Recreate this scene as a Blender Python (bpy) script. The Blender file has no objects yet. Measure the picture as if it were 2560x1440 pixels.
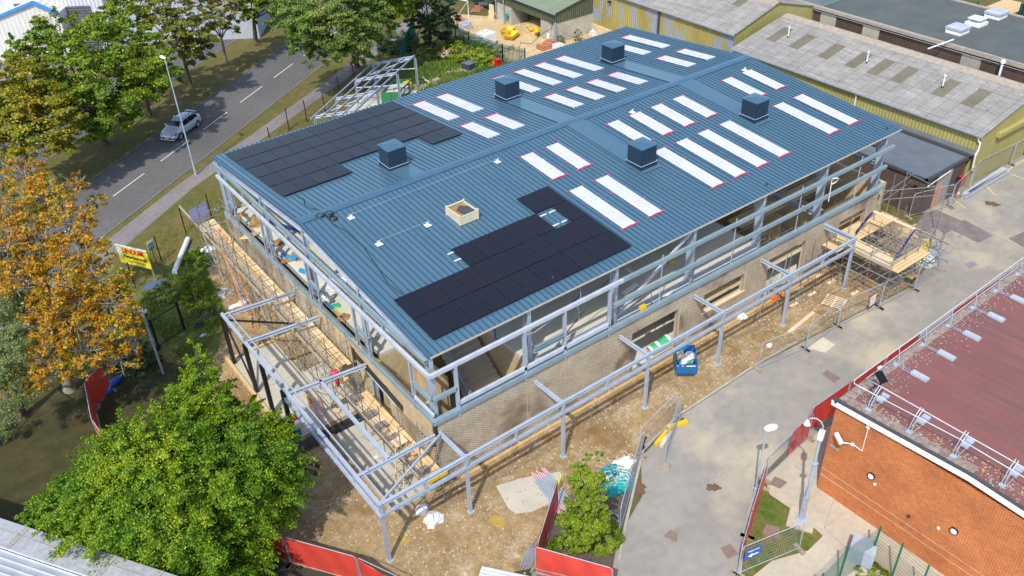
import bpy, math, random
import numpy as np
from mathutils import Vector, Matrix
R = math.radians
rng = random.Random(7)
nr = np.random.default_rng(7)
sc = bpy.context.scene
COL = sc.collection
# ---------------------------------------------------------------- camera
CP = np.array([-15.497, -28.427, 35.017]); YAW, PIT, ROL, FOC = .94798, .61899, -.04023, 2220.1
_fw = np.array([math.cos(PIT)*math.cos(YAW), math.cos(PIT)*math.sin(YAW), -math.sin(PIT)])
_r = np.cross(_fw, [0, 0, 1.]); _r /= np.linalg.norm(_r); _u = np.cross(_r, _fw)
_r2 = math.cos(ROL)*_r+math.sin(ROL)*_u; _u2 = -math.sin(ROL)*_r+math.cos(ROL)*_u
cd = bpy.data.cameras.new('camera'); cam = bpy.data.objects.new('camera', cd); COL.objects.link(cam)
cd.sensor_width = 36; cd.lens = FOC/2560*36; cd.clip_end = 2000; cd.clip_start = .5
m4 = Matrix(((_r2[0], _u2[0], -_fw[0], CP[0]), (_r2[1], _u2[1], -_fw[1], CP[1]), (_r2[2], _u2[2], -_fw[2], CP[2]), (0, 0, 0, 1)))
cam.matrix_world = m4
sc.camera = cam
sc.render.resolution_x, sc.render.resolution_y = 1024, 576


def G(u, v, z=0.):
    """point of the level plane z seen at photo position u, v"""
    d = (u-1280)/FOC*_r2-(v-720)/FOC*_u2+_fw
    q = CP+d*(z-CP[2])/d[2]
    return (float(q[0]), float(q[1]), float(z))


# ---------------------------------------------------------------- light
w = bpy.data.worlds.new('World'); sc.world = w; w.use_nodes = True
nt = w.node_tree; sky = nt.nodes.new('ShaderNodeTexSky'); sky.sky_type = 'NISHITA'; sky.sun_disc = False
SEL = R(53); SAZ = math.atan2(-.59, -.80)      # direction to the sun in plan
sky.sun_elevation = SEL; sky.sun_rotation = math.pi/2-SAZ
sky.air_density = 1.0; sky.dust_density = 1.5
bg = nt.nodes['Background']; bg.inputs[1].default_value = .15
nt.links.new(sky.outputs[0], bg.inputs[0])
sl_ = bpy.data.lights.new('sun', 'SUN'); sl_.energy = 2.45; sl_.angle = R(.8); sl_.color = (1, .95, .86)
sun = bpy.data.objects.new('sun', sl_); COL.objects.link(sun)
sd = Vector((math.cos(SEL)*math.cos(SAZ), math.cos(SEL)*math.sin(SAZ), math.sin(SEL)))
sun.rotation_euler = sd.to_track_quat('Z', 'Y').to_euler(); sun.location = (0, 0, 60)
sc.view_settings.view_transform = 'Standard'; sc.view_settings.look = 'None'
sc.view_settings.exposure = .74; sc.view_settings.gamma = 1


# ---------------------------------------------------------------- materials
def NT(name):
    m = bpy.data.materials.new(name); m.use_nodes = True
    t = m.node_tree; b = t.nodes['Principled BSDF']
    return m, t, b


def N(t, ty, **k):
    n = t.nodes.new('ShaderNode'+ty)
    for a, b in k.items():
        if a.startswith('i_'):
            n.inputs[int(a[2:]) if a[2:].isdigit() else a[2:]].default_value = b
        else:
            setattr(n, a, b)
    return n


def c4(c): return (c[0], c[1], c[2], 1)


def ramp(t, src, stops):
    r = N(t, 'ValToRGB'); e = r.color_ramp.elements
    while len(e) < len(stops): e.new(.5)
    for el, (p, c) in zip(e, stops): el.position = p; el.color = c4(c)
    t.links.new(src, r.inputs[0]); return r.outputs[0]


def noise(t, vec, s, d=3, r=.55):
    n = N(t, 'TexNoise'); n.inputs['Scale'].default_value = s; n.inputs['Detail'].default_value = d; n.inputs['Roughness'].default_value = r
    t.links.new(vec, n.inputs['Vector']); return n.outputs[0]


def mix(t, f, a, b, mode='MIX'):
    n = N(t, 'Mix', data_type='RGBA', blend_type=mode)
    for s, i in ((f, 0), (a, 6), (b, 7)):
        if isinstance(s, (int, float)): n.inputs[i].default_value = s
        elif isinstance(s, tuple): n.inputs[i].default_value = c4(s)
        else: t.links.new(s, n.inputs[i])
    return n.outputs[2]


def pos(t): return N(t, 'NewGeometry').outputs['Position']
def oco(t): return N(t, 'TexCoord').outputs['Object']


def mapv(t, v, sc_=(1, 1, 1), rot=(0, 0, 0), loc=(0, 0, 0)):
    m = N(t, 'Mapping'); m.inputs['Scale'].default_value = sc_; m.inputs['Rotation'].default_value = rot; m.inputs['Location'].default_value = loc
    t.links.new(v, m.inputs[0]); return m.outputs[0]


def bump(t, b, h, st=.3, dist=.02):
    n = N(t, 'Bump'); n.inputs['Strength'].default_value = st; n.inputs['Distance'].default_value = dist
    t.links.new(h, n.inputs['Height']); t.links.new(n.outputs[0], b.inputs['Normal'])


MT = {}


def plain(name, c, rough=.6, metal=0, spec=.5, c2=None, s=3., bmp=0, obj=False, coat=0):
    """one paint or substance, with a little wear"""
    m, t, b = NT(name); v = oco(t) if obj else pos(t)
    c2 = c2 or tuple(x*.8 for x in c)
    f = noise(t, v, s, 4, .65)
    t.links.new(ramp(t, f, [(.35, c), (.7, c2)]), b.inputs['Base Color'])
    b.inputs['Roughness'].default_value = rough; b.inputs['Metallic'].default_value = metal
    b.inputs['Specular IOR Level'].default_value = spec; b.inputs['Coat Weight'].default_value = coat
    if bmp: bump(t, b, noise(t, v, s*6, 4), bmp, .03)
    MT[name] = m; return m


def ground(name, cols, scales, rough=.9, bmp=.4, bs=12., extra=None):
    """layered noise: cols = [(a,b)...] each pair a patchiness at its own scale, multiplied together"""
    m, t, b = NT(name); v = pos(t)
    out = None
    for i, ((a, c), s) in enumerate(zip(cols, scales)):
        f = noise(t, mapv(t, v, loc=(i*13.7, i*5.1, 0)), s, 5, .6)
        o = ramp(t, f, [(.36, a), (.64, c)])
        out = o if out is None else mix(t, 1., out, o, 'MULTIPLY')
    if extra: out = extra(t, v, out)
    t.links.new(out, b.inputs['Base Color'])
    b.inputs['Roughness'].default_value = rough; b.inputs['Specular IOR Level'].default_value = .25
    bump(t, b, noise(t, v, bs, 5, .7), bmp, .05)
    MT[name] = m; return m


def spots(col, scale, thr, soft=.03, nscale=None):
    def f(t, v, out):
        vo = N(t, 'TexVoronoi'); vo.inputs['Scale'].default_value = scale; vo.inputs['Randomness'].default_value = 1
        t.links.new(v, vo.inputs['Vector'])
        msk = ramp(t, vo.outputs['Distance'], [(thr, (1, 1, 1)), (thr+soft, (0, 0, 0))])
        if nscale:
            g = ramp(t, noise(t, v, nscale, 3), [(.45, (0, 0, 0)), (.6, (1, 1, 1))])
            msk = mix(t, 1., msk, g, 'MULTIPLY')
        return mix(t, msk, out, col)
    return f


def brickm(name, c1, c2, mortar, bw=.225, bh=.075, ms=.01, ang=0., rough=.85, stain=None, off=(0, 0)):
    """running bond on upright walls; ang turns the bond with a turned wall"""
    m, t, b = NT(name); v = pos(t)
    v = mapv(t, v, rot=(0, 0, -ang))
    sx = N(t, 'SeparateXYZ'); t.links.new(v, sx.inputs[0])
    ad = N(t, 'Math', operation='ADD'); t.links.new(sx.outputs[0], ad.inputs[0]); t.links.new(sx.outputs[1], ad.inputs[1])
    cx = N(t, 'CombineXYZ'); t.links.new(ad.outputs[0], cx.inputs[0]); t.links.new(sx.outputs[2], cx.inputs[1])
    br = N(t, 'TexBrick'); t.links.new(cx.outputs[0], br.inputs['Vector'])
    br.inputs['Scale'].default_value = 1; br.inputs['Brick Width'].default_value = bw; br.inputs['Row Height'].default_value = bh
    br.inputs['Mortar Size'].default_value = ms; br.inputs['Mortar Smooth'].default_value = .1
    br.inputs['Color1'].default_value = c4(c1); br.inputs['Color2'].default_value = c4(c2); br.inputs['Mortar'].default_value = c4(mortar)
    o = br.outputs['Color']
    o = mix(t, 1., o, ramp(t, noise(t, v, .5, 4), [(.3, (.78, .78, .78)), (.7, (1.1, 1.1, 1.1))]), 'MULTIPLY')
    o = mix(t, 1., o, ramp(t, noise(t, v, 5, 4), [(.3, (.85, .85, .85)), (.7, (1.08, 1.08, 1.08))]), 'MULTIPLY')
    if stain:
        o = mix(t, ramp(t, noise(t, mapv(t, v, loc=(3, 8, 2)), .45, 3), [(.52, (0, 0, 0)), (.68, (1, 1, 1))]), o, stain)
    t.links.new(o, b.inputs['Base Color']); b.inputs['Roughness'].default_value = rough; b.inputs['Specular IOR Level'].default_value = .2
    bump(t, b, br.outputs['Fac'], -.3, .01)
    MT[name] = m; return m


def sheet(name, c, c2, axis, pitch, ang=0., depth=.03, rough=.5, dirt=None, dscale=.6, spec=.4, rows=None):
    """profiled sheeting: ribs repeat along axis (0 x, 1 y) every pitch metres"""
    m, t, b = NT(name); v = mapv(t, pos(t), rot=(0, 0, -ang))
    sx = N(t, 'SeparateXYZ'); t.links.new(v, sx.inputs[0])
    mm = N(t, 'Math', operation='MULTIPLY'); mm.inputs[1].default_value = 2*math.pi/pitch; t.links.new(sx.outputs[axis], mm.inputs[0])
    sn = N(t, 'Math', operation='SINE'); t.links.new(mm.outputs[0], sn.inputs[0])
    o = ramp(t, noise(t, mapv(t, v, (1, 1, .4)), dscale, 5, .65), [(.35, c), (.68, c2)])
    if dirt: o = dirt(t, v, o)
    t.links.new(o, b.inputs['Base Color']); b.inputs['Roughness'].default_value = rough; b.inputs['Specular IOR Level'].default_value = spec
    bump(t, b, sn.outputs[0], 1., depth)
    MT[name] = m; return m


def leafm(name, cols, s=.35, trans=.4):
    """foliage: hue drifts from spray to spray and from leaf to leaf; light passes through thin leaves"""
    m = bpy.data.materials.new(name); m.use_nodes = True; t = m.node_tree
    for n in list(t.nodes): t.nodes.remove(n)
    v = pos(t); ri = N(t, 'NewGeometry').outputs['Random Per Island']
    f = noise(t, v, s, 4, .7)
    k = N(t, 'Math', operation='MULTIPLY_ADD'); t.links.new(ri, k.inputs[0]); k.inputs[1].default_value = .34; k.inputs[2].default_value = -.17
    f1 = N(t, 'Math', operation='ADD'); t.links.new(f, f1.inputs[0]); t.links.new(k.outputs[0], f1.inputs[1])
    o = ramp(t, f1.outputs[0], [(.22+.56*i/max(1, len(cols)-1), c) for i, c in enumerate(cols)])
    o = mix(t, 1., o, ramp(t, ri, [(0, (.7, .75, .7)), (.6, (1.05, 1.05, 1.)), (1, (1.6, 1.45, 1.2))]), 'MULTIPLY')
    d = N(t, 'BsdfPrincipled'); d.inputs['Roughness'].default_value = .5; d.inputs['Specular IOR Level'].default_value = .35
    tr = N(t, 'BsdfTranslucent'); ms = N(t, 'MixShader'); ms.inputs[0].default_value = trans*.7
    ou = N(t, 'OutputMaterial')
    t.links.new(o, d.inputs['Base Color']); t.links.new(o, tr.inputs[0])
    t.links.new(d.outputs[0], ms.inputs[1]); t.links.new(tr.outputs[0], ms.inputs[2]); t.links.new(ms.outputs[0], ou.inputs[0])
    MT[name] = m; return m


# ---------------------------------------------------------------- mesh building
ORG = {}


def unit(a):
    a = np.array(a, float); n = np.linalg.norm(a); return a/n if n > 1e-9 else a


class MB:
    def __init__(s): s.v = []; s.f = []

    def add(s, vs, fs):
        o = len(s.v); s.v += [tuple(map(float, q)) for q in vs]; s.f += [tuple(o+i for i in f) for f in fs]; return s

    def hexa(s, p):
        return s.add(p, [(0, 3, 2, 1), (4, 5, 6, 7), (0, 1, 5, 4), (1, 2, 6, 5), (2, 3, 7, 6), (3, 0, 4, 7)])

    def box(s, x0, y0, z0, x1, y1, z1):
        return s.hexa([(x0, y0, z0), (x1, y0, z0), (x1, y1, z0), (x0, y1, z0), (x0, y0, z1), (x1, y0, z1), (x1, y1, z1), (x0, y1, z1)])

    def cbox(s, c, sx, sy, sz, rz=0.):
        ca, sa = math.cos(rz), math.sin(rz)
        P = []
        for z in (0, sz):
            for a, b in ((-1, -1), (1, -1), (1, 1), (-1, 1)):
                x, y = a*sx/2, b*sy/2; P.append((c[0]+x*ca-y*sa, c[1]+x*sa+y*ca, c[2]+z))
        return s.hexa(P)

    def bar(s, a, b, w, h, up=(0, 0, 1)):
        a = np.array(a, float); b = np.array(b, float); d = unit(b-a); u = np.array(up, float)
        if abs(d@unit(u)) > .98: u = np.array([0, 1., 0]) if abs(d[1]) < .9 else np.array([1., 0, 0])
        x = unit(np.cross(d, u)); y = np.cross(x, d)
        P = []
        for q in (a, b):
            for i, j in ((-1, -1), (1, -1), (1, 1), (-1, 1)): P.append(q+x*w/2*i+y*h/2*j)
        return s.hexa(P)

    def tube(s, a, b, r, n=6, r2=None):
        a = np.array(a, float); b = np.array(b, float); d = unit(b-a)
        u = np.array([0, 0, 1.]) if abs(d[2]) < .9 else np.array([1., 0, 0])
        x = unit(np.cross(d, u)); y = np.cross(x, d); r2 = r if r2 is None else r2
        P = [a+r*(x*math.cos(2*math.pi*i/n)+y*math.sin(2*math.pi*i/n)) for i in range(n)]+[b+r2*(x*math.cos(2*math.pi*i/n)+y*math.sin(2*math.pi*i/n)) for i in range(n)]
        return s.add(P, [(i, i+n, (i+1) % n+n, (i+1) % n) for i in range(n)]+[tuple(range(n))[::1], tuple(range(2*n-1, n-1, -1))])

    def path(s, pts, r, n=6):
        pts = [np.array(p, float) for p in pts]; k = len(pts); P = []; F = []
        u0 = None
        for i, p in enumerate(pts):
            d = unit(pts[min(i+1, k-1)]-pts[max(i-1, 0)])
            u = np.array([0, 0, 1.]) if abs(d[2]) < .9 else np.array([1., 0, 0])
            if u0 is not None: u = u0
            x = unit(np.cross(d, u)); y = np.cross(x, d); u0 = y if abs(y@d) < .5 else None
            u0 = np.cross(x, d)
            P += [p+r*(x*math.cos(2*math.pi*j/n)+y*math.sin(2*math.pi*j/n)) for j in range(n)]
        for i in range(k-1):
            for j in range(n): F.append((i*n+j, (i+1)*n+j, (i+1)*n+(j+1) % n, i*n+(j+1) % n))
        F += [tuple(range(n)), tuple(range((k-1)*n+n-1, (k-1)*n-1, -1))]
        return s.add(P, F)

    def prism(s, pts, z0, z1):
        n = len(pts)
        a = sum(pts[i][0]*pts[(i+1) % n][1]-pts[(i+1) % n][0]*pts[i][1] for i in range(n))
        if a < 0: pts = pts[::-1]
        P = [(p[0], p[1], z0) for p in pts]+[(p[0], p[1], z1) for p in pts]
        return s.add(P, [tuple(range(n-1, -1, -1)), tuple(range(n, 2*n))]+[(i, (i+1) % n, (i+1) % n+n, i+n) for i in range(n)])

    def ibeam(s, a, b, w=.2, h=.3, up=(0, 0, 1), t=.02):
        """I section: web of height h along up, flanges w wide"""
        a = np.array(a, float); b = np.array(b, float); d = unit(b-a); u = unit(up); u = unit(u-d*(u@d))
        s.bar(a+u*(h/2-t/2), b+u*(h/2-t/2), w, t, u); s.bar(a-u*(h/2-t/2), b-u*(h/2-t/2), w, t, u)
        return s.bar(a, b, t, h-2*t, u)

    def chan(s, a, b, w=.2, h=.2, side=1, t=.012):
        """C section lying open to one side"""
        a = np.array(a, float); b = np.array(b, float); d = unit(b-a); u = np.array([0, 0, 1.]); x = unit(np.cross(d, u))*side
        s.bar(a+u*(h/2-t/2), b+u*(h/2-t/2), w, t); s.bar(a-u*(h/2-t/2), b-u*(h/2-t/2), w, t)
        return s.bar(a+x*(w/2-t/2), b+x*(w/2-t/2), t, h-2*t)

    def blob(s, c, rx, ry, rz, n=10, m=6, jit=.15, flat=True, seed=0):
        rr = random.Random(seed); P = []; F = []
        for j in range(m+1):
            ph = math.pi*j/m-math.pi/2
            for i in range(n):
                th = 2*math.pi*i/n; k = 1+rr.uniform(-jit, jit); z = math.sin(ph)*rz*k
                if flat: z = max(z, -.02)
                P.append((c[0]+math.cos(ph)*math.cos(th)*rx*k, c[1]+math.cos(ph)*math.sin(th)*ry*k, c[2]+z))
        for j in range(m):
            for i in range(n): F.append((j*n+i, j*n+(i+1) % n, (j+1)*n+(i+1) % n, (j+1)*n+i))
        return s.add(P, F)

    def build(s, name, mat, parent=None, smooth=False, **k):
        o = ORG.get(parent.name, (0, 0, 0)) if parent else k.pop('loc', (0, 0, 0))
        me = bpy.data.meshes.new(name)
        v = np.array(s.v, float)-np.array(o, float)
        me.from_pydata(v.tolist(), [], s.f); me.update()
        ob = bpy.data.objects.new(name, me); COL.objects.link(ob)
        me.materials.append(MT[mat] if isinstance(mat, str) else mat)
        if smooth:
            me.polygons.foreach_set('use_smooth', [True]*len(me.polygons))
            try: me.set_sharp_from_angle(angle=R(40))
            except Exception: pass
        if parent: ob.parent = parent
        else: ob.location = o
        ORG[ob.name] = o
        for a, b in k.items(): ob[a] = b
        return ob


def thing(name, label, cat, loc=(0, 0, 0), group=None):
    o = bpy.data.objects.new(name, None); COL.objects.link(o); o.location = loc; o.empty_display_size = .3
    o['label'] = label; o['category'] = cat
    if group: o['group'] = group
    ORG[o.name] = tuple(loc); return o


def tag(o, label, cat, group=None):
    o['label'] = label; o['category'] = cat
    if group: o['group'] = group
    return o


def struct(mb, name, mat): return mb.build(name, mat, kind='structure')


def dup(root, loc=None, rz=None, label=None, scale=None):
    r = root.copy(); COL.objects.link(r)
    if loc is not None: r.location = loc
    if rz is not None: r.rotation_euler = (0, 0, rz)
    if scale is not None: r.scale = scale if isinstance(scale, tuple) else (scale,)*3
    if label: r['label'] = label
    for ch in list(root.children):
        c = ch.copy(); COL.objects.link(c); c.parent = r
        for g in list(ch.children):
            d = g.copy(); COL.objects.link(d); d.parent = c
    return r


def sheetpoly(name, pts, z, mat):
    return struct(MB().add([(p[0], p[1], z) for p in pts], [tuple(range(len(pts)))]), name, mat)


def text(body, size, mat, parent, matrix, name='lettering', ext=.004, align='CENTER', bold=0.):
    cu = bpy.data.curves.new(name, 'FONT'); cu.body = body; cu.size = size; cu.extrude = ext; cu.offset = bold; cu.align_x = align; cu.align_y = 'CENTER'
    tmp = bpy.data.objects.new(name, cu); COL.objects.link(tmp)
    bpy.context.view_layer.update()
    me = bpy.data.meshes.new_from_object(tmp.evaluated_get(bpy.context.evaluated_depsgraph_get()))
    bpy.data.objects.remove(tmp)
    me.transform(matrix); o = ORG.get(parent.name, (0, 0, 0)); me.transform(Matrix.Translation(-Vector(o)))
    ob = bpy.data.objects.new(name, me); COL.objects.link(ob); ob.parent = parent
    me.materials.clear(); me.materials.append(MT[mat]); ORG[ob.name] = o
    return ob


def frame(o, x, y):
    """matrix with origin o, x axis x and y axis y (3-vectors)"""
    x = Vector(x).normalized(); y = Vector(y).normalized(); z = x.cross(y).normalized(); y = z.cross(x)
    return Matrix(((x[0], y[0], z[0], o[0]), (x[1], y[1], z[1], o[1]), (x[2], y[2], z[2], o[2]), (0, 0, 0, 1)))


# palette
plain('galv', (.40, .47, .56), .45, .1, .5, (.32, .38, .46), 1.5)
plain('galv_green', (.27, .38, .44), .4, .2, .5, (.22, .31, .37), 1.5)
plain('steel_white', (.48, .54, .62), .5, 0, .5, (.38, .43, .51), 2)
plain('scaf_tube', (.36, .38, .38), .45, .5, .5, (.25, .25, .24), 3)
plain('black_steel', (.012, .012, .014), .4)
plain('black_plastic', (.012, .012, .014), .45, c2=(.03, .03, .035))
plain('dark_rubber', (.03, .03, .03), .7)
plain('timber', (.62, .45, .24), .8, c2=(.50, .34, .16), s=2.5, bmp=.2)
plain('timber_pale', (.72, .58, .38), .8, c2=(.60, .45, .26), s=2, bmp=.2)
plain('timber_old', (.36, .30, .23), .9, c2=(.22, .17, .12), s=3)
plain('concrete_new', (.50, .47, .39), .85, c2=(.40, .37, .30), s=.5, bmp=.1)
plain('concrete_floor', (.62, .60, .52), .7, c2=(.50, .48, .40), s=.35)
plain('block_yellow', (.52, .42, .25), .9, c2=(.42, .32, .17), s=1.2, bmp=.1)
plain('white_plastic', (.80, .81, .83), .4, c2=(.72, .73, .76))
plain('white_sheet', (.75, .77, .80), .45, c2=(.55, .57, .62), s=5, bmp=.6)
plain('red_sheet', (.68, .075, .05), .55, c2=(.60, .055, .042), s=.8, bmp=.12)
plain('red_plastic', (.66, .012, .016), .4)
plain('hot_pink', (.75, .06, .10), .5)
plain('orange_plastic', (.75, .20, .03), .5)
plain('orange_pale', (.70, .30, .14), .7)
plain('yellow_plastic', (.75, .50, .02), .5, c2=(.6, .38, .02))
plain('yellow_paint', (.80, .70, .04), .5)
plain('blue_plastic', (.01, .10, .45), .4, c2=(.01, .06, .3))
plain('blue_light', (.02, .28, .65), .4)
plain('navy', (.02, .03, .20), .4)
plain('blue_bin', (.01, .16, .42), .4)
plain('green_dark', (.01, .10, .07), .5)
plain('green_bright', (.03, .42, .16), .5)
plain('green_container', (.02, .16, .06), .5, c2=(.03, .22, .09))
plain('teal_net', (.01, .36, .34), .7, c2=(.01, .24, .26), s=8, bmp=1.)
plain('rope_white', (.75, .75, .72), .8)
plain('rust', (.24, .09, .04), .9)
plain('hessian', (.38, .24, .10), .9, c2=(.26, .15, .05), s=6, bmp=.6)
plain('rubble_pale', (.50, .43, .30), .9, c2=(.36, .29, .19), s=4)
plain('rubble_grey', (.38, .36, .34), .9, c2=(.5, .47, .44), s=4)
plain('brick_loose', (.50, .20, .11), .9, c2=(.36, .13, .07), s=6)
plain('brick_grey', (.26, .21, .19), .9, c2=(.2, .16, .15), s=6)
plain('bark', (.13, .10, .075), .95, c2=(.07, .05, .04), s=4, bmp=.6)
plain('bark_pale', (.33, .30, .24), .95, c2=(.2, .18, .14), s=4)
plain('glass_dark', (.012, .016, .02), .08, spec=.8)
plain('car_paint', (.56, .62, .70), .3, .35, c2=(.54, .60, .68), coat=.7)
plain('dark_grey', (.06, .065, .07), .6)
plain('mid_grey', (.25, .26, .28), .7)
plain('lead_grey', (.30, .33, .38), .55, c2=(.22, .25, .29))
plain('cream', (.60, .55, .42), .7)
plain('sand', (.52, .38, .18), .95, c2=(.40, .27, .12), s=2, bmp=.5)
plain('sign_green', (.01, .35, .22), .5)
plain('purple_grey', (.22, .24, .42), .5)
plain('bitumen', (.07, .085, .085), .8, c2=(.10, .11, .10), s=.4)
plain('felt_grey', (.10, .12, .14), .75, c2=(.14, .16, .18), s=.5)
plain('root_wood', (.50, .40, .28), .9, c2=(.25, .18, .12), s=5, bmp=.5)

# ================================================================ GROUND
ground('grass_dry', [((.185, .135, .06), (.125, .115, .038)), ((.95, .95, .8), (.6, .75, .5))], [.25, 1.6], bmp=.8, bs=9)
ground('grass_shade', [((.085, .062, .030), (.046, .056, .018)), ((1, 1, 1), (.6, .7, .5))], [.18, 1.2], bmp=.8, bs=8)  # dark lawn tone with the shade of the trees put into the colour
ground('grass_green', [((.10, .15, .025), (.06, .11, .018)), ((1.2, 1.05, .8), (.6, .7, .5))], [.3, 1.8], bmp=1., bs=8)
ground('grass_patchy', [((.21, .155, .065), (.085, .145, .026)), ((1.1, 1.05, .9), (.6, .7, .5))], [.55, 2.5], bmp=.8, bs=9)
ground('road_asphalt', [((.135, .13, .127), (.11, .107, .104)), ((1.05, 1.05, 1.05), (.85, .85, .86))], [.12, 2.5], rough=.85, bmp=.15, bs=25)
ground('median_road', [((.12, .118, .13), (.10, .10, .11)), ((1.05, 1.05, 1.05), (.85, .85, .86))], [.12, 2.5], rough=.85, bmp=.15, bs=25)
ground('path_asphalt', [((.24, .22, .21), (.19, .175, .17)), ((1, 1, 1), (.8, .8, .8))], [.3, 3], bmp=.2, bs=20)
ground('yard_concrete', [((.62, .48, .28), (.50, .38, .21)), ((1.02, 1.02, 1.02), (.85, .84, .8)), ((1, 1, 1), (.9, .9, .88))], [.15, .9, 5], bmp=.15)


def roadspots(t, v, out):
    f = ramp(t, noise(t, mapv(t, v, loc=(40, 3, 0)), .16, 4, .6), [(.50, (0, 0, 0)), (.66, (1, 1, 1))])
    out = mix(t, f, out, (.46, .40, .29))
    f = ramp(t, noise(t, mapv(t, v, (.5, 1.6, 1), loc=(4, 9, 0)), .5, 5, .7), [(.56, (0, 0, 0)), (.8, (1, 1, 1))])
    out = mix(t, f, out, (.20, .19, .18))
    f = ramp(t, noise(t, mapv(t, v, loc=(7, 30, 0)), 3.0, 5, .7), [(.68, (0, 0, 0)), (.74, (1, 1, 1))])
    return mix(t, f, out, (.55, .50, .42))


ground('access_road', [((.33, .31, .27), (.27, .255, .225)), ((1.03, 1.02, 1), (.9, .9, .92))], [.25, 1.8], bmp=.15, bs=20, extra=roadspots)


def dirt_extra(t, v, out):
    f = ramp(t, noise(t, mapv(t, v, loc=(5, 5, 0)), .55, 5, .7), [(.50, (0, 0, 0)), (.72, (1, 1, 1))])
    g = ramp(t, noise(t, v, 5.5, 4, .75), [(.44, (.25, .25, .25)), (.62, (1, 1, 1))])
    out = mix(t, mix(t, 1., f, g, 'MULTIPLY'), out, (.56, .49, .36))
    for s, th, c in ((3.2, .12, (.50, .43, .31)), (6.5, .17, (.50, .43, .31)), (12, .2, (.52, .46, .34))):
        vo = N(t, 'TexVoronoi'); vo.inputs['Scale'].default_value = s; t.links.new(v, vo.inputs['Vector'])
        a = ramp(t, vo.outputs['Distance'], [(th, (1, 1, 1)), (th+.04, (0, 0, 0))])
        b_ = ramp(t, noise(t, mapv(t, v, loc=(s, 2, 0)), .5, 4), [(.42, (0, 0, 0)), (.6, (1, 1, 1))])
        out = mix(t, mix(t, 1., a, b_, 'MULTIPLY'), out, c)
    f = ramp(t, noise(t, mapv(t, v, loc=(1, 15, 0)), .35, 3), [(.55, (0, 0, 0)), (.7, (1, 1, 1))])
    return mix(t, f, out, (.20, .115, .04))


ground('site_dirt', [((.37, .265, .13), (.26, .18, .085)), ((1.1, 1.05, 1), (.75, .75, .75))], [.3, 2.2], bmp=1., bs=7, extra=dirt_extra)
ground('pavement', [((.50, .45, .35), (.43, .385, .30)), ((1, 1, 1), (.88, .88, .88))], [.4, 3], bmp=.1)
ground('kerbstone', [((.42, .40, .35), (.33, .31, .27))], [1.5], bmp=.1)
brickm('block_paving', (.20, .17, .13), (.15, .13, .10), (.06, .06, .04), .2, .1, .012)
plain('road_white', (.72, .70, .66), .7, c2=(.55, .54, .5), s=4)
plain('road_yellow', (.62, .50, .20), .8, c2=(.42, .36, .20), s=3)

struct(MB().box(-260, -220, -.4, 360, 420, 0), 'ground', 'grass_dry')
RN = np.array([-.575, .818]); RT = np.array([.818, .575])


def rp(t, n): return tuple((RT*t+RN*n).tolist())


def strip(name, n0, n1, z, mat, t0=-90, t1=230): sheetpoly(name, [rp(t0, n0), rp(t1, n0), rp(t1, n1), rp(t0, n1)], z, mat)


strip('road', 34.0, 41.0, .004, 'road_asphalt')
strip('road', 47.6, 54.6, .004, 'median_road')
k = MB()
for n in (33.9, 41.05, 47.5, 54.65):
    k.hexa([rp(-90, n)+(0,), rp(200, n)+(0,), rp(200, n+.12)+(0,), rp(-90, n+.12)+(0,), rp(-90, n)+(.05,), rp(200, n)+(.05,), rp(200, n+.12)+(.05,), rp(-90, n+.12)+(.05,)])
struct(k, 'kerb', 'path_asphalt')
k = MB()
for cn, off in ((37.37, 19.1-5.35*8), (50.9, 17-5.35*8)):
    for i in range(40):
        a = off+i*6.4
        P = [rp(a, cn-.05), rp(a+4.1, cn-.05), rp(a+4.1, cn+.05), rp(a, cn+.05)]
        k.add([(q[0], q[1], .008) for q in P], [(0, 1, 2, 3)])
struct(k, 'lane_markings', 'road_white')
pth = [(-40, 32.9, 1.1), (10, 32.3, 1.0), (24, 32.5, .8), (34, 31.6, .75), (48, 30.6, .85), (70, 30.0, .9), (140, 29, .9)]
k = MB(); P = [rp(a, n-h)+(.006,) for a, n, h in pth]+[rp(a, n+h)+(.006,) for a, n, h in pth]
q = len(pth); k.add(P, [(i, i+1, i+1+q, i+q) for i in range(q-1)])
struct(k, 'path', 'path_asphalt')
# shaded lawn on the left, rough green ground behind and beside the site
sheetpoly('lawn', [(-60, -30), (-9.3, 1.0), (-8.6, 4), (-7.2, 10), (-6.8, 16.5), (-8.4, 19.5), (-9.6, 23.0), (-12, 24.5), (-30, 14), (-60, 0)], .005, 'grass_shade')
sheetpoly('verge_grass', [(-8.6, 19.5), (-6.4, 17.2), (-5.4, 17.5), (-3.6, 20), (-2.6, 24), (-2.2, 30), (4, 32.8), (0, 31.0), (-6, 29.5), (-9.8, 27.5), (-9.4, 22.5)], .005, 'grass_patchy')
sheetpoly('meadow', [(24, 31), (37, 31), (41, 40.0), (37.4, 43.6), (33, 55), (31, 57), (27, 47.5), (24.5, 43)], .005, 'grass_green')
sheetpoly('yard', [(37.6, 43.4), (42.4, 36.6), (44, 28), (50, 28), (60, 46), (50, 62), (44.5, 58), (41.8, 62), (38.6, 56.5), (36.9, 54.6)], .005, 'yard_concrete')
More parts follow.
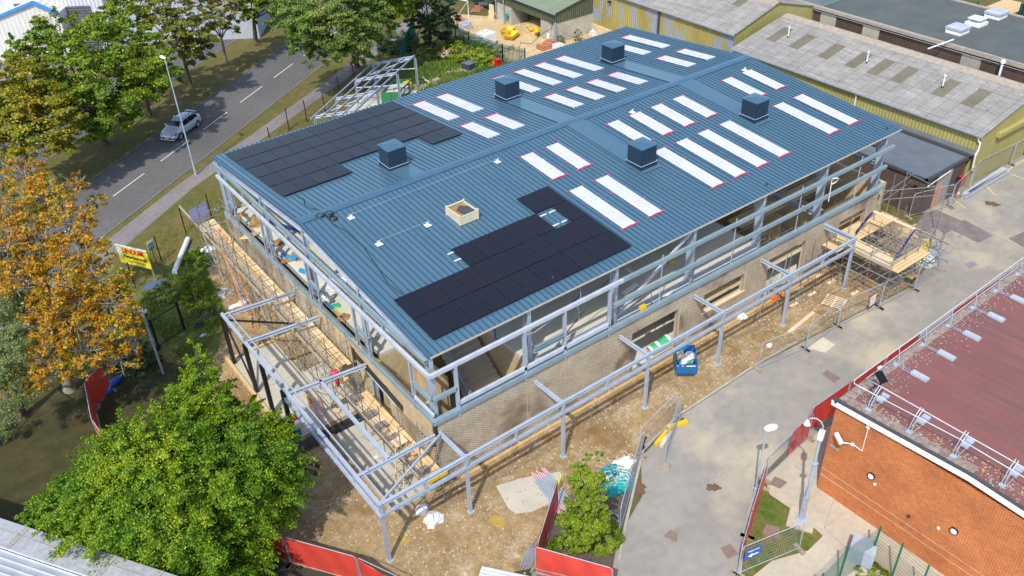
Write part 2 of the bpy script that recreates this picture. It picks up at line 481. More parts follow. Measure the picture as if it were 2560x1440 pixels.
# site dirt: front apron and the right-hand strip
dirt = [(-8.9, .4), (-6.5, -3.2), (-4.6, -6.9), (-3.4, -8.6), (-.4, -8.6), G(1345, 1432)[:2], G(1395, 1258)[:2], G(1500, 1275)[:2], G(1590, 1180)[:2], (9.0, -5.2), (13.2, -4.3), (20, -4.15), (27.1, -4.7), (33.5, -5.2), (37.5, -4.4), (40.5, -2.4),
        (41, 4), (41, 30.5), (20, 31), (2, 31.2), (-1.6, 29.6), (-2.6, 26), (-3.4, 21), (-5.2, 17.8), (-6.8, 16.8), (-7.4, 10), (-8.6, 4)]
sheetpoly('site_ground', dirt, .008, 'site_dirt')
road = [(-8, -18), (2.2, -9.9), (4.9, -8.3), (7.3, -7.3), (9.1, -5.3), (13.2, -4.4), (20, -4.25), (27.1, -4.8), (33.5, -5.3), (37.5, -4.5), (40.5, -2.5), (43, -.3), (47, .3), (54, 0), (70, 2), (110, 8), (110, -30), (60, -12), (30, -10.4), (17, -9.95), (15.6, -9.75), (12.6, -10.2), (11.6, -11.0), (9.5, -12.2), (7.3, -13.7), (4, -17), (0, -24)]
sheetpoly('access_road', road, .012, 'access_road')
k = MB()


def kerb(pts, w=.13, h=.11):
    for a, b in zip(pts, pts[1:]): k.bar((a[0], a[1], h/2+.004), (b[0], b[1], h/2+.004), w, h)


kerb([G(1548, 1400)[:2], G(1560, 1330)[:2], G(1600, 1160)[:2], G(1615, 1095)[:2], (9.4, -5.0), (13.2, -4.3)])
kerb([(13.2, -4.3), (20, -4.15), (23.2, -4.3)], h=.06)
kerb([(7.4, -13.6), (9.5, -12.05), (11.4, -10.95), (12.1, -10.35), (12.7, -10.1)])
struct(k, 'kerb', 'kerbstone')
sheetpoly('verge_lawn', [(7.5, -13.7), (9.5, -12.1), (11.5, -11.0), (12.5, -10.3), (12.9, -10.6), G(1925, 1240)[:2], G(2000, 1290)[:2], G(2055, 1340)[:2], G(2020, 1375)[:2], G(1930, 1400)[:2], G(1840, 1470)[:2]], .016, 'grass_patchy')
sheetpoly('pavement', [(12.85, -10.35), (17, -9.95), (20, -10.1), (20, -12), (14.9, -12.4), (15.2, -26), (4, -26), (4, -18), G(1840, 1475)[:2], G(1930, 1402)[:2], G(2020, 1377)[:2], G(2057, 1340)[:2], G(2000, 1288)[:2], G(1925, 1237)[:2]], .014, 'pavement')
k = MB()
for a, b in (((1985, 1165), (2092, 1228)), ((2060, 1320), (2140, 1395)), ((2092, 1228), (2060, 1320)), ((2060, 1320), (2110, 1282))):
    p, q_ = G(*a), G(*b); k.bar((p[0], p[1], .016), (q_[0], q_[1], .016), .02, .008)
struct(k, 'paving_joints', 'mid_grey')
sheetpoly('block_paving', [G(560, 1365)[:2], G(640, 1385)[:2], G(727, 1411)[:2], G(850, 1440)[:2], G(980, 1500)[:2], G(1330, 1420)[:2], G(1345, 1440)[:2], G(1525, 1500)[:2], G(1540, 1620)[:2], G(600, 1700)[:2]], .0105, 'block_paving')
sheetpoly('planting_bed', [G(1395, 1250)[:2], G(1600, 1170)[:2], G(1548, 1330)[:2], G(1528, 1440)[:2], G(1340, 1430)[:2]], .014, 'bark')
sheetpoly('concrete_patch', [G(*a)[:2] for a in ((1240, 1215), (1290, 1200), (1330, 1190), (1400, 1180), (1410, 1200), (1385, 1230), (1372, 1260), (1330, 1280), (1290, 1285), (1270, 1270))], .013, 'concrete_new')
k = MB()
for P in (((2018, 870), (2058, 842), (2088, 862), (2062, 882)), ):
    k.add([G(*a, .016) for a in P], [(0, 1, 2, 3)])
struct(k, 'road_patch', 'cream')
plain('mud_wet', (.17, .12, .07), .8, c2=(.30, .23, .14), s=3, bmp=.6); plain('mud_yellow', (.42, .29, .05), .9); plain('mud_brown', (.12, .07, .04), .8, c2=(.16, .1, .06), s=8)
for cu, cv, r, mt_ in ((1243, 1304, .42, 'mud_yellow'), (1013, 1345, .35, 'mud_yellow'), (1600, 1222, .42, 'mud_brown'), (1783, 1219, .35, 'mud_brown'), (2290, 585, 1.1, 'sand'), (2480, 510, .5, 'mud_brown')):
    c = G(cu, cv); rr = random.Random(cu); k = MB()
    h1, h2 = rr.uniform(0, 6), rr.uniform(0, 6); P = []
    for a in range(40): q = a*math.pi/20; rad = r*(.85+.22*math.sin(2*q+h1)+.13*math.sin(5*q+h2)+.07*math.sin(9*q+h1)); P.append((c[0]+rad*math.cos(q), c[1]+rad*math.sin(q), .0175))
    k.add(P, [tuple(range(40))]); struct(k, 'stain', mt_)

# ================================================================ MAIN BUILDING
W_, L_, HE, HR = 26.93, 37.52, 8.34, 9.49
SL = (HR-HE)/(W_/2)


def rz_(y): return HE+SL*(y if y < W_/2 else W_-y)


def roofmat():
    m, t, b = NT('roof_blue'); v = pos(t)
    o = ramp(t, noise(t, mapv(t, v, (1, .15, 1)), .9, 5, .6), [(.3, (.076, .155, .220)), (.7, (.060, .130, .190))])
    o = mix(t, 1., o, ramp(t, noise(t, v, 9, 4, .7), [(.3, (.9, .9, .9)), (.7, (1.08, 1.08, 1.08))]), 'MULTIPLY')
    t.links.new(o, b.inputs['Base Color']); b.inputs['Roughness'].default_value = .30; b.inputs['Specular IOR Level'].default_value = .55
    bump(t, b, noise(t, mapv(t, v, (1, .3, 1)), 1.5, 2), .12, .05)
    MT['roof_blue'] = m


roofmat()
plain('trim_blue', (.055, .13, .205), .38); plain('vent_blue', (.008, .03, .062), .45)
plain('eave_beige', (.45, .42, .34), .6)
plain('rooflight', (.54, .56, .66), .4, c2=(.47, .49, .60), s=.9)
brickm('brick_buff', (.165, .12, .08), (.115, .083, .056), (.66, .58, .44), .225, .08, .021, stain=(.20, .15, .105))
brickm('blockwork', (.64, .52, .32), (.57, .45, .27), (.48, .38, .24), .45, .225, .008)
B = thing('steel_framed_building', 'large half-built steel framed building with a ribbed blue metal roof, rooflights and brick lower walls', 'building', (0, 0, 0))
# roof: two ribbed slopes
r = MB()
for (ya, yb) in ((-.02, W_/2), (W_+.02, W_/2)):
    r.add([(0, ya, HE), (L_, ya, HE), (L_, yb, HR), (0, yb, HR)], [(0, 1, 2, 3) if ya < 1 else (3, 2, 1, 0)])
roof = r.build('roof', 'roof_blue', B)
plain('rib_shade_blue', (.028, .070, .112), .45, c2=(.034, .08, .125), s=2)  # darker than the sheets: shade lines along the ribs are put into the colour
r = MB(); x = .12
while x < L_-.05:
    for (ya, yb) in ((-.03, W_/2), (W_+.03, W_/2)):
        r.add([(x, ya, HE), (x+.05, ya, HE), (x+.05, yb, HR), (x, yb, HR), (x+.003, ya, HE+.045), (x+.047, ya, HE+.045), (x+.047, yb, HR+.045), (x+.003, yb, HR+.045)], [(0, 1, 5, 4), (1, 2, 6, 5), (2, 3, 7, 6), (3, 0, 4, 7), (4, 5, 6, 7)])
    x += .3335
r.build('roof_ribs', 'rib_shade_blue', roof)
u = MB()
for (ya, yb) in ((0, W_/2), (W_, W_/2)):
    P = [(0, ya, HE-.14), (L_, ya, HE-.14), (L_, yb, HR-.14), (0, yb, HR-.14), (0, ya, HE-.01), (L_, ya, HE-.01), (L_, yb, HR-.01), (0, yb, HR-.01)]
    u.hexa(P)
u.build('roof_lining', 'eave_beige', B)
u = MB()
for s in (-1, 1):
    u.hexa([(-.06, W_/2, HR+.05), (L_+.06, W_/2, HR+.05), (L_+.06, W_/2+s*.36, HR+.035-SL*.3), (-.06, W_/2+s*.36, HR+.035-SL*.3), (-.06, W_/2, HR+.075), (L_+.06, W_/2, HR+.075), (L_+.06, W_/2+s*.36, HR+.055-SL*.3), (-.06, W_/2+s*.36, HR+.055-SL*.3)])
u.build('ridge_cap', 'trim_blue', B)
for x0 in (-.05, L_-.05):
    u = MB()
    for ya, yb in ((-.03, W_/2), (W_+.03, W_/2)): u.bar((x0+.05, ya, HE-.05), (x0+.05, yb, HR-.05), .1, .2)
    u.build('verge_trim', 'trim_blue', B)
u = MB(); u.bar((0, -.06, HE-.05), (L_, -.06, HE-.05), .05, .09); u.build('eave_trim', 'eave_beige', B)
# rooflights
LL = [(14.4, 1), (16.45, 1), (21.67, 1), (23.68, 1), (25.7, 1), (27.8, 1), (32.83, 1), (34.98, 1)]
lights = [(x, 19.97, 24.7) for x, _ in LL]+[(x, 15.2, 18.43) for x, _ in LL]+[(x, 8.52, 11.75) for x, _ in LL]+[(x, 2.27, 7.36 if 20 < x < 30 else 7.0) for x, _ in LL]
for (x, y0, y1) in lights:
    x1 = x+1.0; m = MB(); P = []; F = []
    pr = []
    a = x
    for q in range(3): pr += [(a, .02), (a+.12, .02), (a+.14, .042), (a+.18, .042), (a+.2, .02)]; a += .3335
    pr += [(x1, .02)]
    for px, pz in pr: P += [(px, y0, rz_(y0)+pz*.5+.052), (px, y1, rz_(y1)+pz*.5+.052)]
    m.add(P, [(2*i, 2*i+2, 2*i+3, 2*i+1) for i in range(len(pr)-1)])
    m.box(x, y0, rz_(y0)-.03, x1, y0+.02, rz_(y0)+.03)
    n0 = len(m.f); tp = m; left = y0 > 13
    tape_y = [y1] if left else [y0, y1]
    ds = 1 if not left else -1
    for yy in tape_y:
        full = (yy == y0 and not left) or (yy == y1 and left)
        if full:
            for q in range(3): tp.box(x+q*.3335-.02, yy-.035, rz_(yy)+.04, x+q*.3335+.34, yy+.035, rz_(yy)+.075+.02*(q % 2))
        else:
            for q in range(4): tp.cbox((x+q*.333, yy, rz_(yy)+.05), .06, .06, .02)
        for sx in (x-.09, x1+.09): tp.cbox((sx, yy, rz_(yy)+.02), .16, .07, .05)
    for q in (.33, .66):
        ym = y0+(y1-y0)*q
        for sx, dy in ((x-.04, 0), (x1+.04, .03)): tp.cbox((sx, ym+dy, rz_(ym)+.03), .09, .09, .03)
        for sx in (x+.35, x+.67): tp.cbox((sx, ym, rz_(ym)+.06), .045, .045, .02)
    o = m.build('rooflight', 'rooflight', B); o.data.materials.append(MT['hot_pink'])
    for pl in o.data.polygons:
        if pl.index >= n0: pl.material_index = 1
# solar panels
m, t, b = NT('pv_black')
oi = N(t, 'ObjectInfo'); rr_ = ramp(t, oi.outputs['Random'], [(0, (.011, .012, .020)), (.5, (.014, .013, .020)), (1, (.011, .013, .020))])
t.links.new(rr_, b.inputs['Base Color']); b.inputs['Roughness'].default_value = .34; b.inputs['Specular IOR Level'].default_value = .32
MT['pv_black'] = m
pm = MB().box(-.574, -.9, .06, .574, .9, .095)
pv0 = pm.build('solar_panel', 'pv_black', B); pv0.data.materials[0] = m
cl = MB()
for sx in (-.586,):
    for sy in (-.5, .5): cl.cbox((sx, sy, .05), .03, .06, .052)
clm = cl.build('clamp', 'dark_grey', B); clm.parent = None
frm = []
cells = [(c, r_, 0) for r_ in (0, 1) for c in range(11)]+[(c, 2, 0) for c in (4, 5, 6, 7, 8, 10)]+[(c, 3, 0) for c in (9, 10)]
cells += [(c, r_, 1) for r_ in range(1, 5) for c in range(11)]+[(c, 0, 1) for c in (0, 1, 2, 3, 9, 10)]
first = True
for c, r_, side in cells:
    xx = .72+1.175*(c+.5)
    yy = .77+1.83*(r_+.5) if side == 0 else 17.05+1.88*(r_+.5)
    a = math.atan(SL)*(1 if side == 0 else -1)
    if first: o = pv0; first = False
    else: o = pv0.copy(); COL.objects.link(o)
    o.parent = B; o.location = (xx, yy, rz_(yy)+.03)
    o.rotation_euler = (a+R(rng.uniform(-.5, .5)), R(rng.uniform(-.6, .6)), 0)
    k_ = clm.copy(); COL.objects.link(k_); k_.parent = o; k_.location = (0, 0, 0)
bpy.data.objects.remove(clm)
plain('rail_pale', (.62, .65, .68), .4)
tp = MB()
for (x, y) in ((11.55, 5.9), (12.2, 5.9), (11.55, 4.75), (12.2, 4.75), (5.25, 5.3), (5.3, 6.0)): tp.cbox((x, y, rz_(y)+.05), .45 if y < 5.5 or y > 5.8 else .45, .10, .05)
tp.build('mounting_rail', 'rail_pale', B)


# roof cowls
def cowl(x, y):
    z = rz_(y); s = .62; c = MB()
    c.box(x-s-.06, y-s-.06, z-.25, x+s+.06, y+s+.06, z+.27)
    p = c.build('roof_cowl', 'vent_blue', B)
    c = MB()
    c.box(x-s+.04, y-s+.04, z+.27, x+s-.04, y+s-.04, z+1.36)
    for i in range(16):
        zz = z+.33+i*.066
        for sx, sy, w1, w2 in ((-s, 0, .05, 2*s), (s, 0, .05, 2*s), (0, -s, 2*s, .05), (0, s, 2*s, .05)):
            c.hexa([(x+sx-w1/2, y+sy-w2/2, zz), (x+sx+w1/2, y+sy-w2/2, zz), (x+sx+w1/2, y+sy+w2/2, zz), (x+sx-w1/2, y+sy+w2/2, zz), (x+sx*.97-w1/2, y+sy*.97-w2/2, zz+.035), (x+sx*.97+w1/2, y+sy*.97-w2/2, zz+.035), (x+sx*.97+w1/2, y+sy*.97+w2/2, zz+.035), (x+sx*.97-w1/2, y+sy*.97+w2/2, zz+.035)])
    c.build('louvre', 'vent_blue', p)
    c = MB(); e = s+.05
    c.add([(x-e, y-e, z+1.36), (x+e, y-e, z+1.36), (x+e, y+e, z+1.36), (x-e, y+e, z+1.36), (x-e, y-e, z+1.42), (x+e, y-e, z+1.42), (x+e, y+e, z+1.42), (x-e, y+e, z+1.42), (x, y, z+1.54)],
          [(0, 1, 5, 4), (1, 2, 6, 5), (2, 3, 7, 6), (3, 0, 4, 7), (4, 5, 8), (5, 6, 8), (6, 7, 8), (7, 4, 8), (3, 2, 1, 0)])
    c.build('cap', 'trim_blue', p)
    c = MB()
    for q in (-1, 1): c.box(x-s-.08, y+q*(s+.07)-.015, z+.27, x+s+.08, y+q*(s+.07)+.015, z+.31); c.box(x+q*(s+.07)-.015, y-s-.085, z+.27, x+q*(s+.07)+.015, y+s+.085, z+.31)
    c.build('flashing', 'galv', p)
    c = MB(); c.prism([(x-s-.2, y-s-.5), (x+s+.2, y-s-.5), (x+s+.2, y+s+.3), (x-s-.2, y+s+.3)], z-.2, z-.19)
    # smooth apron sheet on the slope round the curb
    sg = 1 if y < W_/2 else -1
    yr = W_/2; P = [(x-s-.1, y-s-.35 if sg > 0 else yr+.1, 0), (x+s+.1, y-s-.35 if sg > 0 else yr+.1, 0), (x+s+.1, yr-.1 if sg > 0 else y+s+.35, 0), (x-s-.1, yr-.1 if sg > 0 else y+s+.35, 0)]
    c = MB().add([(a, b, rz_(b)+.058) for a, b, _ in P], [(0, 1, 2, 3)])
    c.build('apron', 'roof_blue', p)


for x, y in ((7.85, 16.2), (19.95, 20.5), (30.35, 20.7), (20.1, 6.8), (30.5, 6.75)): cowl(x, y)
for (x, y) in ((2.57, 12.04), (2.58, 8.97), (5.68, 8.93), (12.9, 12.11), (24.2, 11.99), (35.51, 11.94)):
    z = rz_(y)+.04; c = MB(); c.cbox((x, y, z), .36, .36, .02); c.tube((x, y, z), (x, y, z+.2), .055, 8)
    o = c.build('roof_anchor', 'white_plastic', B)
    MB().path([(x-.14, y+.03, z+.24), (x-.07, y, z+.2), (x+.07, y, z+.2), (x+.14, y+.03, z+.24)], .015, 5).build('anchor_eye', 'galv', o)
for x, y in ((8.34, 1.1), (24.6, .62), (36.58, .5), (12.3, 4.6)): c = MB(); c.tube((x, y, rz_(y)), (x, y, rz_(y)+.22), .06, 8); c.build('roof_pipe', 'dark_grey', B)
# lifeline wires
c = MB(); c.tube((2.57, 12.04, rz_(12)+.27), (12.9, 12.11, rz_(12)+.27), .008, 4); c.tube((2.58, 8.97, rz_(9)+.27), (5.68, 8.93, rz_(9)+.27), .008, 4); c.build('lifeline', 'galv', B)
# gutters of film offcuts and cable loops on the roof
cb = MB()
pts = [(1.4, 16.75), (1.5, 15.8), (1.2, 15.2), (1.25, 14.4), (1.5, 13.8), (1.5, 13.0), (1.45, 12.1), (1.7, 11), (1.75, 9.2), (1.5, 7.4), (1.2, 5.8), (1.35, 4.6)]
cb.path([(a, b, rz_(b)+.07) for a, b in pts], .022, 5)
for cx_, cy_, r0 in ((1.25, 13.25, .26), (1.75, 13.1, .28), (1.7, 12.55, .26)):
    for q in range(3): cb.path([(cx_+(r0-.03*q)*math.cos(a*.45+q), cy_+(r0-.04*q)*math.sin(a*.45+q), rz_(cy_)+.06+.02*q) for a in range(15)], .02, 5)
tag(cb.build('power_cable', 'black_plastic', None), 'black cable running over the blue roof with loose coils at the ridge', 'cable')
# open crate of insulation on the roof
cr = thing('roof_crate', 'cream fabric-wrapped opening box with torn dark top on the blue roof', 'box', (7.8, 8.5, rz_(8.5)))
c = MB(); cx_, cy_, z = 7.75, 8.5, rz_(8.5)
c.box(cx_-.62, cy_-.72, z, cx_+.62, cy_-.64, z+.55); c.box(cx_-.62, cy_+.64, z, cx_+.62, cy_+.72, z+.62); c.box(cx_-.62, cy_-.64, z, cx_-.54, cy_+.64, z+.58); c.box(cx_+.54, cy_-.64, z, cx_+.62, cy_+.64, z+.58)
c.build('wrapping', 'cream', cr)
c = MB(); c.box(cx_-.54, cy_-.64, z, cx_+.54, cy_+.64, z+.45); c.build('lining', 'hessian', cr)
c = MB(); c.add([(cx_-.2, cy_-.5, z+.5), (cx_+.5, cy_-.62, z+.53), (cx_+.52, cy_+.1, z+.5), (cx_+.1, cy_+.45, z+.54), (cx_-.3, cy_+.1, z+.52)], [(0, 1, 2, 3, 4)]); c.build('torn_cover', 'dark_grey', cr)
c = MB()
for sx in (-.6, .6):
    for sy in (-.7, .7): c.cbox((cx_+sx, cy_+sy, z), .08, .08, .66)
c.bar((cx_-.6, cy_+.6, z+.63), (cx_+.6, cy_+.6, z+.63), .05, .05); c.build('timber_post', 'timber_pale', cr)

# frame
for x in (.1, 6, 12, 18, 24, 30, 36.3):
    for y, s in ((.12, 1), (26.75, -1)):
        c = MB(); c.ibeam((x, y+s*.22, 0), (x, y+s*.22, HE-.15), .22, .46, (0, 1, 0), .025)
        if s > 0 and x > 20: c.add([(x-.012, y+.45, HE-2), (x-.012, y+.45, HE-.2), (x-.012, y+1.1, HE-.15), (x+.012, y+.45, HE-2), (x+.012, y+.45, HE-.2), (x+.012, y+1.1, HE-.15)], [(0, 1, 2), (3, 5, 4), (0, 2, 5, 3)])
        c.build('steel_column', 'galv', B)
    c = MB()
    for ya, yb in ((.2, W_/2), (W_-.2, W_/2)): c.ibeam((x, ya, rz_(ya)-.42), (x, yb, HR-.42), .2, .45)
    c.build('rafter', 'galv', B)
c = MB()
for y in np.arange(1.5, 26.5, 1.8): c.bar((0.1, y, rz_(y)-.22), (L_-.1, y, rz_(y)-.22), .06, .15)
c.build('purlins', 'galv', B)
for y in (6.9, 13.2, 19.2):
    for dx in (.1,):
        c = MB(); c.ibeam((dx, y, 0), (dx, y, rz_(y)-.35), .2, .3, (1, 0, 0)); c.build('gable_post', 'galv', B)
c = MB(); c.ibeam((.15, 26.2, 4.4), (.15, 26.2, 8.1), .2, .3, (1, 0, 0)); c.build('gable_post', 'galv', B)
# cladding rails on the gable (plane x = -.3) and on the long side (plane y = -.34)
X0 = -.32; Y0 = -.34


def rail(a, b, w, h, mt='galv_green', nm='cladding_rail'):
    c = MB(); c.chan(a, b, w, h, 1); return c.build(nm, mt, B)


rail((X0+.1, 26.3, 8.12), (X0+.1, .0, 8.12), .16, .22)
c = MB(); c.bar((X0, 25.9, 7.42), (X0, Y0-.04, 7.5), .17, .20); c.build('cladding_rail', 'steel_white', B)
c = MB(); c.bar((X0, Y0, 7.5), (12.0, Y0, 7.55), .17, .20, (0, 0, 1)); c.build('cladding_rail', 'steel_white', B)
rail((12.0, Y0, 7.55), (36.5, Y0, 7.5), .18, .22)
rail((11.4, Y0, 6.12), (36.1, Y0, 6.15), .18, .22)
rail((X0, 26.0, 4.56), (X0, Y0-.06, 4.56), .20, .2)
rail((X0-.1, Y0, 4.56), (36.3, Y0, 4.56), .26, .26)
c = MB(); c.bar((X0, 26.0, 4.80), (X0, .1, 4.80), .05, .05); c.tube((X0-.1, 26, 5.15), (X0-.1, 1.5, 5.15), .024, 6); c.tube((X0-.12, 26.3, 5.6), (X0-.12, 6, 5.6), .024, 6); c.build('guard_rail', 'scaf_tube', B)
c = MB(); c.bar((1.15, Y0, 5.0), (11.1, Y0, 5.0), .16, .2); c.build('cladding_rail', 'steel_white', B)
rail((X0, Y0, 6.0), (1.1, Y0, 6.0), .16, .2); rail((X0, Y0, 6.0), (X0, 1.45, 6.0), .16, .2)
for yy in (12.2, 18.5, 24.2, 6.6): rail((X0, yy+.45, 6.0 if yy > 6 else 5.9), (X0, yy-.9, 6.0), .16, .2)
c = MB(); c.bar((X0, 1.5, 5.02), (X0, Y0, 5.02), .14, .16); c.build('cladding_rail', 'steel_white', B)
rail((7.95, Y0, 5.8), (5.9, Y0, 5.8), .16, .2); rail((5.95, Y0, 6.05), (7.95, Y0, 6.05), .1, .1)
posts = [(1.12, Y0), (5.3, Y0), (7.95, Y0), (11.1, Y0)]
for x, y in posts: c = MB(); c.ibeam((x, y, 4.2), (x, y, 7.45), .16, .16, (0, 1, 0), .015); c.build('window_post', 'galv', B)
for y in (1.45, 5.9, 7.2, 11.6, 12.8, 18.1, 19.0, 23.6, 24.8):
    c = MB(); c.ibeam((X0, y, 4.3), (X0, y, 7.4), .16, .14, (1, 0, 0), .015); c.build('window_post', 'galv', B)
for y in (4.1, 9.6, 15.3, 21.6):
    c = MB(); c.tube((X0+.05, y, 7.4), (X0+.08, y, 8.05), .045, 6); c.build('rail_stay', 'galv', B)
for x in (15.0, 21.0, 27.0, 33.0):
    c = MB(); c.tube((x, Y0+.05, 4.6), (x, Y0+.02, 7.9), .03, 6); c.build('rail_stay', 'galv', B)
for (a, b) in (((12.0, .25, 4.6), (18.0, .25, 8.1)), ((8.0, .5, 4.5), (11.8, .5, 7.3))):
    c = MB(); c.bar(a, b, .13 if a[0] > 10 else .04, .13 if a[0] > 10 else .04); c.build('brace', 'steel_white' if a[0] > 10 else 'dark_grey', B)
c = MB()
for z in (4.95, 5.35): c.tube((5.9, .05, z), (24.5, .05, z), .024, 6)
for x in np.arange(7.9, 25, 3.4): c.tube((x, .05, 4.3), (x, .05, 5.45), .024, 6)
c.build('guard_rail', 'scaf_tube', B)
# first floor and ground floor
fl = MB(); fl.prism([(.35, 6.2), (6.2, 6.2), (6.2, .62), (24.4, .62), (24.4, 26.3), (.35, 26.3)], 4.12, 4.35); fl.build('first_floor', 'concrete_floor', B)
c = MB(); c.prism([(6.1, .35), (24.3, .35), (24.3, .62), (6.1, .62)], 4.3, 4.45); c.bar((6.2, .25, 4.33), (24.3, .25, 4.33), .1, .06); c.build('edge_angle', 'steel_white', B)
fl = MB(); fl.prism([(.1, .1), (37.2, .1), (37.2, 26.6), (.1, 26.6)], .05, .18); fl.build('ground_floor', 'concrete_floor', B)
c = MB()
c.box(6.2, 0.6, .18, 6.42, 12, 4.1); c.box(.3, 6.2, .18, 6.2, 6.42, 4.1); c.box(2.5, 3.2, .18, 2.72, 6.2, 3.4); c.box(.3, 3.1, .18, 2.5, 3.3, 2.4)
for x in (12, 18, 24.2): c.box(x, 2.5, .18, x+.2, 26, 4.1)
c.box(12.2, 4.5, .18, 24, 4.7, 4.1)
c.box(24.4, 9, .18, 37, 9.2, 4.1); c.box(30, 3, .18, 30.2, 9, 3.0); c.box(33.0, 1.6, .18, 36.6, 1.8, 2.9); c.box(33.0, 1.8, .18, 33.2, 6, 2.9)
c.build('block_wall', 'blockwork', B)
# stair up to the first floor inside the front corner
c = MB()
for i in range(17): c.box(3.6, 1.2+i*.30, .18+i*.235, 6.0, 1.52+i*.30, .18+(i+1)*.235)
c.build('stair', 'concrete_new', B)
c = MB(); c.bar((3.55, 1.1, .9), (3.55, 6.2, 4.9), .06, .3); c.tube((3.6, 1.1, 1.4), (3.6, 6.2, 5.4), .024); c.tube((3.6, 1.1, 1.1), (3.6, 6.2, 5.1), .024); c.build('stair_rail', 'lead_grey', B)
c = MB(); c.bar((3.7, 1.2, .55), (6.0, 1.2, .6), .03, .08); c.bar((3.7, 1.5, .9), (6.0, 1.4, 1.0), .03, .08); c.build('barrier_tape', 'yellow_paint', B)
# blue underlay and cables below the left part of the roof
c = MB()
c.path([(1.2, 24.5, 4.5), (1.6, 22.6, 4.55), (2.6, 20.5, 4.5), (3.0, 18, 4.6), (3.4, 15, 4.7), (4.4, 13.5, 4.6)], .12, 6)
tag(c.build('blue_hose', 'navy', None), 'rolled dark blue sheeting snaking across the concrete upper floor', 'sheeting')


def wallx(y, th, x0, x1, z0, z1, holes, nm, mt):
    """wall in the plane y with rectangular holes (xa, xb, za, zb)"""
    c = MB(); xs = x0
    for xa, xb, za, zb in sorted(holes):
        c.box(xs, y, z0, xa, y+th, z1)
        if za > z0: c.box(xa, y, z0, xb, y+th, za)
        if zb < z1: c.box(xa, y, zb, xb, y+th, z1)
        xs = xb
    c.box(xs, y, z0, x1, y+th, z1); return c.build(nm, mt, B)


holes = [(12.95, 16.85, .12, 3.42), (18.85, 22.6, 2.03, 3.40), (24.75, 28.6, .12, 3.40), (31.9, 35.0, 2.2, 3.40)]
wallx(Y0, .11, -.30, 35.95, 0, 4.40, holes, 'brick_wall', 'brick_buff')
wallx(Y0+.113, .24, -.05, 35.8, 0, 4.36, [(a, b, c_, d) for a, b, c_, d in holes], 'inner_wall', 'blockwork')
for (xa, xb, za, zb) in holes:
    c = MB(); c.bar((xb-.06, Y0+.17, za), (xb-.06, Y0+.17, zb), .12, .3, (0, 1, 0)); f = c.build('opening_frame', 'timber', B)
    MB().bar((xb-.15, Y0+.08, za), (xb-.15, Y0+.08, zb), .05, .12, (0, 1, 0)).build('metal_jamb', 'lead_grey', f)
    if za > 1:
        c = MB(); c.box(xa-.06, Y0-.05, za-.09, xb+.06, Y0+.2, za+.003); c.build('window_sill', 'timber_pale', B)
for (xa, z) in ((19.2, 2.55), (24.9, 2.7), (31.9, 2.75)):
    c = MB(); c.box(xa-.3, Y0+.25, z, xa+3.5, Y0+.95, z+.05); c.build('scaffold_board', 'timber', B)
for x in (5.35, 11.35, 17.6, 23.4, 29.4):
    c = MB(); c.box(x, Y0-.008, 0, x+.035, Y0-.002, 4.4); c.build('movement_joint', 'eave_beige', B)
# gable wall
c = MB(); c.box(-.42, 13.55, 0, -.31, 26.0, 4.40); c.box(-.42, 9.2, 0, -.31, 13.55, 2.6); c.box(-.42, -.2, 0, -.31, 3.9, 2.75); c.box(-.42, 3.9, 0, -.31, 7.6, 1.1); c.box(-.42, 7.6, 0, -.31, 9.2, 2.2)
c.build('brick_wall', 'brick_buff', B)
c = MB(); c.box(-.295, .05, 0, -.05, 4.4, 4.42); c.box(-.295, 7.0, 0, -.05, 26.2, 4.42); c.box(-.295, 4.4, 3.5, -.05, 7.0, 4.42); c.box(-.295, 4.4, 0, -.05, 7.0, 1.1)
c.build('inner_wall', 'blockwork', B)
c = MB(); c.bar((-.33, 7.9, 3.55), (-.36, 2.9, 3.15), .05, .42); c.bar((-.34, 8.1, 2.4), (-.34, 8.1, 3.9), .06, .3, (0, 1, 0)); c.build('damp_membrane', 'black_plastic', B)
c = MB(); c.box(-.31, -.36, 3.6, -.2, -.1, 4.4); c.build('corner_membrane', 'black_plastic', B)
c = MB(); c.bar((-.34, 7.1, 3.2), (-.36, 3.6, 2.8), .05, .1); c.build('lintel', 'steel_white', B)
# far gable and left side: block upstand only
c = MB(); c.box(37.1, .1, 0, 37.4, 26.6, 4.3); c.box(.1, 26.62, 0, 37.1, 26.85, 4.3); c.build('rear_wall', 'blockwork', B)
# first floor extras
c = MB(); c.chan((24.4, 6.6, 4.3), (36.6, 6.6, 4.3), .2, .3); c.chan((30.2, .5, 4.3), (30.2, 9, 4.3), .2, .3); c.chan((36.6, .5, 7.0), (36.6, 26, 7.0), .15, .2); c.chan((36.6, .5, 5.8), (36.6, 26, 5.8), .15, .2); c.build('floor_beam', 'galv', B)

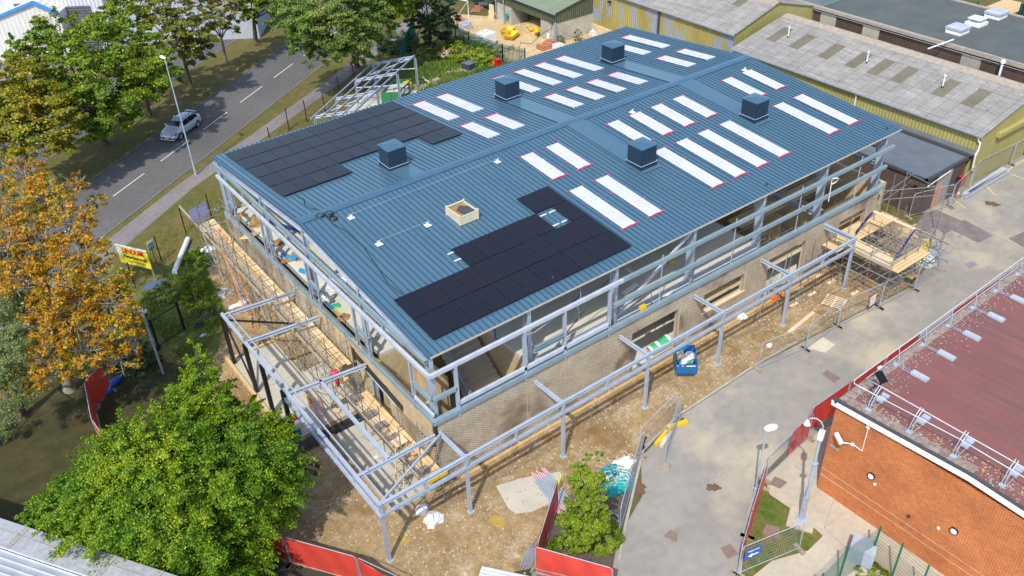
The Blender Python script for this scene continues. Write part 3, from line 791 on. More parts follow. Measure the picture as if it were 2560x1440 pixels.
# ================================================================ CANOPY
K = thing('steel_canopy', 'pale grey galvanised steel canopy frame on slim posts round the brick walls', 'canopy', (-4.82, -2.64, 0))
XC, YC, ZC = -4.82, -2.64, 3.88
for x in (XC, -.1, 5.94, 11.95, 17.94, 23.93, 30.15):
    c = MB(); c.bar((x, YC, 0), (x, YC, ZC+.12), .16, .16, (1, 0, 0)); c.cbox((x, YC, 0), .3, .3, .03); c.build('post', 'galv', K)
    if x > XC:
        c = MB(); c.ibeam((x, Y0, 3.74), (x, YC+.1, 3.80), .16, .2); o = c.build('bracket_beam', 'galv', K)
        g_ = MB()
        for q in (.25, .45, .65, .85): g_.bar((x, Y0-q, 3.86), (x, Y0-q, 3.93), .12, .02, (0, 1, 0))
        g_.build('cleat', 'galv', o)
for z, x1, off in ((ZC, 30.35, 0), (ZC-.62, 30.25, -.06)):
    c = MB(); c.ibeam((XC-.1, YC+off, z), (x1, YC+off, z), .17, .16 if z > 3.5 else .14, (0, 1, 0) if z < 3.5 else (0, 0, 1)); c.build('edge_beam', 'galv', K)
    c = MB(); c.ibeam((XC+off, YC-.1, z), (XC+off, 15.95 if z > 3.5 else 7.4, z), .17, .16); c.build('edge_beam', 'galv', K)
c = MB(); c.bar((XC+.35, YC+.1, ZC+.02), (XC+.35, 15.8, ZC+.02), .07, .07); c.build('edge_rail', 'galv', K)
for x in (2.9, 8.95, 14.95, 20.95, 27.0, -2.4):
    c = MB(); c.bar((x, YC, ZC-.6), (x, YC, ZC), .12, .12, (1, 0, 0)); c.build('spacer', 'galv', K)
for y in (1.8, 5.0, -.2): c = MB(); c.bar((XC, y, ZC-.6), (XC, y, ZC), .12, .12, (1, 0, 0)); c.build('spacer', 'galv', K)
c = MB(); c.bar((30.15, YC, ZC+.05), (30.15, Y0, ZC+.02), .16, .14); c.build('bracket_beam', 'galv', K)
for y in (15.7, 12.45, 6.9, -.48):
    c = MB(); c.ibeam((XC+.08, y, ZC-.02), (-.45, y-.5 if y > 0 else y, ZC-.02), .16, .2); o = c.build('cross_beam', 'galv', K)
    g_ = MB()
    for q in range(5): xx = XC+.6+q*.85; g_.bar((xx, y, ZC+.08), (xx, y, ZC+.17), .02, .12, (0, 1, 0))
    g_.build('cleat', 'galv', o)
c = MB(); c.ibeam((-3.02, 6.8, ZC-.02), (-3.05, -.45, ZC-.02), .16, .2); c.build('cross_beam', 'galv', K)
c = MB(); c.bar((XC+.05, YC+.1, ZC), (-.25, -.6, ZC), .09, .09); c.build('diagonal_brace', 'galv', K)
for y in (15.85, 12.5, 10.2, 7.5):
    c = MB(); c.bar((XC-.08, y, .1), (XC-.08, y, ZC-.1), .2, .22, (1, 0, 0)); c.build('black_post', 'black_steel', K)
c = MB(); c.bar((XC-.05, 15.6, ZC-.2), (XC-.05, 12.6, .25), .1, .1, (1, 0, 0)); c.bar((XC, 15.6, ZC-.25), (-1.3, 12.6, ZC-.5), .09, .09); c.build('black_brace', 'black_steel', K)
c = MB(); c.bar((XC, 12.5, ZC), (XC, 12.5, ZC+.4), .08, .12, (1, 0, 0)); c.bar((XC, 7.5, ZC), (XC, 7.5, ZC+.35), .1, .16, (1, 0, 0)); c.build('post_cap', 'lead_grey', K)
# slabs and trench below the canopy
k = MB()
yy = 16.2
for i, wd in enumerate((1.7, 2.0, 2.0, 1.3, .9, .9)):
    k.box(-4.95, yy-wd+.03, 0, -2.05, yy, .16); k.box(-2.0, yy-wd+.03, 0, -.6, yy, .15) if i > 1 else None
    yy -= wd
yy = 6.4
for wd in (2.3, 2.3, 2.2): k.box(-3.0, yy-wd+.03, 0, -.5, yy, .15); yy -= wd
struct(k, 'concrete_slab', 'concrete_new')
k = MB(); k.box(-5.2, 7.2, 0, -5.0, 16.6, .25); k.box(-3.28, -.6, 0, -3.06, 6.4, .3); k.box(-4.9, 16.3, 0, -.6, 16.5, .22); struct(k, 'slab_kerb', 'timber')
k = MB(); k.box(-3.2, -.55, .3, -3.1, 6.3, .34); struct(k, 'drain_channel', 'mid_grey')
k = MB(); k.box(-.3, -.62, 0, 30.0, -.45, .1); struct(k, 'wall_footing', 'sand')
k = MB(); rr = random.Random(2); P = [(-1+i*.8, -1.5+rr.uniform(-.12, .1)) for i in range(40)]; P2 = [(x, y-.42+rr.uniform(-.12, .12)) for x, y in P]; k.add([(x, y, .0125) for x, y in P]+[(x, y, .0125) for x, y in P2], [(i, i+40, i+41, i+1) for i in range(39)]); struct(k, 'trench_line', 'mud_wet')
c = MB(); c.hexa([(-5, 6.35, .1), (-.9, 6.35, .1), (-.9, 7.1, .1), (-5, 7.1, .1), (-5, 6.45, .34), (-.9, 6.55, .3), (-.9, 6.95, .3), (-5, 7.0, .34)])
tag(c.build('plastic_sheet', 'black_plastic', None), 'dark plastic sheeting laid in the trench between two concrete slabs', 'sheeting')

# ================================================================ RED-ROOFED BRICK BUILDING
RA = R(1.35); ex = (math.cos(RA), math.sin(RA)); ey = (math.sin(RA), -math.cos(RA)); RC = (14.62, -12.38)


def rb(a, b, z=0.): return (RC[0]+a*ex[0]+b*ey[0], RC[1]+a*ex[1]+b*ey[1], z)


def rbz(b): return 6.0+.055*(b if b < 6.5 else 13-b)


brickm('brick_orange', (.50, .125, .032), (.38, .08, .022), (.62, .33, .15), .225, .075, .011, RA)
brickm('brick_band', (.62, .24, .12), (.56, .21, .10), (.62, .42, .26), .225, .075, .012, RA)


def reddirt(t, v, o):
    f = ramp(t, noise(t, mapv(t, v, (1.6, .13, 1), rot=(0, 0, -.02)), .9, 4, .6), [(.45, (0, 0, 0)), (.75, (1, 1, 1))])
    o = mix(t, f, o, (.15, .085, .078))
    # moss and bird-fouling gathered beside the edges
    sx = N(t, 'SeparateXYZ'); t.links.new(v, sx.inputs[0])
    ed = ramp(t, sx.outputs[1], [(0, (0, 0, 0)), (1, (0, 0, 0))])
    return o


sheet('roof_maroon', (.235, .098, .088), (.195, .080, .073), 0, .5, RA, .004, .65, reddirt, .35, .2)
plain('verge_debris', (.20, .12, .10), .95, c2=(.34, .31, .26), s=5, bmp=.6)
plain('lichen_orange', (.62, .34, .03), .9); plain('lichen_pale', (.42, .40, .35), .95, c2=(.24, .22, .19), s=10, bmp=.6)
Q = thing('brick_building', 'single-storey orange brick building with a white fascia and maroon metal roof', 'building', RC+(0,))
c = MB(); P = [rb(0, 0), rb(40, 0), rb(40, 26), rb(0, 26)]
c.prism([q[:2] for q in P], 0, 5.68); wl = c.build('wall', 'brick_orange', Q)
c = MB(); z0_ = 1.25
for zz in (1.0, 1.45):
    c.hexa([rb(-.012, 0, zz), rb(0, 0, zz), rb(0, 26, zz), rb(-.012, 26, zz), rb(-.012, 0, zz+.075), rb(0, 0, zz+.075), rb(0, 26, zz+.075), rb(-.012, 26, zz+.075)])
c.build('brick_band', 'brick_band', Q)
c = MB()
for b0, b1 in ((-.02, 6.5), (6.5, 26)):
    P = []
    for a in (-.1, 42):
        for b in (b0, b1): P.append(rb(a, b, rbz(b)+(0 if b < 13 else 0)))
    c.add([P[0], P[2], P[3], P[1]]+[(q[0], q[1], q[2]-.08) for q in (P[0], P[2], P[3], P[1])], [(0, 1, 2, 3), (7, 6, 5, 4), (0, 4, 5, 1), (1, 5, 6, 2), (2, 6, 7, 3), (3, 7, 4, 0)])
c.build('roof', 'roof_maroon', Q)
c = MB()
for b0, b1 in ((-.2, 6.5), (6.5, 26)): c.bar(rb(-.14, b0, rbz(b0)-.16), rb(-.14, b1, rbz(b1)-.16), .07, .30)
c.build('fascia', 'white_plastic', Q)
c = MB()
for b0, b1 in ((-.2, 6.5), (6.5, 26)): c.bar(rb(-.09, b0, rbz(b0)+.03), rb(-.09, b1, rbz(b1)+.03), .16, .06)
c.bar(rb(-.2, .0, 5.96), rb(42, .0, 5.96), .12, .10); c.build('roof_edging', 'dark_grey', Q)
c = MB(); c.bar(rb(.1, .25, 6.04), rb(42, .25, 6.04), .5, .03); c.bar(rb(.3, .4, rbz(.4)+.02), rb(.3, 6.5, rbz(6.5)+.02), .5, .02); c.build('roof_gutter', 'verge_debris', Q)
rr = random.Random(5)
dm = MB(); dp = MB(); do = MB()
for i in range(650):
    b = rr.uniform(.6, 14); a = abs(rr.gauss(.55, .35)); s = rr.uniform(.02, .07)
    (do if rr.random() < .25 and b > 1.5 else dp).cbox(rb(a, b, rbz(b)+.0), s*1.4, s, .02, rr.uniform(0, 3))
for i in range(700):
    a = rr.uniform(.5, 24); b = abs(rr.gauss(.3, .55))+.3; s = rr.uniform(.02, .05); dp.cbox(rb(a, b, rbz(b)+.0), s*1.6, s, .02, rr.uniform(0, 3))
dp.build('moss', 'lichen_pale', Q, kind='stuff'); do.build('lichen', 'lichen_orange', Q, kind='stuff')
# bulkhead lamps, sensors, camera, vent tile
for y_, z_ in ((-14.88, 2.93), (-19.03, 2.88)):
    b_ = -12.38-y_; d = unit([-ex[0], -ex[1], 0]); a = np.array(rb(-.0, b_, z_))
    c = MB(); c.tube(a, a+d*.09, .19, 20); o = c.build('wall_lamp', 'black_plastic', Q)
    MB().tube(a+d*.09, a+d*.14, .15, 18, .10).build('lens', 'white_plastic', o)
for y_, z_ in ((-15.15, 2.62), (-18.4, 2.5)):
    c = MB(); p_ = rb(-.06, -12.38-y_, z_); c.blob(p_, .07, .08, .08, 8, 6, .05, False); c.build('sensor', 'white_plastic', Q, smooth=True)
c = MB(); p_ = rb(-.06, 4.67, 2.07); c.blob(p_, .08, .08, .08, 8, 6, .02, False); c.build('dome_camera', 'black_plastic', Q, smooth=True)
c = MB(); c.hexa([rb(-.03, .15, 3.1), rb(0, .15, 3.1), rb(0, .65, 3.1), rb(-.03, .65, 3.1), rb(-.03, .15, 3.22), rb(0, .15, 3.22), rb(0, .65, 3.22), rb(-.03, .65, 3.22)]); c.build('name_plate', 'lichen_pale', Q)
cc = thing('wall_camera', 'white box security camera on a bracket high on the orange brick wall', 'camera', rb(-.4, 1.0, 4.0))
c = MB(); c.bar(rb(-.30, .45, 4.35), rb(-.55, .95, 4.20), .16, .18); c.build('camera_body', 'white_plastic', cc)
c = MB(); c.tube(rb(0, 1.25, 4.05), rb(-.4, .85, 4.12), .03); c.cbox(rb(-.04, 1.25, 3.98), .1, .14, .14, RA); c.build('bracket', 'white_plastic', cc)
c = MB(); c.path([rb(-.02, 1.25, 4.05), rb(-.02, 1.75, 4.0), rb(-.02, 1.75, 5.55)], .02, 5); c.cbox(rb(-.05, 1.75, 5.5), .08, .16, .16, RA); c.build('conduit', 'white_plastic', cc)


# free-standing roof guardrail with counterweights
GR = thing('roof_guardrail', 'galvanised counterweighted guardrail along two edges of the maroon roof', 'guardrail', rb(.3, 0, 6.1))
plain('rail_white', (.72, .74, .76), .35, .3); plain('weight_grey', (.42, .46, .53), .5)
for i, b in enumerate((1.35, 3.4, 5.45, 7.6, 9.7)):
    z = rbz(b)+.04; c = MB()
    for o_ in (-.06, .06): c.path([rb(.35, b+o_, z+.05), rb(.42, b+o_, z+.4), rb(.62, b+o_, z+.8), rb(.95, b+o_, z+1.12)], .02, 5); c.tube(rb(.35, b+o_*2, z+.05), rb(1.25, b+o_*2, z+.05), .015, 5)
    c.cbox(rb(.35, b, z), .22, .26, .06, RA); o = c.build('rail_post', 'galv', GR)
    c = MB(); p_ = rb(1.5, b, z); c.cbox(p_, .62, .34, .14, RA); c.cbox((p_[0], p_[1], z+.14), .5, .26, .04, RA); c.build('counterweight', 'weight_grey', o)
for i in range(9):
    a = 4.2+2.37*i; z = 6.05; c = MB()
    c.path([rb(a, .45, z+.05), rb(a, .42, z+.5), rb(a, .34, z+.85), rb(a, .3, z+1.05)], .022, 5)
    for o_ in (-.07, .07): c.tube(rb(a+o_, .35, z+.06), rb(a+o_, 1.35, z+.08), .015, 5)
    c.cbox(rb(a, .35, z), .24, .2, .06, RA); o = c.build('rail_post', 'galv', GR)
    c = MB(); p_ = rb(a, 1.6, rbz(1.6)+.02); c.cbox(p_, .32, .85, .12, RA); c.cbox((p_[0], p_[1], p_[2]+.12), .24, .75, .04, RA); c.build('counterweight', 'weight_grey', o)
c = MB()
c.path([rb(40, .3, 7.1), rb(.5, .3, 7.15), rb(.3, .42, 7.15), rb(.3, .7, 7.15), rb(.62, 1.35, 6.9), rb(.62, 5.4, 7.15), rb(.62, 12, 7.05)], .025, 6)
c.build('top_rail', 'rail_white', GR)
c = MB(); c.path([rb(1.5, .45, 6.7), rb(.95, 1.35, 7.22), rb(.95, 12, 7.3)], .025, 6); c.path([rb(40, .3, 6.62), rb(1.6, .3, 6.62)], .02, 5); c.build('mid_rail', 'rail_white', GR)
sp = thing('solar_tripod', 'small dark solar panel on a tripod at the corner of the maroon roof', 'solar panel', rb(1.6, 1.1, 6.1))
c = MB(); p_ = np.array(rb(1.6, 1.0, 6.1))
for a in (0, 2.1, 4.2): c.tube(p_+np.array([.45*math.cos(a), .45*math.sin(a), 0]), p_+np.array([0, 0, .7]), .015, 5)
c.tube(p_+np.array([0, 0, .6]), p_+np.array([0, 0, 1.0]), .02, 5); c.tube(p_+np.array([.3, .35, 0]), p_+np.array([.3, .35, 1.25]), .012, 5); c.build('tripod', 'black_steel', sp)
c = MB(); a = p_+np.array([0, 0, 1.1]); c.bar(a+[-.05, -.22, -.2], a+[-.05, .22, .2], .4, .03, (-.4, .5, .6)); c.build('panel', 'pv_black', sp)
c = MB(); c.cbox(p_+np.array([.3, .35, 1.22]), .22, .12, .08); c.build('sensor_box', 'white_plastic', sp)

# ================================================================ SHEDS BEHIND
def yell(t, v, o):
    sx = N(t, 'SeparateXYZ'); t.links.new(v, sx.inputs[0])
    f = noise(t, mapv(t, v, (.5, .55, .25), loc=(3, 0, 1)), 1.1, 5, .65)
    f = ramp(t, f, [(.50, (0, 0, 0)), (.54, (1, 1, 1))])
    return mix(t, f, o, (.27, .31, .38))


sheet('clad_yellow', (.40, .36, .13), (.34, .30, .10), 1, .30, 0, .018, .6, None, .5)
sheet('clad_yellow_worn', (.37, .32, .11), (.29, .24, .07), 1, .30, 0, .018, .6, yell, .5)
sheet('clad_yellow_gable', (.40, .36, .13), (.35, .31, .10), 0, .30, 0, .018, .6, None, .5)
sheet('clad_green', (.115, .135, .08), (.09, .11, .065), 1, .3, 0, .05, .6)
sheet('clad_green_side', (.115, .135, .08), (.09, .11, .065), 0, .3, 0, .05, .6)


def asb(t, v, o):
    f = ramp(t, noise(t, mapv(t, v, (2.2, .5, 1)), 1.3, 5, .7), [(.42, (.8, .8, .8)), (.7, (1.1, 1.1, 1.1))])
    o = mix(t, 1., o, f, 'MULTIPLY')
    # dark lap joints: sheets 1.05 by 2.4 m
    br = N(t, 'TexBrick'); t.links.new(mapv(t, v, (1, 1, 0), rot=(0, 0, 0)), br.inputs['Vector'])
    br.offset = 0; br.inputs['Scale'].default_value = 1; br.inputs['Brick Width'].default_value = 2.45; br.inputs['Row Height'].default_value = 1.05; br.inputs['Mortar Size'].default_value = .014
    for k_, c_ in (('Color1', 1), ('Color2', .93)): br.inputs[k_].default_value = (c_, c_, c_, 1)
    br.inputs['Mortar'].default_value = (.35, .33, .3, 1)
    o = mix(t, 1., o, br.outputs[0], 'MULTIPLY')
    g = ramp(t, noise(t, mapv(t, v, (2.5, 7, 1)), 1.6, 3, .6), [(.66, (0, 0, 0)), (.69, (1, 1, 1))])
    return mix(t, g, o, (.045, .04, .035))


sheet('roof_cement', (.44, .42, .385), (.36, .345, .32), 1, .15, 0, .03, .9, asb, .35, .2)
sheet('roof_sheet_old', (.225, .20, .145), (.17, .155, .11), 1, .15, 0, .03, .8, None, .8, .2)
plain('ridge_moss', (.30, .235, .17), .95, c2=(.40, .37, .31), s=3, bmp=.7)


def shed(name, label, x0, xr, x1, y0, y1, ze, zr, zf, wall, gable, clear):
    S = thing(name, label, 'shed', (x0, y0, 0))
    c = MB(); c.prism([(x0, y0), (x0+.1, y0), (x0+.1, y1), (x0, y1)], 0, ze-.05); c.build('wall', wall, S)
    for yy, nm in ((y0, 'gable_wall'), (y1-.1, 'gable_wall')):
        c = MB(); P = [(x0+.1, 0), (x1, 0), (x1, zf-.06), (xr, zr-.06), (x0+.1, ze-.06)]
        c.add([(a, yy, b) for a, b in P]+[(a, yy+.1, b) for a, b in P], [(0, 1, 2, 3, 4), (9, 8, 7, 6, 5)]+[(i, i+5, (i+1) % 5+5, (i+1) % 5) for i in range(5)]); c.build(nm, gable, S)
    c = MB(); e = .25
    P = [(x0-e, ze-.04), (xr, zr), (x1+e, zf-.04)]
    for (a, za), (b, zb) in zip(P, P[1:]): c.hexa([(a, y0-.15, za-.05), (b, y0-.15, zb-.05), (b, y1+.15, zb-.05), (a, y1+.15, za-.05), (a, y0-.15, za), (b, y0-.15, zb), (b, y1+.15, zb), (a, y1+.15, za)])
    rf = c.build('roof', 'roof_cement', S)
    s1 = (zr-ze)/(xr-x0)
    for yc in clear:
        for side in (0, 1):
            a = x0+2.6 if side == 0 else xr+2.4; b = a+2.6
            f = (lambda q: ze-.0+(q-x0)*s1+.012) if side == 0 else (lambda q: zr-(q-xr)*(zr-zf)/(x1-xr)+.012)
            c = MB(); c.add([(a, yc-.52, f(a)), (b, yc-.52, f(b)), (b, yc+.52, f(b)), (a, yc+.52, f(a))], [(0, 1, 2, 3)]); c.build('old_rooflight', 'roof_sheet_old', rf)
    c = MB()
    c.hexa([(xr-.75, y0-.15, zr-.75*s1+.005), (xr+.5, y0-.15, zr-.08), (xr+.5, y1, zr-.08), (xr-.75, y1, zr-.75*s1+.005), (xr-.75, y0-.15, zr-.75*s1+.03), (xr, y0-.15, zr+.06), (xr, y1, zr+.06), (xr-.75, y1, zr-.75*s1+.03)]); c.build('ridge_sheet', 'ridge_moss', rf)
    c = MB(); c.bar((x0-.3, y0-.2, ze-.1), (x0-.3, y1, ze-.1), .14, .12); c.build('gutter', 'lead_grey', S)
    return S


S2 = shed('warehouse', 'long yellow-green shed with a weathered grey corrugated roof and a maroon gable door', 48.75, 56, 60.8, -.4, 24.0, 4.5, 6.05, 4.1, 'clad_yellow', 'clad_yellow_gable', [2.6, 5.2, 9.0, 11.2, 13.4, 16.2, 19.4, 22.0])
S1 = shed('warehouse', 'yellow-green shed with peeling blue-grey paint and patched cement roof behind the blue roof', 50.1, 56, 62.4, 25.2, 62, 5.2, 6.9, 5.1, 'clad_yellow_worn', 'clad_yellow_gable', [28.5, 31.5, 35.5, 41])
c = MB(); c.box(49.9, 39.4, 0, 50.08, 62, 1.1); c.build('block_plinth', 'blockwork', S1)
c = MB(); c.box(49.95, 35.0, 0, 50.08, 35.25, 5.0); c.build('drain_box', 'dark_grey', S1)
for y, z in ((42.5, 4.1), (31.0, 2.6)): c = MB(); c.cbox((49.9, y, z), .25, .3, .18); c.tube((49.9, y, z), (50.1, y, z+.2), .03); c.build('floodlight', 'black_plastic', S1)
c = MB(); c.box(57.0, -.47, 0, 60.6, -.41, 3.9); dr = c.build('sliding_door', 'rust', S2); dr.data.materials[0] = plain('door_maroon', (.10, .03, .022), .6)
c = MB(); c.box(51.0, -.75, 3.6, 62, -.41, 3.95); c.build('door_canopy', 'clad_yellow_gable', S2)
c = MB(); c.path([(48.45, -.3, 4.35), (48.6, -.3, 4.0), (48.65, -.45, 3.8), (48.65, -.45, 3.2), (48.3, -.5, 3.0), (48.5, -.5, 1.6), (48.9, -.5, 1.4), (48.9, -.5, .1)], .07, 8); c.build('downpipe', 'white_plastic', S2)
c = MB(); c.path([(48.45, 10.5, 4.35), (48.6, 10.5, 4.1), (48.65, 10.5, .5)], .06, 8); c.build('downpipe', 'white_plastic', S2)
c = MB(); c.box(48.35, 13.6, 3.15, 48.72, 18.8, 3.4); c.build('door_canopy', 'clad_yellow_gable', S2)
c = MB(); c.box(48.68, 14.2, 0, 48.73, 16.9, 3.1); c.build('timber_door', 'timber_old', S2)
for y in (2.9+2.6, 12.6, 21.0):
    x = 52.6; z = 4.5+(x-48.75)*.2138; c = MB(); c.tube((x, y, z-.1), (x, y, z+.95), .055, 8); c.tube((x, y, z+.95), (x, y, z+1.05), .10, 8); o = c.build('flue', 'white_plastic', S2)
    MB().tube((x, y, z-.05), (x, y, z+.12), .12, 8, .08).build('flue_collar', 'black_plastic', o)
# safety board on the door
SB = thing('safety_sign', 'tall white safety notice with green, yellow and red bands on the maroon shed door', 'sign', (58.2, -.5, 1.0))
c = MB(); c.box(57.7, -.52, 1.1, 58.8, -.49, 3.2); c.build('board', 'white_plastic', SB)
for z0_, z1_, mt_ in ((2.72, 2.85, 'green_bright'), (2.35, 2.68, 'yellow_plastic'), (1.75, 1.82, 'red_plastic'), (1.9, 1.97, 'red_plastic'), (2.05, 2.12, 'red_plastic'), (1.4, 1.7, 'yellow_plastic'), (1.12, 1.36, 'blue_plastic')):
    c = MB(); c.box(57.72, -.535, z0_, 58.78, -.521, z1_); c.build('colour_band', mt_, SB)
c = MB(); c.box(59.4, -.5, 2.5, 59.9, -.48, 2.95); tag(c.build('safety_sign', 'red_plastic', None), 'small red notice on the maroon shed door beside the tall banded board', 'sign')
# brick annexe
AX = thing('annexe', 'low brown brick annexe with a flat grey felt roof and a grey door', 'building', (41.95, -.4, 0))
brickm('brick_brown', (.125, .085, .07), (.085, .06, .05), (.15, .12, .10), .225, .075, .01)
brickm('brick_brown_dark', (.12, .075, .055), (.085, .055, .042), (.11, .085, .07), .225, .075, .01)
c = MB(); c.box(41.95, -.4, 0, 47.4, 9.5, 3.05); c.build('wall', 'brick_brown', AX)
c = MB(); c.box(41.9, -.45, 3.05, 48.7, 9.6, 3.10); c.build('flat_roof', 'felt_grey', AX)
c = MB(); c.box(41.8, -.55, 2.95, 41.98, 9.6, 3.17); c.box(41.8, -.55, 2.95, 47.6, -.38, 3.17); c.box(47.3, -.55, 2.95, 47.6, 9.6, 3.3); c.build('roof_edging', 'dark_grey', AX)
c = MB(); c.box(43.7, -.42, 0, 45.6, -.40, 2.9); dr = c.build('door', 'lead_grey', AX)
c = MB(); c.box(43.75, -.44, .05, 44.1, -.42, 2.0); c.box(44.25, -.44, .05, 44.6, -.42, 2.0); c.build('door_boarding', 'orange_pale', dr)
c = MB(); c.box(43.7, -.44, 2.15, 45.6, -.42, 2.9); c.build('door_panel', 'lichen_pale', dr)
c = MB(); c.tube((42.0, -.6, 2.55), (44.8, -.65, 2.95), .03); c.build('strip_lamp', 'white_plastic', AX)
c = MB(); c.cbox((42.0, .2, 2.2), .3, .3, .16); c.build('floodlight', 'black_plastic', AX)
c = MB(); c.box(41.93, 3.2, 1.9, 41.945, 3.7, 2.4); c.build('notice', 'white_plastic', AX)
c = MB(); c.cbox((46.9, -.62, .9), .5, .34, .8); o = tag(c.build('cabinet', 'red_plastic', None), 'red and black fire point cabinet beside the annexe corner', 'cabinet')
c = MB(); c.cbox((46.6, -.62, .9), .12, .36, .82); c.build('cabinet_side', 'black_plastic', o)
# flat-roofed block behind
FB = thing('flat_roof_block', 'brown brick block with a wide dark flat roof and domed rooflights', 'building', (64.6, -20, 0))
c = MB(); c.box(61.9, -22, 0, 73.2, 45, 5.2); c.build('wall', 'brick_brown_dark', FB)
c = MB(); c.box(61.8, -22.1, 5.2, 73.3, 24.5, 5.27); c.build('flat_roof', 'bitumen', FB)
c = MB(); c.box(61.8, 24.5, 5.2, 80, 45.1, 5.27); o = c.build('flat_roof', 'felt_grey', FB)
c = MB(); c.box(61.65, -22.1, 5.05, 62.05, 45, 5.35); c.box(73.0, -22, 5.2, 73.4, 45, 5.36); c.build('parapet', 'ridge_moss', FB)
c = MB(); c.box(62.05, 24.2, 5.27, 73.0, 24.7, 5.37); c.build('roof_upstand', 'green_dark', FB); bpy.data.objects['roof_upstand'].data.materials[0] = plain('verdigris', (.10, .17, .14), .8)
c = MB(); c.tube((61.7, -22, 4.8), (61.7, 45, 4.95), .03, 5); c.tube((61.65, -22, 5.85), (61.65, 45, 4.75), .02, 5); c.build('wall_cable', 'lead_grey', FB)
for y, h0, mt_ in ((23.3, 1.2, 'eave_beige'), (18.4, 1.2, 'eave_beige'), (8.2, 1.4, 'lichen_pale'), (-2.5, .3, 'white_plastic')):
    c = MB(); c.box(61.82, y-.9 if y > 0 else -6, 3.2, 61.89, y+.9, 4.8); c.build('wall_panel', mt_, FB)
c = MB(); c.tube((60.4, 11.6, 4.9), (61.8, 10.2, 5.8), .06); c.tube((61.8, 10.2, 5.8), (61.8, 10.2, 5.85), .05); c.build('vent_pipe', 'white_plastic', FB)
c = MB(); c.tube((61.3, 5.2, 3.8), (61.3, 5.2, 5.2), .1, 8); c.tube((61.3, 5.2, 5.2), (61.3, 5.2, 5.45), .2, 8); c.build('boiler_flue', 'white_plastic', FB)
for i, (x, y) in enumerate(((65.1, 11.7), (68.3, 11.7), (71.5, 11.6))):
    c = MB(); c.cbox((x, y, 5.27), 1.5, 1.5, .28); o = c.build('roof_dome', 'white_plastic', FB)
    c = MB(); s = .6 if i == 1 else .8
    if i == 1:
        for a in (-.5, .5):
            for b in (-.5, .5): c.cbox((x+a, y+b, 5.55), .08, .08, .3)
        c.cbox((x, y, 5.85), 1.3, 1.3, .06)
    else:
        c.add([(x-s, y-s, 5.63), (x+s, y-s, 5.63), (x+s, y+s, 5.63), (x-s, y+s, 5.63), (x-s, y-s, 5.85), (x+s, y-s, 5.85), (x+s, y+s, 5.85), (x-s, y+s, 5.85), (x-.6, y-.6, 5.97), (x+.6, y-.6, 5.97), (x+.6, y+.6, 5.97), (x-.6, y+.6, 5.97)], [(0, 1, 5, 4), (1, 2, 6, 5), (2, 3, 7, 6), (3, 0, 4, 7), (4, 5, 9, 8), (5, 6, 10, 9), (6, 7, 11, 10), (7, 4, 8, 11), (8, 9, 10, 11)])
    c.build('dome_cover', 'weight_grey' if i != 1 else 'white_sheet', o)
plain('puddle_blue', (.09, .13, .22), .06)
c = MB()
for (cx_, cy_, ra, rb2) in ((66.2, 27.6, 2.2, 1.1), (69.5, 31, 1.6, .8), (64.5, 26.2, 1.2, .5)):
    c.add([(cx_+ra*math.cos(q*.52)*(1+.25*math.sin(q*2.3)), cy_+rb2*math.sin(q*.52)*(1+.25*math.cos(q*1.7)), 5.276+.002*(cx_ > 72)) for q in range(12)], [tuple(range(12))])
c.build('puddle', 'puddle_blue', FB)
# green container and timber stack beyond the flat roof
GC = thing('site_container', 'dark green site container with a bright green sign, top right corner', 'container', (76, 6, 0))
c = MB(); c.box(76, -2, 0, 80, 11.6, 5.6); c.build('box', 'clad_green', GC); bpy.data.objects[GC.children[0].name].data.materials[0] = sheet('clad_teal', (.01, .10, .09), (.01, .08, .07), 1, .3, 0, .05, .5)
c = MB(); c.box(75.92, 5.6, 2.6, 75.99, 9.6, 5.2); c.build('sign_board', 'green_bright', GC)
c = MB(); c.box(75.8, 12.2, 0, 80, 15.0, 4.4)
tag(c.build('timber_stack', 'timber', None), 'pale stack of timber beside the green container beyond the flat roof', 'timber')
# open-fronted store with a pale green roof
ST = thing('open_store', 'open-fronted store with green cladding, blockwork walls and a pale green roof', 'shed', (44.7, 45.4, 0))
brickm('block_grey', (.52, .49, .42), (.44, .41, .35), (.34, .31, .26), .45, .225, .012)
c = MB(); c.box(44.75, 45.4, 0, 51, 45.6, 2.3); c.box(44.75, 45.6, 0, 44.95, 48.0, 2.3); c.build('block_wall', 'block_grey', ST); c = MB(); c.box(44.75, 53.4, 0, 44.95, 56.2, 2.3); c.box(44.95, 53.3, 0, 47, 53.5, 2.3); c.build('block_wall', 'block_grey', ST)
c = MB(); c.box(44.66, 45.3, 2.2, 44.72, 62, 3.5); c.build('cladding', 'clad_green', ST)
c = MB(); P = [(44.7, 2.3), (52, 2.3), (52, 4.9), (44.7, 3.5)]; c.add([(a, 45.33, b) for a, b in P]+[(a, 45.39, b) for a, b in P], [(0, 1, 2, 3), (7, 6, 5, 4), (0, 4, 5, 1), (2, 6, 7, 3), (3, 7, 4, 0), (1, 5, 6, 2)]); c.build('cladding_side', 'clad_green_side', ST)
sheet('roof_pale_green', (.22, .27, .17), (.18, .22, .14), 1, .3, 0, .03, .6)
c = MB(); c.hexa([(44.4, 45.1, 3.46), (54, 45.1, 5.28), (54, 64, 5.28), (44.4, 64, 3.46), (44.4, 45.1, 3.54), (54, 45.1, 5.36), (54, 64, 5.36), (44.4, 64, 3.54)]); c.build('roof', 'roof_pale_green', ST)
c = MB(); c.bar((44.35, 45, 3.44), (44.35, 64, 3.44), .12, .12); c.build('gutter', 'lead_grey', ST)
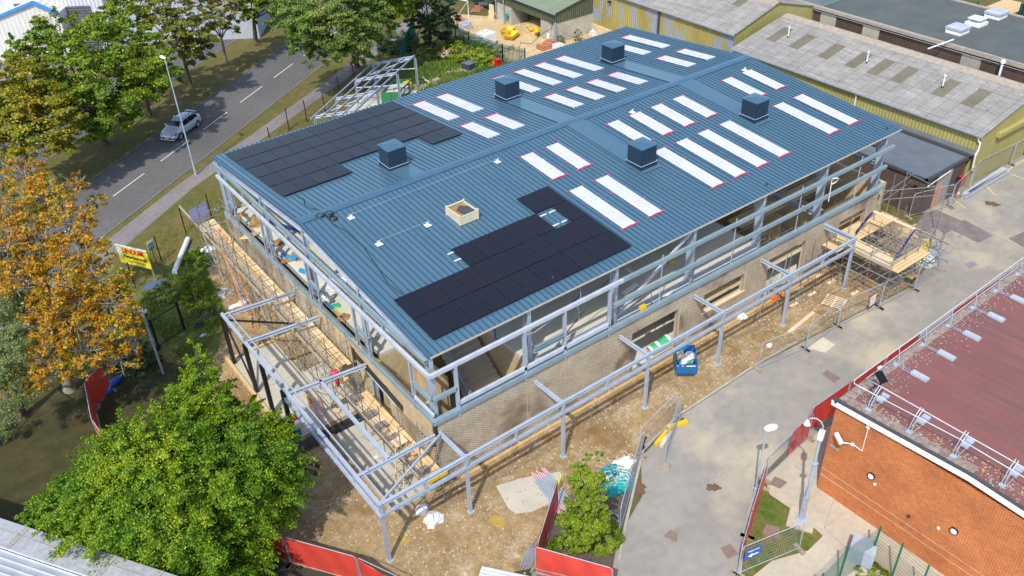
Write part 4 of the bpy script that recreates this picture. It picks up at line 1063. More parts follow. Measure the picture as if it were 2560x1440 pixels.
for q in range(3): c = MB(); [lambda: c.bar((44.62, 45.25, 0), (44.62, 45.25, 2.4), .2, .2), lambda: c.bar((44.66, 56.3, 0), (44.66, 56.3, 3.3), .1, .15), lambda: c.tube((44.4, 54.4, 0), (44.4, 54.4, 3.9), .07)][q](); c.build('post', 'lead_grey', ST)
c = MB(); c.box(52, 45.6, 0, 52.2, 64, 4.8); c.build('rear_wall', 'mid_grey', ST)
c = MB(); c.blob((46.8, 50.2, 0), 2.6, 2.8, .9, 16, 7, .12, seed=3); c.blob((44.6, 49.8, 0), 1.4, 1.9, .3, 14, 6, .15, seed=4)
tag(c.build('sand_heap', 'sand', None, smooth=True, kind='stuff'), 'heap of building sand in the open-fronted store', 'sand')


def skip(name, label, x, y, rz, s=1.0, full=True, grp='yellow tipping skips in the yard'):
    T = thing(name, label, 'skip', (0, 0, 0), grp); c = MB()
    L, Wd, H = .95*s, .6*s, .62*s; l, w_ = .6*s, .45*s
    o_ = [(-L, -Wd, H), (L, -Wd, H), (L, Wd, H), (-L, Wd, H)]; i_ = [(-l, -w_, .1), (l, -w_, .1), (l, w_, .1), (-l, w_, .1)]
    k_ = .93; oi_ = [(a*k_, b*k_, H) for a, b, _ in o_]; ii = [(a*.9, b*.9, .2) for a, b, _ in i_]
    c.add(o_+i_+oi_+ii, [(0, 1, 5, 4)[::-1], (1, 2, 6, 5)[::-1], (2, 3, 7, 6)[::-1], (3, 0, 4, 7)[::-1], (4, 5, 6, 7), (0, 1, 9, 8), (1, 2, 10, 9), (2, 3, 11, 10), (3, 0, 8, 11), (8, 9, 13, 12), (9, 10, 14, 13), (10, 11, 15, 14), (11, 8, 12, 15), (12, 13, 14, 15)])
    c.bar((-L, -Wd, H), (L, -Wd, H), .05, .05); c.bar((-L, Wd, H), (L, Wd, H), .05, .05); c.bar((-L, -Wd, H), (-L, Wd, H), .05, .05); c.bar((L, -Wd, H), (L, Wd, H), .05, .05)
    c.build('skip_body', 'yellow_plastic', T)
    c = MB(); c.bar((-.5*s, -.3, .05), (.5*s, -.3, .05), .12, .1); c.bar((-.5*s, .3, .05), (.5*s, .3, .05), .12, .1); c.build('fork_channel', 'dark_grey', T)
    if full: c = MB(); c.blob((0, 0, H*.45), L*.7, Wd*.7, .2, 10, 5, .15); c.build('load', 'sand', T)
    T.location = (x, y, 0); T.rotation_euler = (0, 0, rz); return T


skip('tipping_skip', 'yellow skip half full of sand, hindmost of the pair in the yard', 42.7, 51.4, .5)
skip('tipping_skip', 'yellow stacked skip with a closed top, nearest the camera of the pair in the yard', 42.1, 50.0, .5, full=False)
skip('tipping_skip', 'yellow skip standing on the sand heap inside the open store', 45.2, 50.0, 1.2)
MX = thing('cement_mixer', 'yellow mixer standing by the block pier of the open store', 'mixer', (44.5, 48.4, 0))
c = MB(); c.tube((44.5, 48.4, .7), (44.4, 48.5, 1.25), .34, 10, .2); c.tube((44.5, 48.4, .45), (44.5, 48.4, .7), .15, 10, .34); c.build('drum', 'yellow_plastic', MX)
c = MB(); c.bar((44.3, 48.1, 0), (44.5, 48.4, .6), .06, .06); c.bar((44.7, 48.6, 0), (44.5, 48.4, .6), .06, .06); c.cbox((44.6, 48.3, .2), .3, .25, .3); c.build('stand', 'dark_grey', MX)
# white equipment box with lettering
WB = thing('site_box', 'white cube cabinet with dark lettering on the yard behind the green fence', 'box', (38.9, 50.3, 0))
bz = R(10)
c = MB(); c.cbox((38.9, 50.3, .15), 1.5, 1.5, 1.25, bz); c.build('cabinet', 'white_plastic', WB)
c = MB(); c.cbox((38.9, 50.3, 0), 1.3, 1.4, .15, bz); c.build('skid', 'timber_old', WB)
d1 = Vector((-math.cos(bz), -math.sin(bz), 0)); text('K4K', .42, 'black_plastic', WB, frame(Vector((38.9, 50.3, .95))+d1*.755, (math.sin(bz), -math.cos(bz), 0), (0, 0, 1)))
text('K4K', .3, 'black_plastic', WB, frame(Vector((38.75, 50.6, 1.405)), (.1, -1, 0), (1, .1, 0))); text('K4K', .3, 'black_plastic', WB, frame(Vector((39.15, 50.5, 1.405)), (.1, -1, 0), (1, .1, 0)))
c = MB(); c.cbox((39.6, 47.6, 0), 1.3, 1.1, .55, .3); tag(c.build('paving_stack', 'rubble_pale', None), 'pale stack of slabs on the yard just behind the green palisade fence', 'slabs')


def palisade(pts, label, h=2.0, sub=None):
    F = thing('palisade_fence', label, 'fence', (pts[0][0], pts[0][1], 0), None)
    for a, b in zip(pts, pts[1:]):
        d = math.dist(a, b); n = max(1, int(d/2.75))
        for i in range(n+1):
            q = (a[0]+(b[0]-a[0])*i/n, a[1]+(b[1]-a[1])*i/n); c = MB(); c.bar((q[0], q[1], 0), (q[0], q[1], h+.05), .1, .1); c.build('fence_post', 'pal_green', F)
        c = MB(); m = int(d/.155)
        for i in range(m):
            t_ = (i+.5)/m; x, y = a[0]+(b[0]-a[0])*t_, a[1]+(b[1]-a[1])*t_; c.bar((x, y, .05), (x, y, h), .07, .012)
        c.build('pales', 'pal_green', F)
        c = MB()
        for z in (.35, h-.35): c.bar((a[0], a[1], z), (b[0], b[1], z), .04, .06)
        c.build('fence_rail', 'pal_green', F)


plain('pal_green', (.012, .12, .10), .5, c2=(.01, .09, .08))
palisade([(37.9, 42.0), (36.95, 44.6), (36.4, 50), (36.6, 55.5)], 'green steel palisade fence between the rough grass and the yard', 2.1)
palisade([(28.4, 50.9), (31.6, 54.6), (34.8, 58.6)], 'dark green palisade fence beside the road trees, in shade', 2.2)
palisade([(75.3, 15.4), (75.3, 24)], 'green railings beyond the far edge of the dark flat roof', 5.0)

# white and blue units across the road, top left
UA = .18
def VP(u, v, p0, p1):
    """point seen at u, v on the upright plane through two plan points"""
    d = (u-1280)/FOC*_r2-(v-720)/FOC*_u2+_fw; n = np.array([p1[1]-p0[1], -(p1[0]-p0[0]), 0]); return CP+d*((n@(np.array([p0[0], p0[1], 0])-CP))/(n@d))


gB = np.array(G(138, 33, 5.0)); gC = np.array(G(82, 5, 6.3)); gA = VP(-40, 56, gB, gC)
gd = unit([gB[0]-gC[0], gB[1]-gC[1], 0]); gn = np.array([-gd[1], gd[0], 0]); gn = gn if gn[1] > 0 else -gn
D0 = np.array(G(137, 13, 5.2)); D0[2] = 0; wa = math.atan2(gd[1], gd[0])
sheet('clad_white', (.62, .64, .70), (.56, .58, .64), 0, .42, wa, .05, .5)
U1 = thing('warehouse', 'white ribbed warehouse with dark roller doors across the road', 'warehouse', tuple(D0))
wl_, wr_ = D0-gd*30, VP(258, 10, D0, D0+gd); wr_[2] = 0


def slab(c, p, q, n_, t_, z0, z1):
    p = np.array(p)*[1, 1, 0]; q = np.array(q)*[1, 1, 0]; return c.hexa([p+[0, 0, z0], q+[0, 0, z0], q+n_*t_+[0, 0, z0], p+n_*t_+[0, 0, z0], p+[0, 0, z1], q+[0, 0, z1], q+n_*t_+[0, 0, z1], p+n_*t_+[0, 0, z1]])


c = MB(); slab(c, wl_, wr_, gn, 24, 0, 9); c.build('wall', 'clad_white', U1)
plain('door_dark', (.05, .055, .065), .6, c2=(.09, .095, .11), s=1)
for a_, b_ in (((137, 13), (226, 18)), ((33, 7), (122, 9))):
    p, q = VP(*a_, D0, D0+gd), VP(*b_, D0, D0+gd); c = MB(); slab(c, p-gn*.08, q-gn*.08, gn, .05, 0, (p[2]+q[2])/2); o = c.build('roller_door', 'door_dark', U1)
    c = MB()
    for i in range(int(p[2]/.3)): slab(c, p-gn*.1, q-gn*.1, gn, .02, .1+i*.3, .14+i*.3)
    c.build('shutter_rib', 'mid_grey', o)
sheet('clad_white_side', (.66, .65, .63), (.58, .57, .55), 0, .5, wa, .03, .5)
U2 = thing('gabled_unit', 'white gabled unit with a bright blue verge, half hidden by the roadside trees', 'warehouse', (gB[0], gB[1], 0))
g0 = gB+gd*.3; c = MB(); P = [gA*[1, 1, 0], g0*[1, 1, 0], g0, gC, gA]; c.add(P+[q+gn*2.6 for q in P], [(0, 1, 2, 3, 4), (9, 8, 7, 6, 5)]+[(i, i+5, (i+1) % 5+5, (i+1) % 5) for i in range(5)]); c.build('wall', 'clad_white_side', U2)
plain('verge_blue', (.05, .26, .62), .5)
c = MB(); c.bar(gA-gn*.1, gC-gn*.1, .35, .3); c.bar(gC-gn*.1, g0-gn*.1, .35, .3); c.build('verge_trim', 'verge_blue', U2)
c = MB(); p, q = VP(86, 35, gB, gC), VP(128, 50, gB, gC); slab(c, p-gn*.06, q-gn*.06, gn, .05, min(p[2], q[2])-1.0, max(p[2], q[2])); c.build('sign_panel', 'cream', U2)
U3 = thing('warehouse', 'pale grey rendered building beyond the white warehouse at the top edge', 'warehouse', tuple(wr_))
c = MB(); slab(c, wr_+gd*.5+gn*1.5, wr_+gd*16+gn*1.5, gn, 20, 0, 6.2); c.build('wall', 'weight_grey', U3)
c = MB(); slab(c, wr_+gd*.3+gn*1.2, wr_+gd*17+gn*1.2, gn, 21, 6.2, 6.6); c.build('roof', 'dark_grey', U3)
k = MB(); k.add([(-60, 60, .01), (60, 88, .01), (60, 92, .01), (-60, 92, .01)], [(0, 1, 2, 3)]); struct(k, 'forecourt', 'path_asphalt')

# building at the lower left: flashed metal roof edge
zb = 5.0
A0 = np.array(G(0, 1295, zb)); A1 = np.array(G(445, 1440, zb)); dA = unit(A1-A0); nA = np.array([dA[1], -dA[0], 0])
if nA@(np.array(G(0, 1440, zb))-A0) < 0: nA = -nA
BL = thing('metal_roof_building', 'grey metal-capped roof edge with white ribs in the lower left corner', 'building', tuple((A0+nA*2)[:2])+(0,))
s0, s1 = A0-dA*12, A1+dA*14


def sl3(o, z=zb): return [tuple((s0+nA*o)[:2])+(z,), tuple((s1+nA*o)[:2])+(z,)]


c = MB(); a, b = sl3(0); c_, d_ = sl3(14); c.prism([a[:2], b[:2], d_[:2], c_[:2]], 0, zb-.3); c.build('wall', 'lichen_pale', BL)
plain('roof_zinc', (.33, .36, .41), .4, c2=(.25, .275, .32), s=.8)
plain('roof_zinc_worn', (.38, .40, .43), .55, c2=(.27, .275, .28), s=4.5)
c = MB(); c.hexa([a[:2]+(zb-.25,), b[:2]+(zb-.25,)]+[sl3(1.22)[1], sl3(1.22)[0]]+[a, b, sl3(1.22, zb+.02)[1], sl3(1.22, zb+.02)[0]]); c.build('roof_capping', 'roof_zinc_worn', BL)
c = MB(); e0, e1 = sl3(1.22, zb-.12), sl3(14, zb-.12); c.hexa([e0[0][:2]+(zb-.3,), e0[1][:2]+(zb-.3,), e1[1][:2]+(zb-.3,), e1[0][:2]+(zb-.3,), e0[0], e0[1], e1[1], e1[0]]); rf = c.build('roof', 'roof_zinc', BL)
c = MB()
for i in range(16): q0, q1 = sl3(1.3+i*.30, zb-.09); c.bar(q0, q1, .06, .07)
c.build('roof_rib', 'rail_white', rf)
c = MB(); q0, q1 = sl3(1.22, zb+.0); c.bar(q0, q1, .05, .06); c.build('capping_lip', 'rail_white', BL)
for i in range(12):
    c = MB(); t0 = s0+dA*(4.2+i*2.35)
    for o_ in (-.09, .09): c.bar(tuple((t0+dA*o_)[:2])+(zb+.015,), tuple((t0+dA*o_+nA*1.2)[:2])+(zb+.03,), .03, .03)
    c.bar(tuple(t0[:2])+(zb+.008,), tuple((t0+nA*1.2)[:2])+(zb+.022,), .14, .02)
    c.build('joint_strap', 'lichen_pale', BL)
c = MB(); c.path([tuple((s0+dA*(i*1.1)+nA*(.5+.03*math.sin(i)))[:2])+(zb+.05,) for i in range(28)], .012, 5)
tag(c.build('roof_cable', 'lichen_pale', None), 'thin pale conductor tape lying along the metal roof capping in the lower left', 'cable')

# ================================================================ TREES
def leafmesh(name, pts, nrm, size, mat, parent, jit=.35, org=(0, 0, 0), asp=.6, flat=.5):
    """pts (n,3) world points; every leaf a small pointed blade of its own"""
    n = len(pts); g = np.random.default_rng(n)
    a = g.normal(size=(n, 3)); a /= np.linalg.norm(a, axis=1)[:, None]
    nz = nrm*flat+a*(1-flat)+np.array([0, 0, .35]); nz /= np.linalg.norm(nz, axis=1)[:, None]
    t = g.normal(size=(n, 3)); t -= nz*(t*nz).sum(1)[:, None]; t /= np.linalg.norm(t, axis=1)[:, None]
    b = np.cross(nz, t); s = (size*(1+g.uniform(-jit, jit, n)))[:, None]
    V = np.empty((n, 4, 3)); V[:, 0] = pts-t*s; V[:, 1] = pts-b*s*asp+nz*s*.12; V[:, 2] = pts+t*s; V[:, 3] = pts+b*s*asp+nz*s*.12
    V -= np.array(org)
    me = bpy.data.meshes.new(name); me.vertices.add(4*n); me.vertices.foreach_set('co', V.reshape(-1))
    me.loops.add(4*n); me.loops.foreach_set('vertex_index', np.arange(4*n)); me.polygons.add(n)
    me.polygons.foreach_set('loop_start', np.arange(0, 4*n, 4)); me.update(calc_edges=True); me.validate()
    ob = bpy.data.objects.new(name, me); COL.objects.link(ob); me.materials.append(MT[mat]); ob.parent = parent; ORG[ob.name] = tuple(org)
    return ob


def cloud(blobs, total, g, clump=.17, nk=26, shell=.55, squash=1., spray=.5, droop=.12):
    """leaves gathered into tapering sprays that point outward from each crown mass"""
    P = []; NN = []; wts = np.array([b[3]**2 for b in blobs]); wts = wts/wts.sum()
    for (x, y, z, r, *e), w_ in zip(blobs, wts):
        rz = e[0] if e else .8
        k = max(6, int(nk*(r/1.5)**1.5)); d = g.normal(size=(k, 3)); d[:, 2] += .15; d /= np.linalg.norm(d, axis=1)[:, None]
        rad = shell+(1-shell)*g.random(k)**.6
        cc = d*rad[:, None]*r; cc[:, 2] *= rz
        ax = d*np.array([1, 1, .45]); ax /= np.linalg.norm(ax, axis=1)[:, None]; ln = r*spray*g.uniform(.4, 1.3, k)
        m = int(total*w_/k)+1; idx = np.repeat(np.arange(k), m); n = len(idx)
        t = g.random(n); sg = (r*clump*(.6+.8*g.random(k))[idx]*(1.15-.85*t))[:, None]
        q = cc[idx]+ax[idx]*(t*ln[idx])[:, None]+g.normal(size=(n, 3))*sg*np.array([1, 1, .34])
        q[:, 2] -= droop*ln[idx]*t*t
        P.append(q+np.array([x, y, z])); nn = q/np.linalg.norm(q, axis=1)[:, None]; NN.append(nn)
    return np.vstack(P), np.vstack(NN)


def tree(label, cat, base, blobs, leaves, size, mat, trunk_r=.25, fork=.35, bark='bark', name='tree', group=None, clump=.17, nk=26, twigs=0, flat=.45, shell=.55, seed=1, spray=.5, th=None, asp=.6, droop=.12):
    g = np.random.default_rng(seed); rr = random.Random(seed)
    T = thing(name, label, cat, base, group)
    top = max(b[2] for b in blobs); cx_ = sum(b[0] for b in blobs)/len(blobs); cy_ = sum(b[1] for b in blobs)/len(blobs)
    th = th or top*fork; f = (base[0]*.8+cx_*.2, base[1]*.8+cy_*.2, th)
    c = MB(); c.tube(base, (base[0]*.95+f[0]*.05, base[1]*.95+f[1]*.05, .35), trunk_r*1.35, 9, trunk_r*1.05)
    c.tube((base[0]*.95+f[0]*.05, base[1]*.95+f[1]*.05, .35), f, trunk_r*1.05, 9, trunk_r*.75); c.build('trunk', bark, T, smooth=True)
    c = MB()
    for (x, y, z, r, *e) in blobs:
        mid = (f[0]*.5+x*.5+rr.uniform(-.3, .3), f[1]*.5+y*.5+rr.uniform(-.3, .3), f[2]*.45+z*.55)
        c.tube(f, mid, trunk_r*.42, 6, trunk_r*.26); c.tube(mid, (x, y, z), trunk_r*.26, 6, trunk_r*.12)
        for q in range(4+twigs):
            d = unit([rr.gauss(0, 1), rr.gauss(0, 1), rr.gauss(.4, .7)]); e_ = np.array([x, y, z])+d*r*rr.uniform(.6, 1.0 if q < 4 else 1.12)
            c.tube((x, y, z), e_, trunk_r*.10, 4, .012)
            if twigs:
                for _ in range(3):
                    d2 = unit(d+np.array([rr.gauss(0, .6), rr.gauss(0, .6), rr.gauss(.1, .5)])); s_ = np.array([x, y, z])+(e_-np.array([x, y, z]))*rr.uniform(.4, .9)
                    c.tube(s_, s_+d2*r*.4, .018, 3, .008)
    c.build('limbs', bark, T)
    P, NN = cloud(blobs, leaves, g, clump, nk, shell, 1, spray, droop)
    P[:, 2] = np.maximum(P[:, 2], .12)
    leafmesh('crown', P, NN, size, mat, T, org=base, flat=flat, asp=asp)
    return T


leafm('leaf_maple', [(.05, .11, .010), (.11, .21, .012), (.19, .28, .015), (.27, .26, .018)], .28)
leafm('leaf_maple_gold', [(.08, .15, .014), (.17, .22, .018), (.30, .27, .018), (.38, .24, .016)], .35)
leafm('leaf_lime', [(.07, .13, .025), (.14, .23, .04), (.24, .30, .08)], .3)
leafm('leaf_hornbeam', [(.04, .11, .005), (.085, .20, .007), (.16, .28, .009), (.32, .37, .012)], .3)
leafm('leaf_chestnut', [(.10, .17, .02), (.22, .25, .02), (.48, .34, .016), (.50, .25, .014), (.40, .14, .010), (.16, .18, .02)], .45)
leafm('leaf_birch', [(.09, .15, .045), (.15, .21, .07), (.20, .25, .10)], .5)
leafm('leaf_dark', [(.03, .065, .025), (.055, .10, .04), (.09, .14, .05)], .4)
leafm('leaf_shrub', [(.08, .15, .010), (.18, .27, .014), (.28, .34, .024)], .9)
leafm('leaf_brown', [(.10, .15, .022), (.18, .19, .03), (.14, .18, .02), (.32, .18, .03)], .5)


def BP(lst):
    """crown masses given as photo position, height above ground and radius"""
    o = []
    for u, v, z, r, *e in lst:
        q = G(u, v, z); o.append((q[0], q[1], z, r)+tuple(e))
    return o


# big hornbeams, front left
tree('tall bright green hornbeam with a pointed top beside the front canopy', 'tree', G(600, 1335)[:2]+(0,),
     BP([(490, 890, 10.3, .42, 2.0), (498, 935, 9.3, .75, 1.3), (505, 985, 8.3, 1.0), (480, 1040, 7.4, 1.35), (565, 1075, 7.0, 1.35), (430, 1080, 6.6, 1.2), (640, 1120, 6.0, 1.4), (690, 1110, 5.6, 1.0), (590, 1160, 5.6, 2.0), (500, 1150, 6.0, 2.0), (650, 1200, 4.2, 1.5), (600, 1260, 3.4, 1.9), (690, 1180, 4.4, 1.0), (520, 1270, 3.6, 2.0), (745, 1120, 5.0, .45), (670, 1265, 2.6, 1.0), (625, 1030, 6.6, .6)]),
     230000, .052, 'leaf_hornbeam', .22, .3, clump=.115, nk=75, seed=11, spray=.7, shell=.45, droop=.2)
tree('broad bright green hornbeam spreading left above the metal roof edge', 'tree', G(440, 1440)[:2]+(0,),
     BP([(362, 1045, 9.6, .45, 1.3), (330, 1110, 8.5, 1.05), (410, 1135, 7.9, 1.4), (300, 1170, 7.6, 1.5), (370, 1200, 7.0, 2.0), (260, 1210, 6.6, 1.3), (200, 1250, 5.8, 1.2), (130, 1270, 5.0, .9), (110, 1300, 4.6, .8), (250, 1290, 5.2, 1.6), (350, 1310, 4.8, 2.0), (450, 1300, 5.0, 2.0), (430, 1400, 3.2, 1.8), (540, 1390, 3.0, 1.7), (300, 1370, 3.4, 1.5), (170, 1320, 4.0, 1.0), (590, 1400, 2.4, 1.2), (520, 1210, 6.0, 1.6), (85, 1290, 4.4, .5)]),
     250000, .052, 'leaf_hornbeam', .24, .3, clump=.115, nk=75, seed=12, spray=.7, shell=.45, droop=.2)
# autumn horse chestnut
tree('horse chestnut with thinning orange and yellow autumn leaves on bare twigs', 'tree', G(175, 975)[:2]+(0,),
     BP([(60, 440, 12.5, 1.2), (110, 500, 12.0, 1.4), (40, 540, 11.5, 1.4), (170, 560, 11, 1.3), (100, 610, 10.6, 1.6), (200, 640, 10, 1.4), (150, 700, 9.4, 1.7), (250, 700, 8.8, 1.3), (60, 700, 9.6, 1.4), (270, 760, 8.0, 1.3), (310, 740, 7.8, .8), (190, 790, 7.6, 1.6), (290, 830, 6.8, 1.2), (330, 800, 7.0, .6), (220, 880, 5.8, 1.3), (110, 820, 7.4, 1.4), (300, 900, 5.0, 1.0), (130, 920, 5.4, 1.2), (240, 500, 10.2, .6), (190, 460, 11.5, .7), (20, 620, 11, 1.3), (330, 870, 5.6, .5), (60, 960, 4.4, .9)]),
     38000, .082, 'leaf_chestnut', .30, .32, 'bark_pale', clump=.12, nk=50, twigs=12, flat=.3, shell=.45, seed=13, spray=.3)
tree('grey-green birch with fine leaves at the left edge', 'tree', G(60, 1040)[:2]+(0,),
     BP([(10, 500, 10.5, 1.2, 1.3), (20, 640, 9.5, 1.3, 1.3), (40, 720, 8.5, 1.4, 1.3), (30, 820, 7.2, 1.5, 1.3), (55, 900, 6, 1.3, 1.3), (20, 960, 4.6, 1.2, 1.2), (80, 800, 7, .9, 1.3), (-10, 740, 8.6, 1.2), (0, 1060, 1.2, .9)]),
     34000, .055, 'leaf_birch', .2, .3, clump=.2, nk=30, seed=14)
# median maples
MG = 'trees on the central reservation'
tree('large green maple on the central reservation, its trunk left of the silver car', 'tree', G(262, 362)[:2]+(0,),
     BP([(150, 90, 9.0, 2.0), (230, 120, 9.4, 2.2), (290, 100, 9.0, 1.8), (100, 130, 8.4, 1.8), (60, 150, 7.8, 1.5), (340, 160, 7.8, 2.0), (200, 190, 8.2, 2.2), (280, 210, 7.4, 2.2), (370, 210, 6.4, 1.6), (130, 230, 6.6, 2.0), (220, 270, 5.8, 2.0), (330, 250, 5.4, 1.5), (180, 320, 4.6, 1.6), (280, 290, 4.8, 1.4), (40, 120, 8.4, 1.0), (120, 290, 5.2, 1.5), (250, 60, 9.6, 1.2), (400, 190, 6, 1.0)]),
     80000, .112, 'leaf_maple', .32, .3, group=None, clump=.15, nk=22, seed=21, twigs=1)
tree('maple turning yellow at the left edge above the autumn chestnut', 'tree', G(75, 440)[:2]+(0,),
     BP([(20, 190, 9.0, 1.8), (60, 210, 8.8, 1.8), (20, 260, 8.0, 1.8), (90, 260, 7.8, 1.8), (140, 300, 6.6, 1.5), (40, 330, 6.4, 1.8), (110, 350, 5.6, 1.5), (150, 360, 4.8, 1.0), (10, 380, 5.4, 1.5)]),
     45000, .112, 'leaf_maple_gold', .28, .3, clump=.15, nk=22, seed=22)
tree('smaller green maple behind the large one, its thin trunk behind the lamp post', 'tree', G(374, 285)[:2]+(0,),
     BP([(330, 60, 8.6, 1.6), (370, 120, 7.6, 1.6), (400, 170, 6.4, 1.4), (350, 180, 6.2, 1.6), (300, 30, 9.0, 1.5), (385, 220, 4.8, 1.0), (430, 180, 5.4, .9)]),
     28000, .112, 'leaf_maple', .2, .35, clump=.15, nk=20, seed=23)
tree('sparse brownish maple with bare upright shoots, beyond the lamp post', 'tree', G(478, 218)[:2]+(0,),
     BP([(400, 30, 8.8, 1.5), (450, 50, 8.4, 1.5), (480, 90, 6.8, 1.6), (440, 110, 6.2, 1.6), (500, 120, 5.4, 1.2), (420, 0, 9.6, 1.5), (475, 140, 4.4, .9), (350, 20, 9.0, 1.2)]),
     14000, .14, 'leaf_brown', .2, .35, clump=.15, nk=20, twigs=8, seed=24)
tree('nearly bare maple with thin brown leaves on the central reservation', 'tree', G(566, 158)[:2]+(0,),
     BP([(520, -10, 8.4, 1.3), (560, 0, 7.8, 1.3), (545, 40, 6.6, 1.3), (590, 30, 6.4, 1.1), (520, 60, 5.6, 1.1), (575, 70, 4.8, .8), (500, 20, 7.4, 1.1)]),
     6500, .13, 'leaf_brown', .17, .35, 'bark_pale', clump=.15, nk=20, twigs=10, seed=25)
tree('dark green maple at the top edge beyond the bare tree', 'tree', G(640, 104)[:2]+(0,),
     BP([(610, -40, 8.4, 1.8), (660, -30, 8.0, 1.9), (640, 10, 6.4, 1.6), (690, -10, 6.2, 1.7), (590, 0, 6.2, 1.1), (720, 10, 5, 1.2), (620, 40, 4.8, .9)]),
     16000, .15, 'leaf_maple', .25, .35, clump=.15, nk=20, seed=26)
# right of the road
tree('full grey-green maple on the verge above the empty road', 'tree', G(893, 168)[:2]+(0,),
     BP([(740, 30, 9.0, 1.9), (800, 20, 9.4, 2.0), (860, 10, 9.4, 2.0), (780, 60, 8.0, 1.9), (840, 70, 7.6, 2.0), (760, 100, 6.4, 1.5), (900, 40, 8.2, 1.8), (820, 120, 5.6, 1.6), (790, 150, 4.6, .9), (880, 100, 6.2, 1.6), (930, 30, 7.6, 1.6), (950, 70, 6, 1.4), (900, 130, 4.6, 1.1), (735, 70, 7.0, .9)]),
     75000, .10, 'leaf_lime', .3, .3, clump=.16, nk=26, seed=31)
tree('tall green tree at the top edge behind the verge maple', 'tree', G(975, 95)[:2]+(0,),
     BP([(930, -30, 9.4, 2.0), (980, -20, 8.8, 1.8), (1000, 10, 7.4, 1.4), (960, 20, 7.0, 1.5), (890, -40, 9.8, 1.8), (1010, -30, 8.6, 1.4)]),
     20000, .14, 'leaf_maple', .25, .35, clump=.16, nk=22, seed=32)
tree('dark green yew-like tree beside the teal fence, left of the yard', 'tree', G(1075, 110)[:2]+(0,),
     BP([(1060, -20, 7.4, 1.5), (1100, 0, 6.4, 1.5), (1060, 30, 5.0, 1.5), (1100, 50, 4.0, 1.3), (1070, 70, 3.0, 1.3), (1120, 40, 3.6, 1.0), (1040, 50, 3.8, .9), (1090, 90, 1.8, 1.2)]),
     22000, .11, 'leaf_dark', .2, .3, clump=.17, nk=26, seed=33)
# bed by the access road
tree('young upright hornbeam in the red-fenced planting bed by the access road', 'tree', G(1450, 1372)[:2]+(0,),
     BP([(1442, 1165, 5.7, .2, 2.2), (1468, 1150, 5.9, .18, 2.4), (1496, 1140, 6.1, .16, 2.6), (1450, 1200, 5.1, .42, 1.5), (1482, 1205, 5.0, .4, 1.5), (1462, 1245, 4.2, .46), (1492, 1250, 4.0, .38), (1425, 1262, 3.8, .25), (1445, 1290, 3.2, .55), (1490, 1300, 2.9, .5), (1405, 1300, 2.9, .25), (1512, 1205, 4.7, .12), (1460, 1330, 2.0, .5), (1418, 1340, 1.7, .32), (1445, 1372, .8, .3), (1530, 1200, 4.4, .08)]),
     48000, .045, 'leaf_shrub', .07, .3, 'bark_pale', clump=.2, nk=120, seed=41, twigs=2, spray=.7)


def bush(label, base, r, n, size, mat, h=.8, seed=1, name='shrub'):
    T = thing(name, label, 'shrub', base); g = np.random.default_rng(seed); rr = random.Random(seed)
    c = MB()
    for i in range(9): a = rr.uniform(0, 6.28); c.tube(base, (base[0]+math.cos(a)*r*.7, base[1]+math.sin(a)*r*.7, h*r*rr.uniform(.4, .9)), .02, 4, .008)
    c.build('stems', 'bark', T)
    P, NN = cloud([(base[0], base[1], h*r*.35, r, h)], n, g, .12, 160 if r < 1 else 60, .8, 1, .1 if r < 1 else .4, 0); P[:, 2] = np.maximum(P[:, 2], .03)
    leafmesh('foliage', P, NN, size, mat, T, org=base, flat=.6, asp=.4); return T


bush('rounded clipped bright green shrub beside the young hornbeam', G(1508, 1352)[:2]+(0,), .88, 15000, .05, 'leaf_shrub', .8, 3)
bush('smaller green shrub left of the young hornbeam in the bed', G(1405, 1375)[:2]+(0,), .6, 5000, .05, 'leaf_hornbeam', .7, 4)
bush('bright green weedy bush against the palisade fence', G(1150, 130)[:2]+(0,), 2.0, 6000, .12, 'leaf_shrub', .35, 5)
bush('wide bright green bramble behind the old tree roots', G(1190, 150)[:2]+(0,), 2.2, 6500, .12, 'leaf_shrub', .35, 6)
bush('dark bramble thicket beside the shaded fence', G(1000, 120)[:2]+(0,), 2.0, 5000, .11, 'leaf_dark', .5, 7)
bush('pale green scrub between the shaded fence and the yellow tubes', G(1040, 140)[:2]+(0,), 1.5, 4500, .1, 'leaf_lime', .45, 8)
bush('green weeds around the sunken path by the black gate', G(430, 735)[:2]+(0,), 1.2, 4500, .06, 'leaf_lime', .35, 9)
bush('leafy weeds on the bank left of the scaffold', G(500, 745)[:2]+(0,), 1.3, 4500, .06, 'leaf_shrub', .22, 10)
bush('green weeds beside the black gate post', G(490, 660)[:2]+(0,), 1.0, 2500, .08, 'leaf_hornbeam', .4, 16)
bush('dark ivy at the foot of the grey pole', G(345, 905)[:2]+(0,), 1.2, 4500, .08, 'leaf_dark', .5, 17)
bush('weeds beside the corner of the blockwork store', G(1400, 108)[:2]+(0,), .5, 900, .09, 'leaf_lime', 1.2, 18)
bush('tall weed growing against the blockwork store wall', G(1445, 100)[:2]+(0,), .45, 900, .09, 'leaf_lime', 2.0, 19)
bush('green weeds at the foot of the peeling yellow shed', (49.3, 38.6, 0), .9, 1600, .1, 'leaf_shrub', .9, 20)


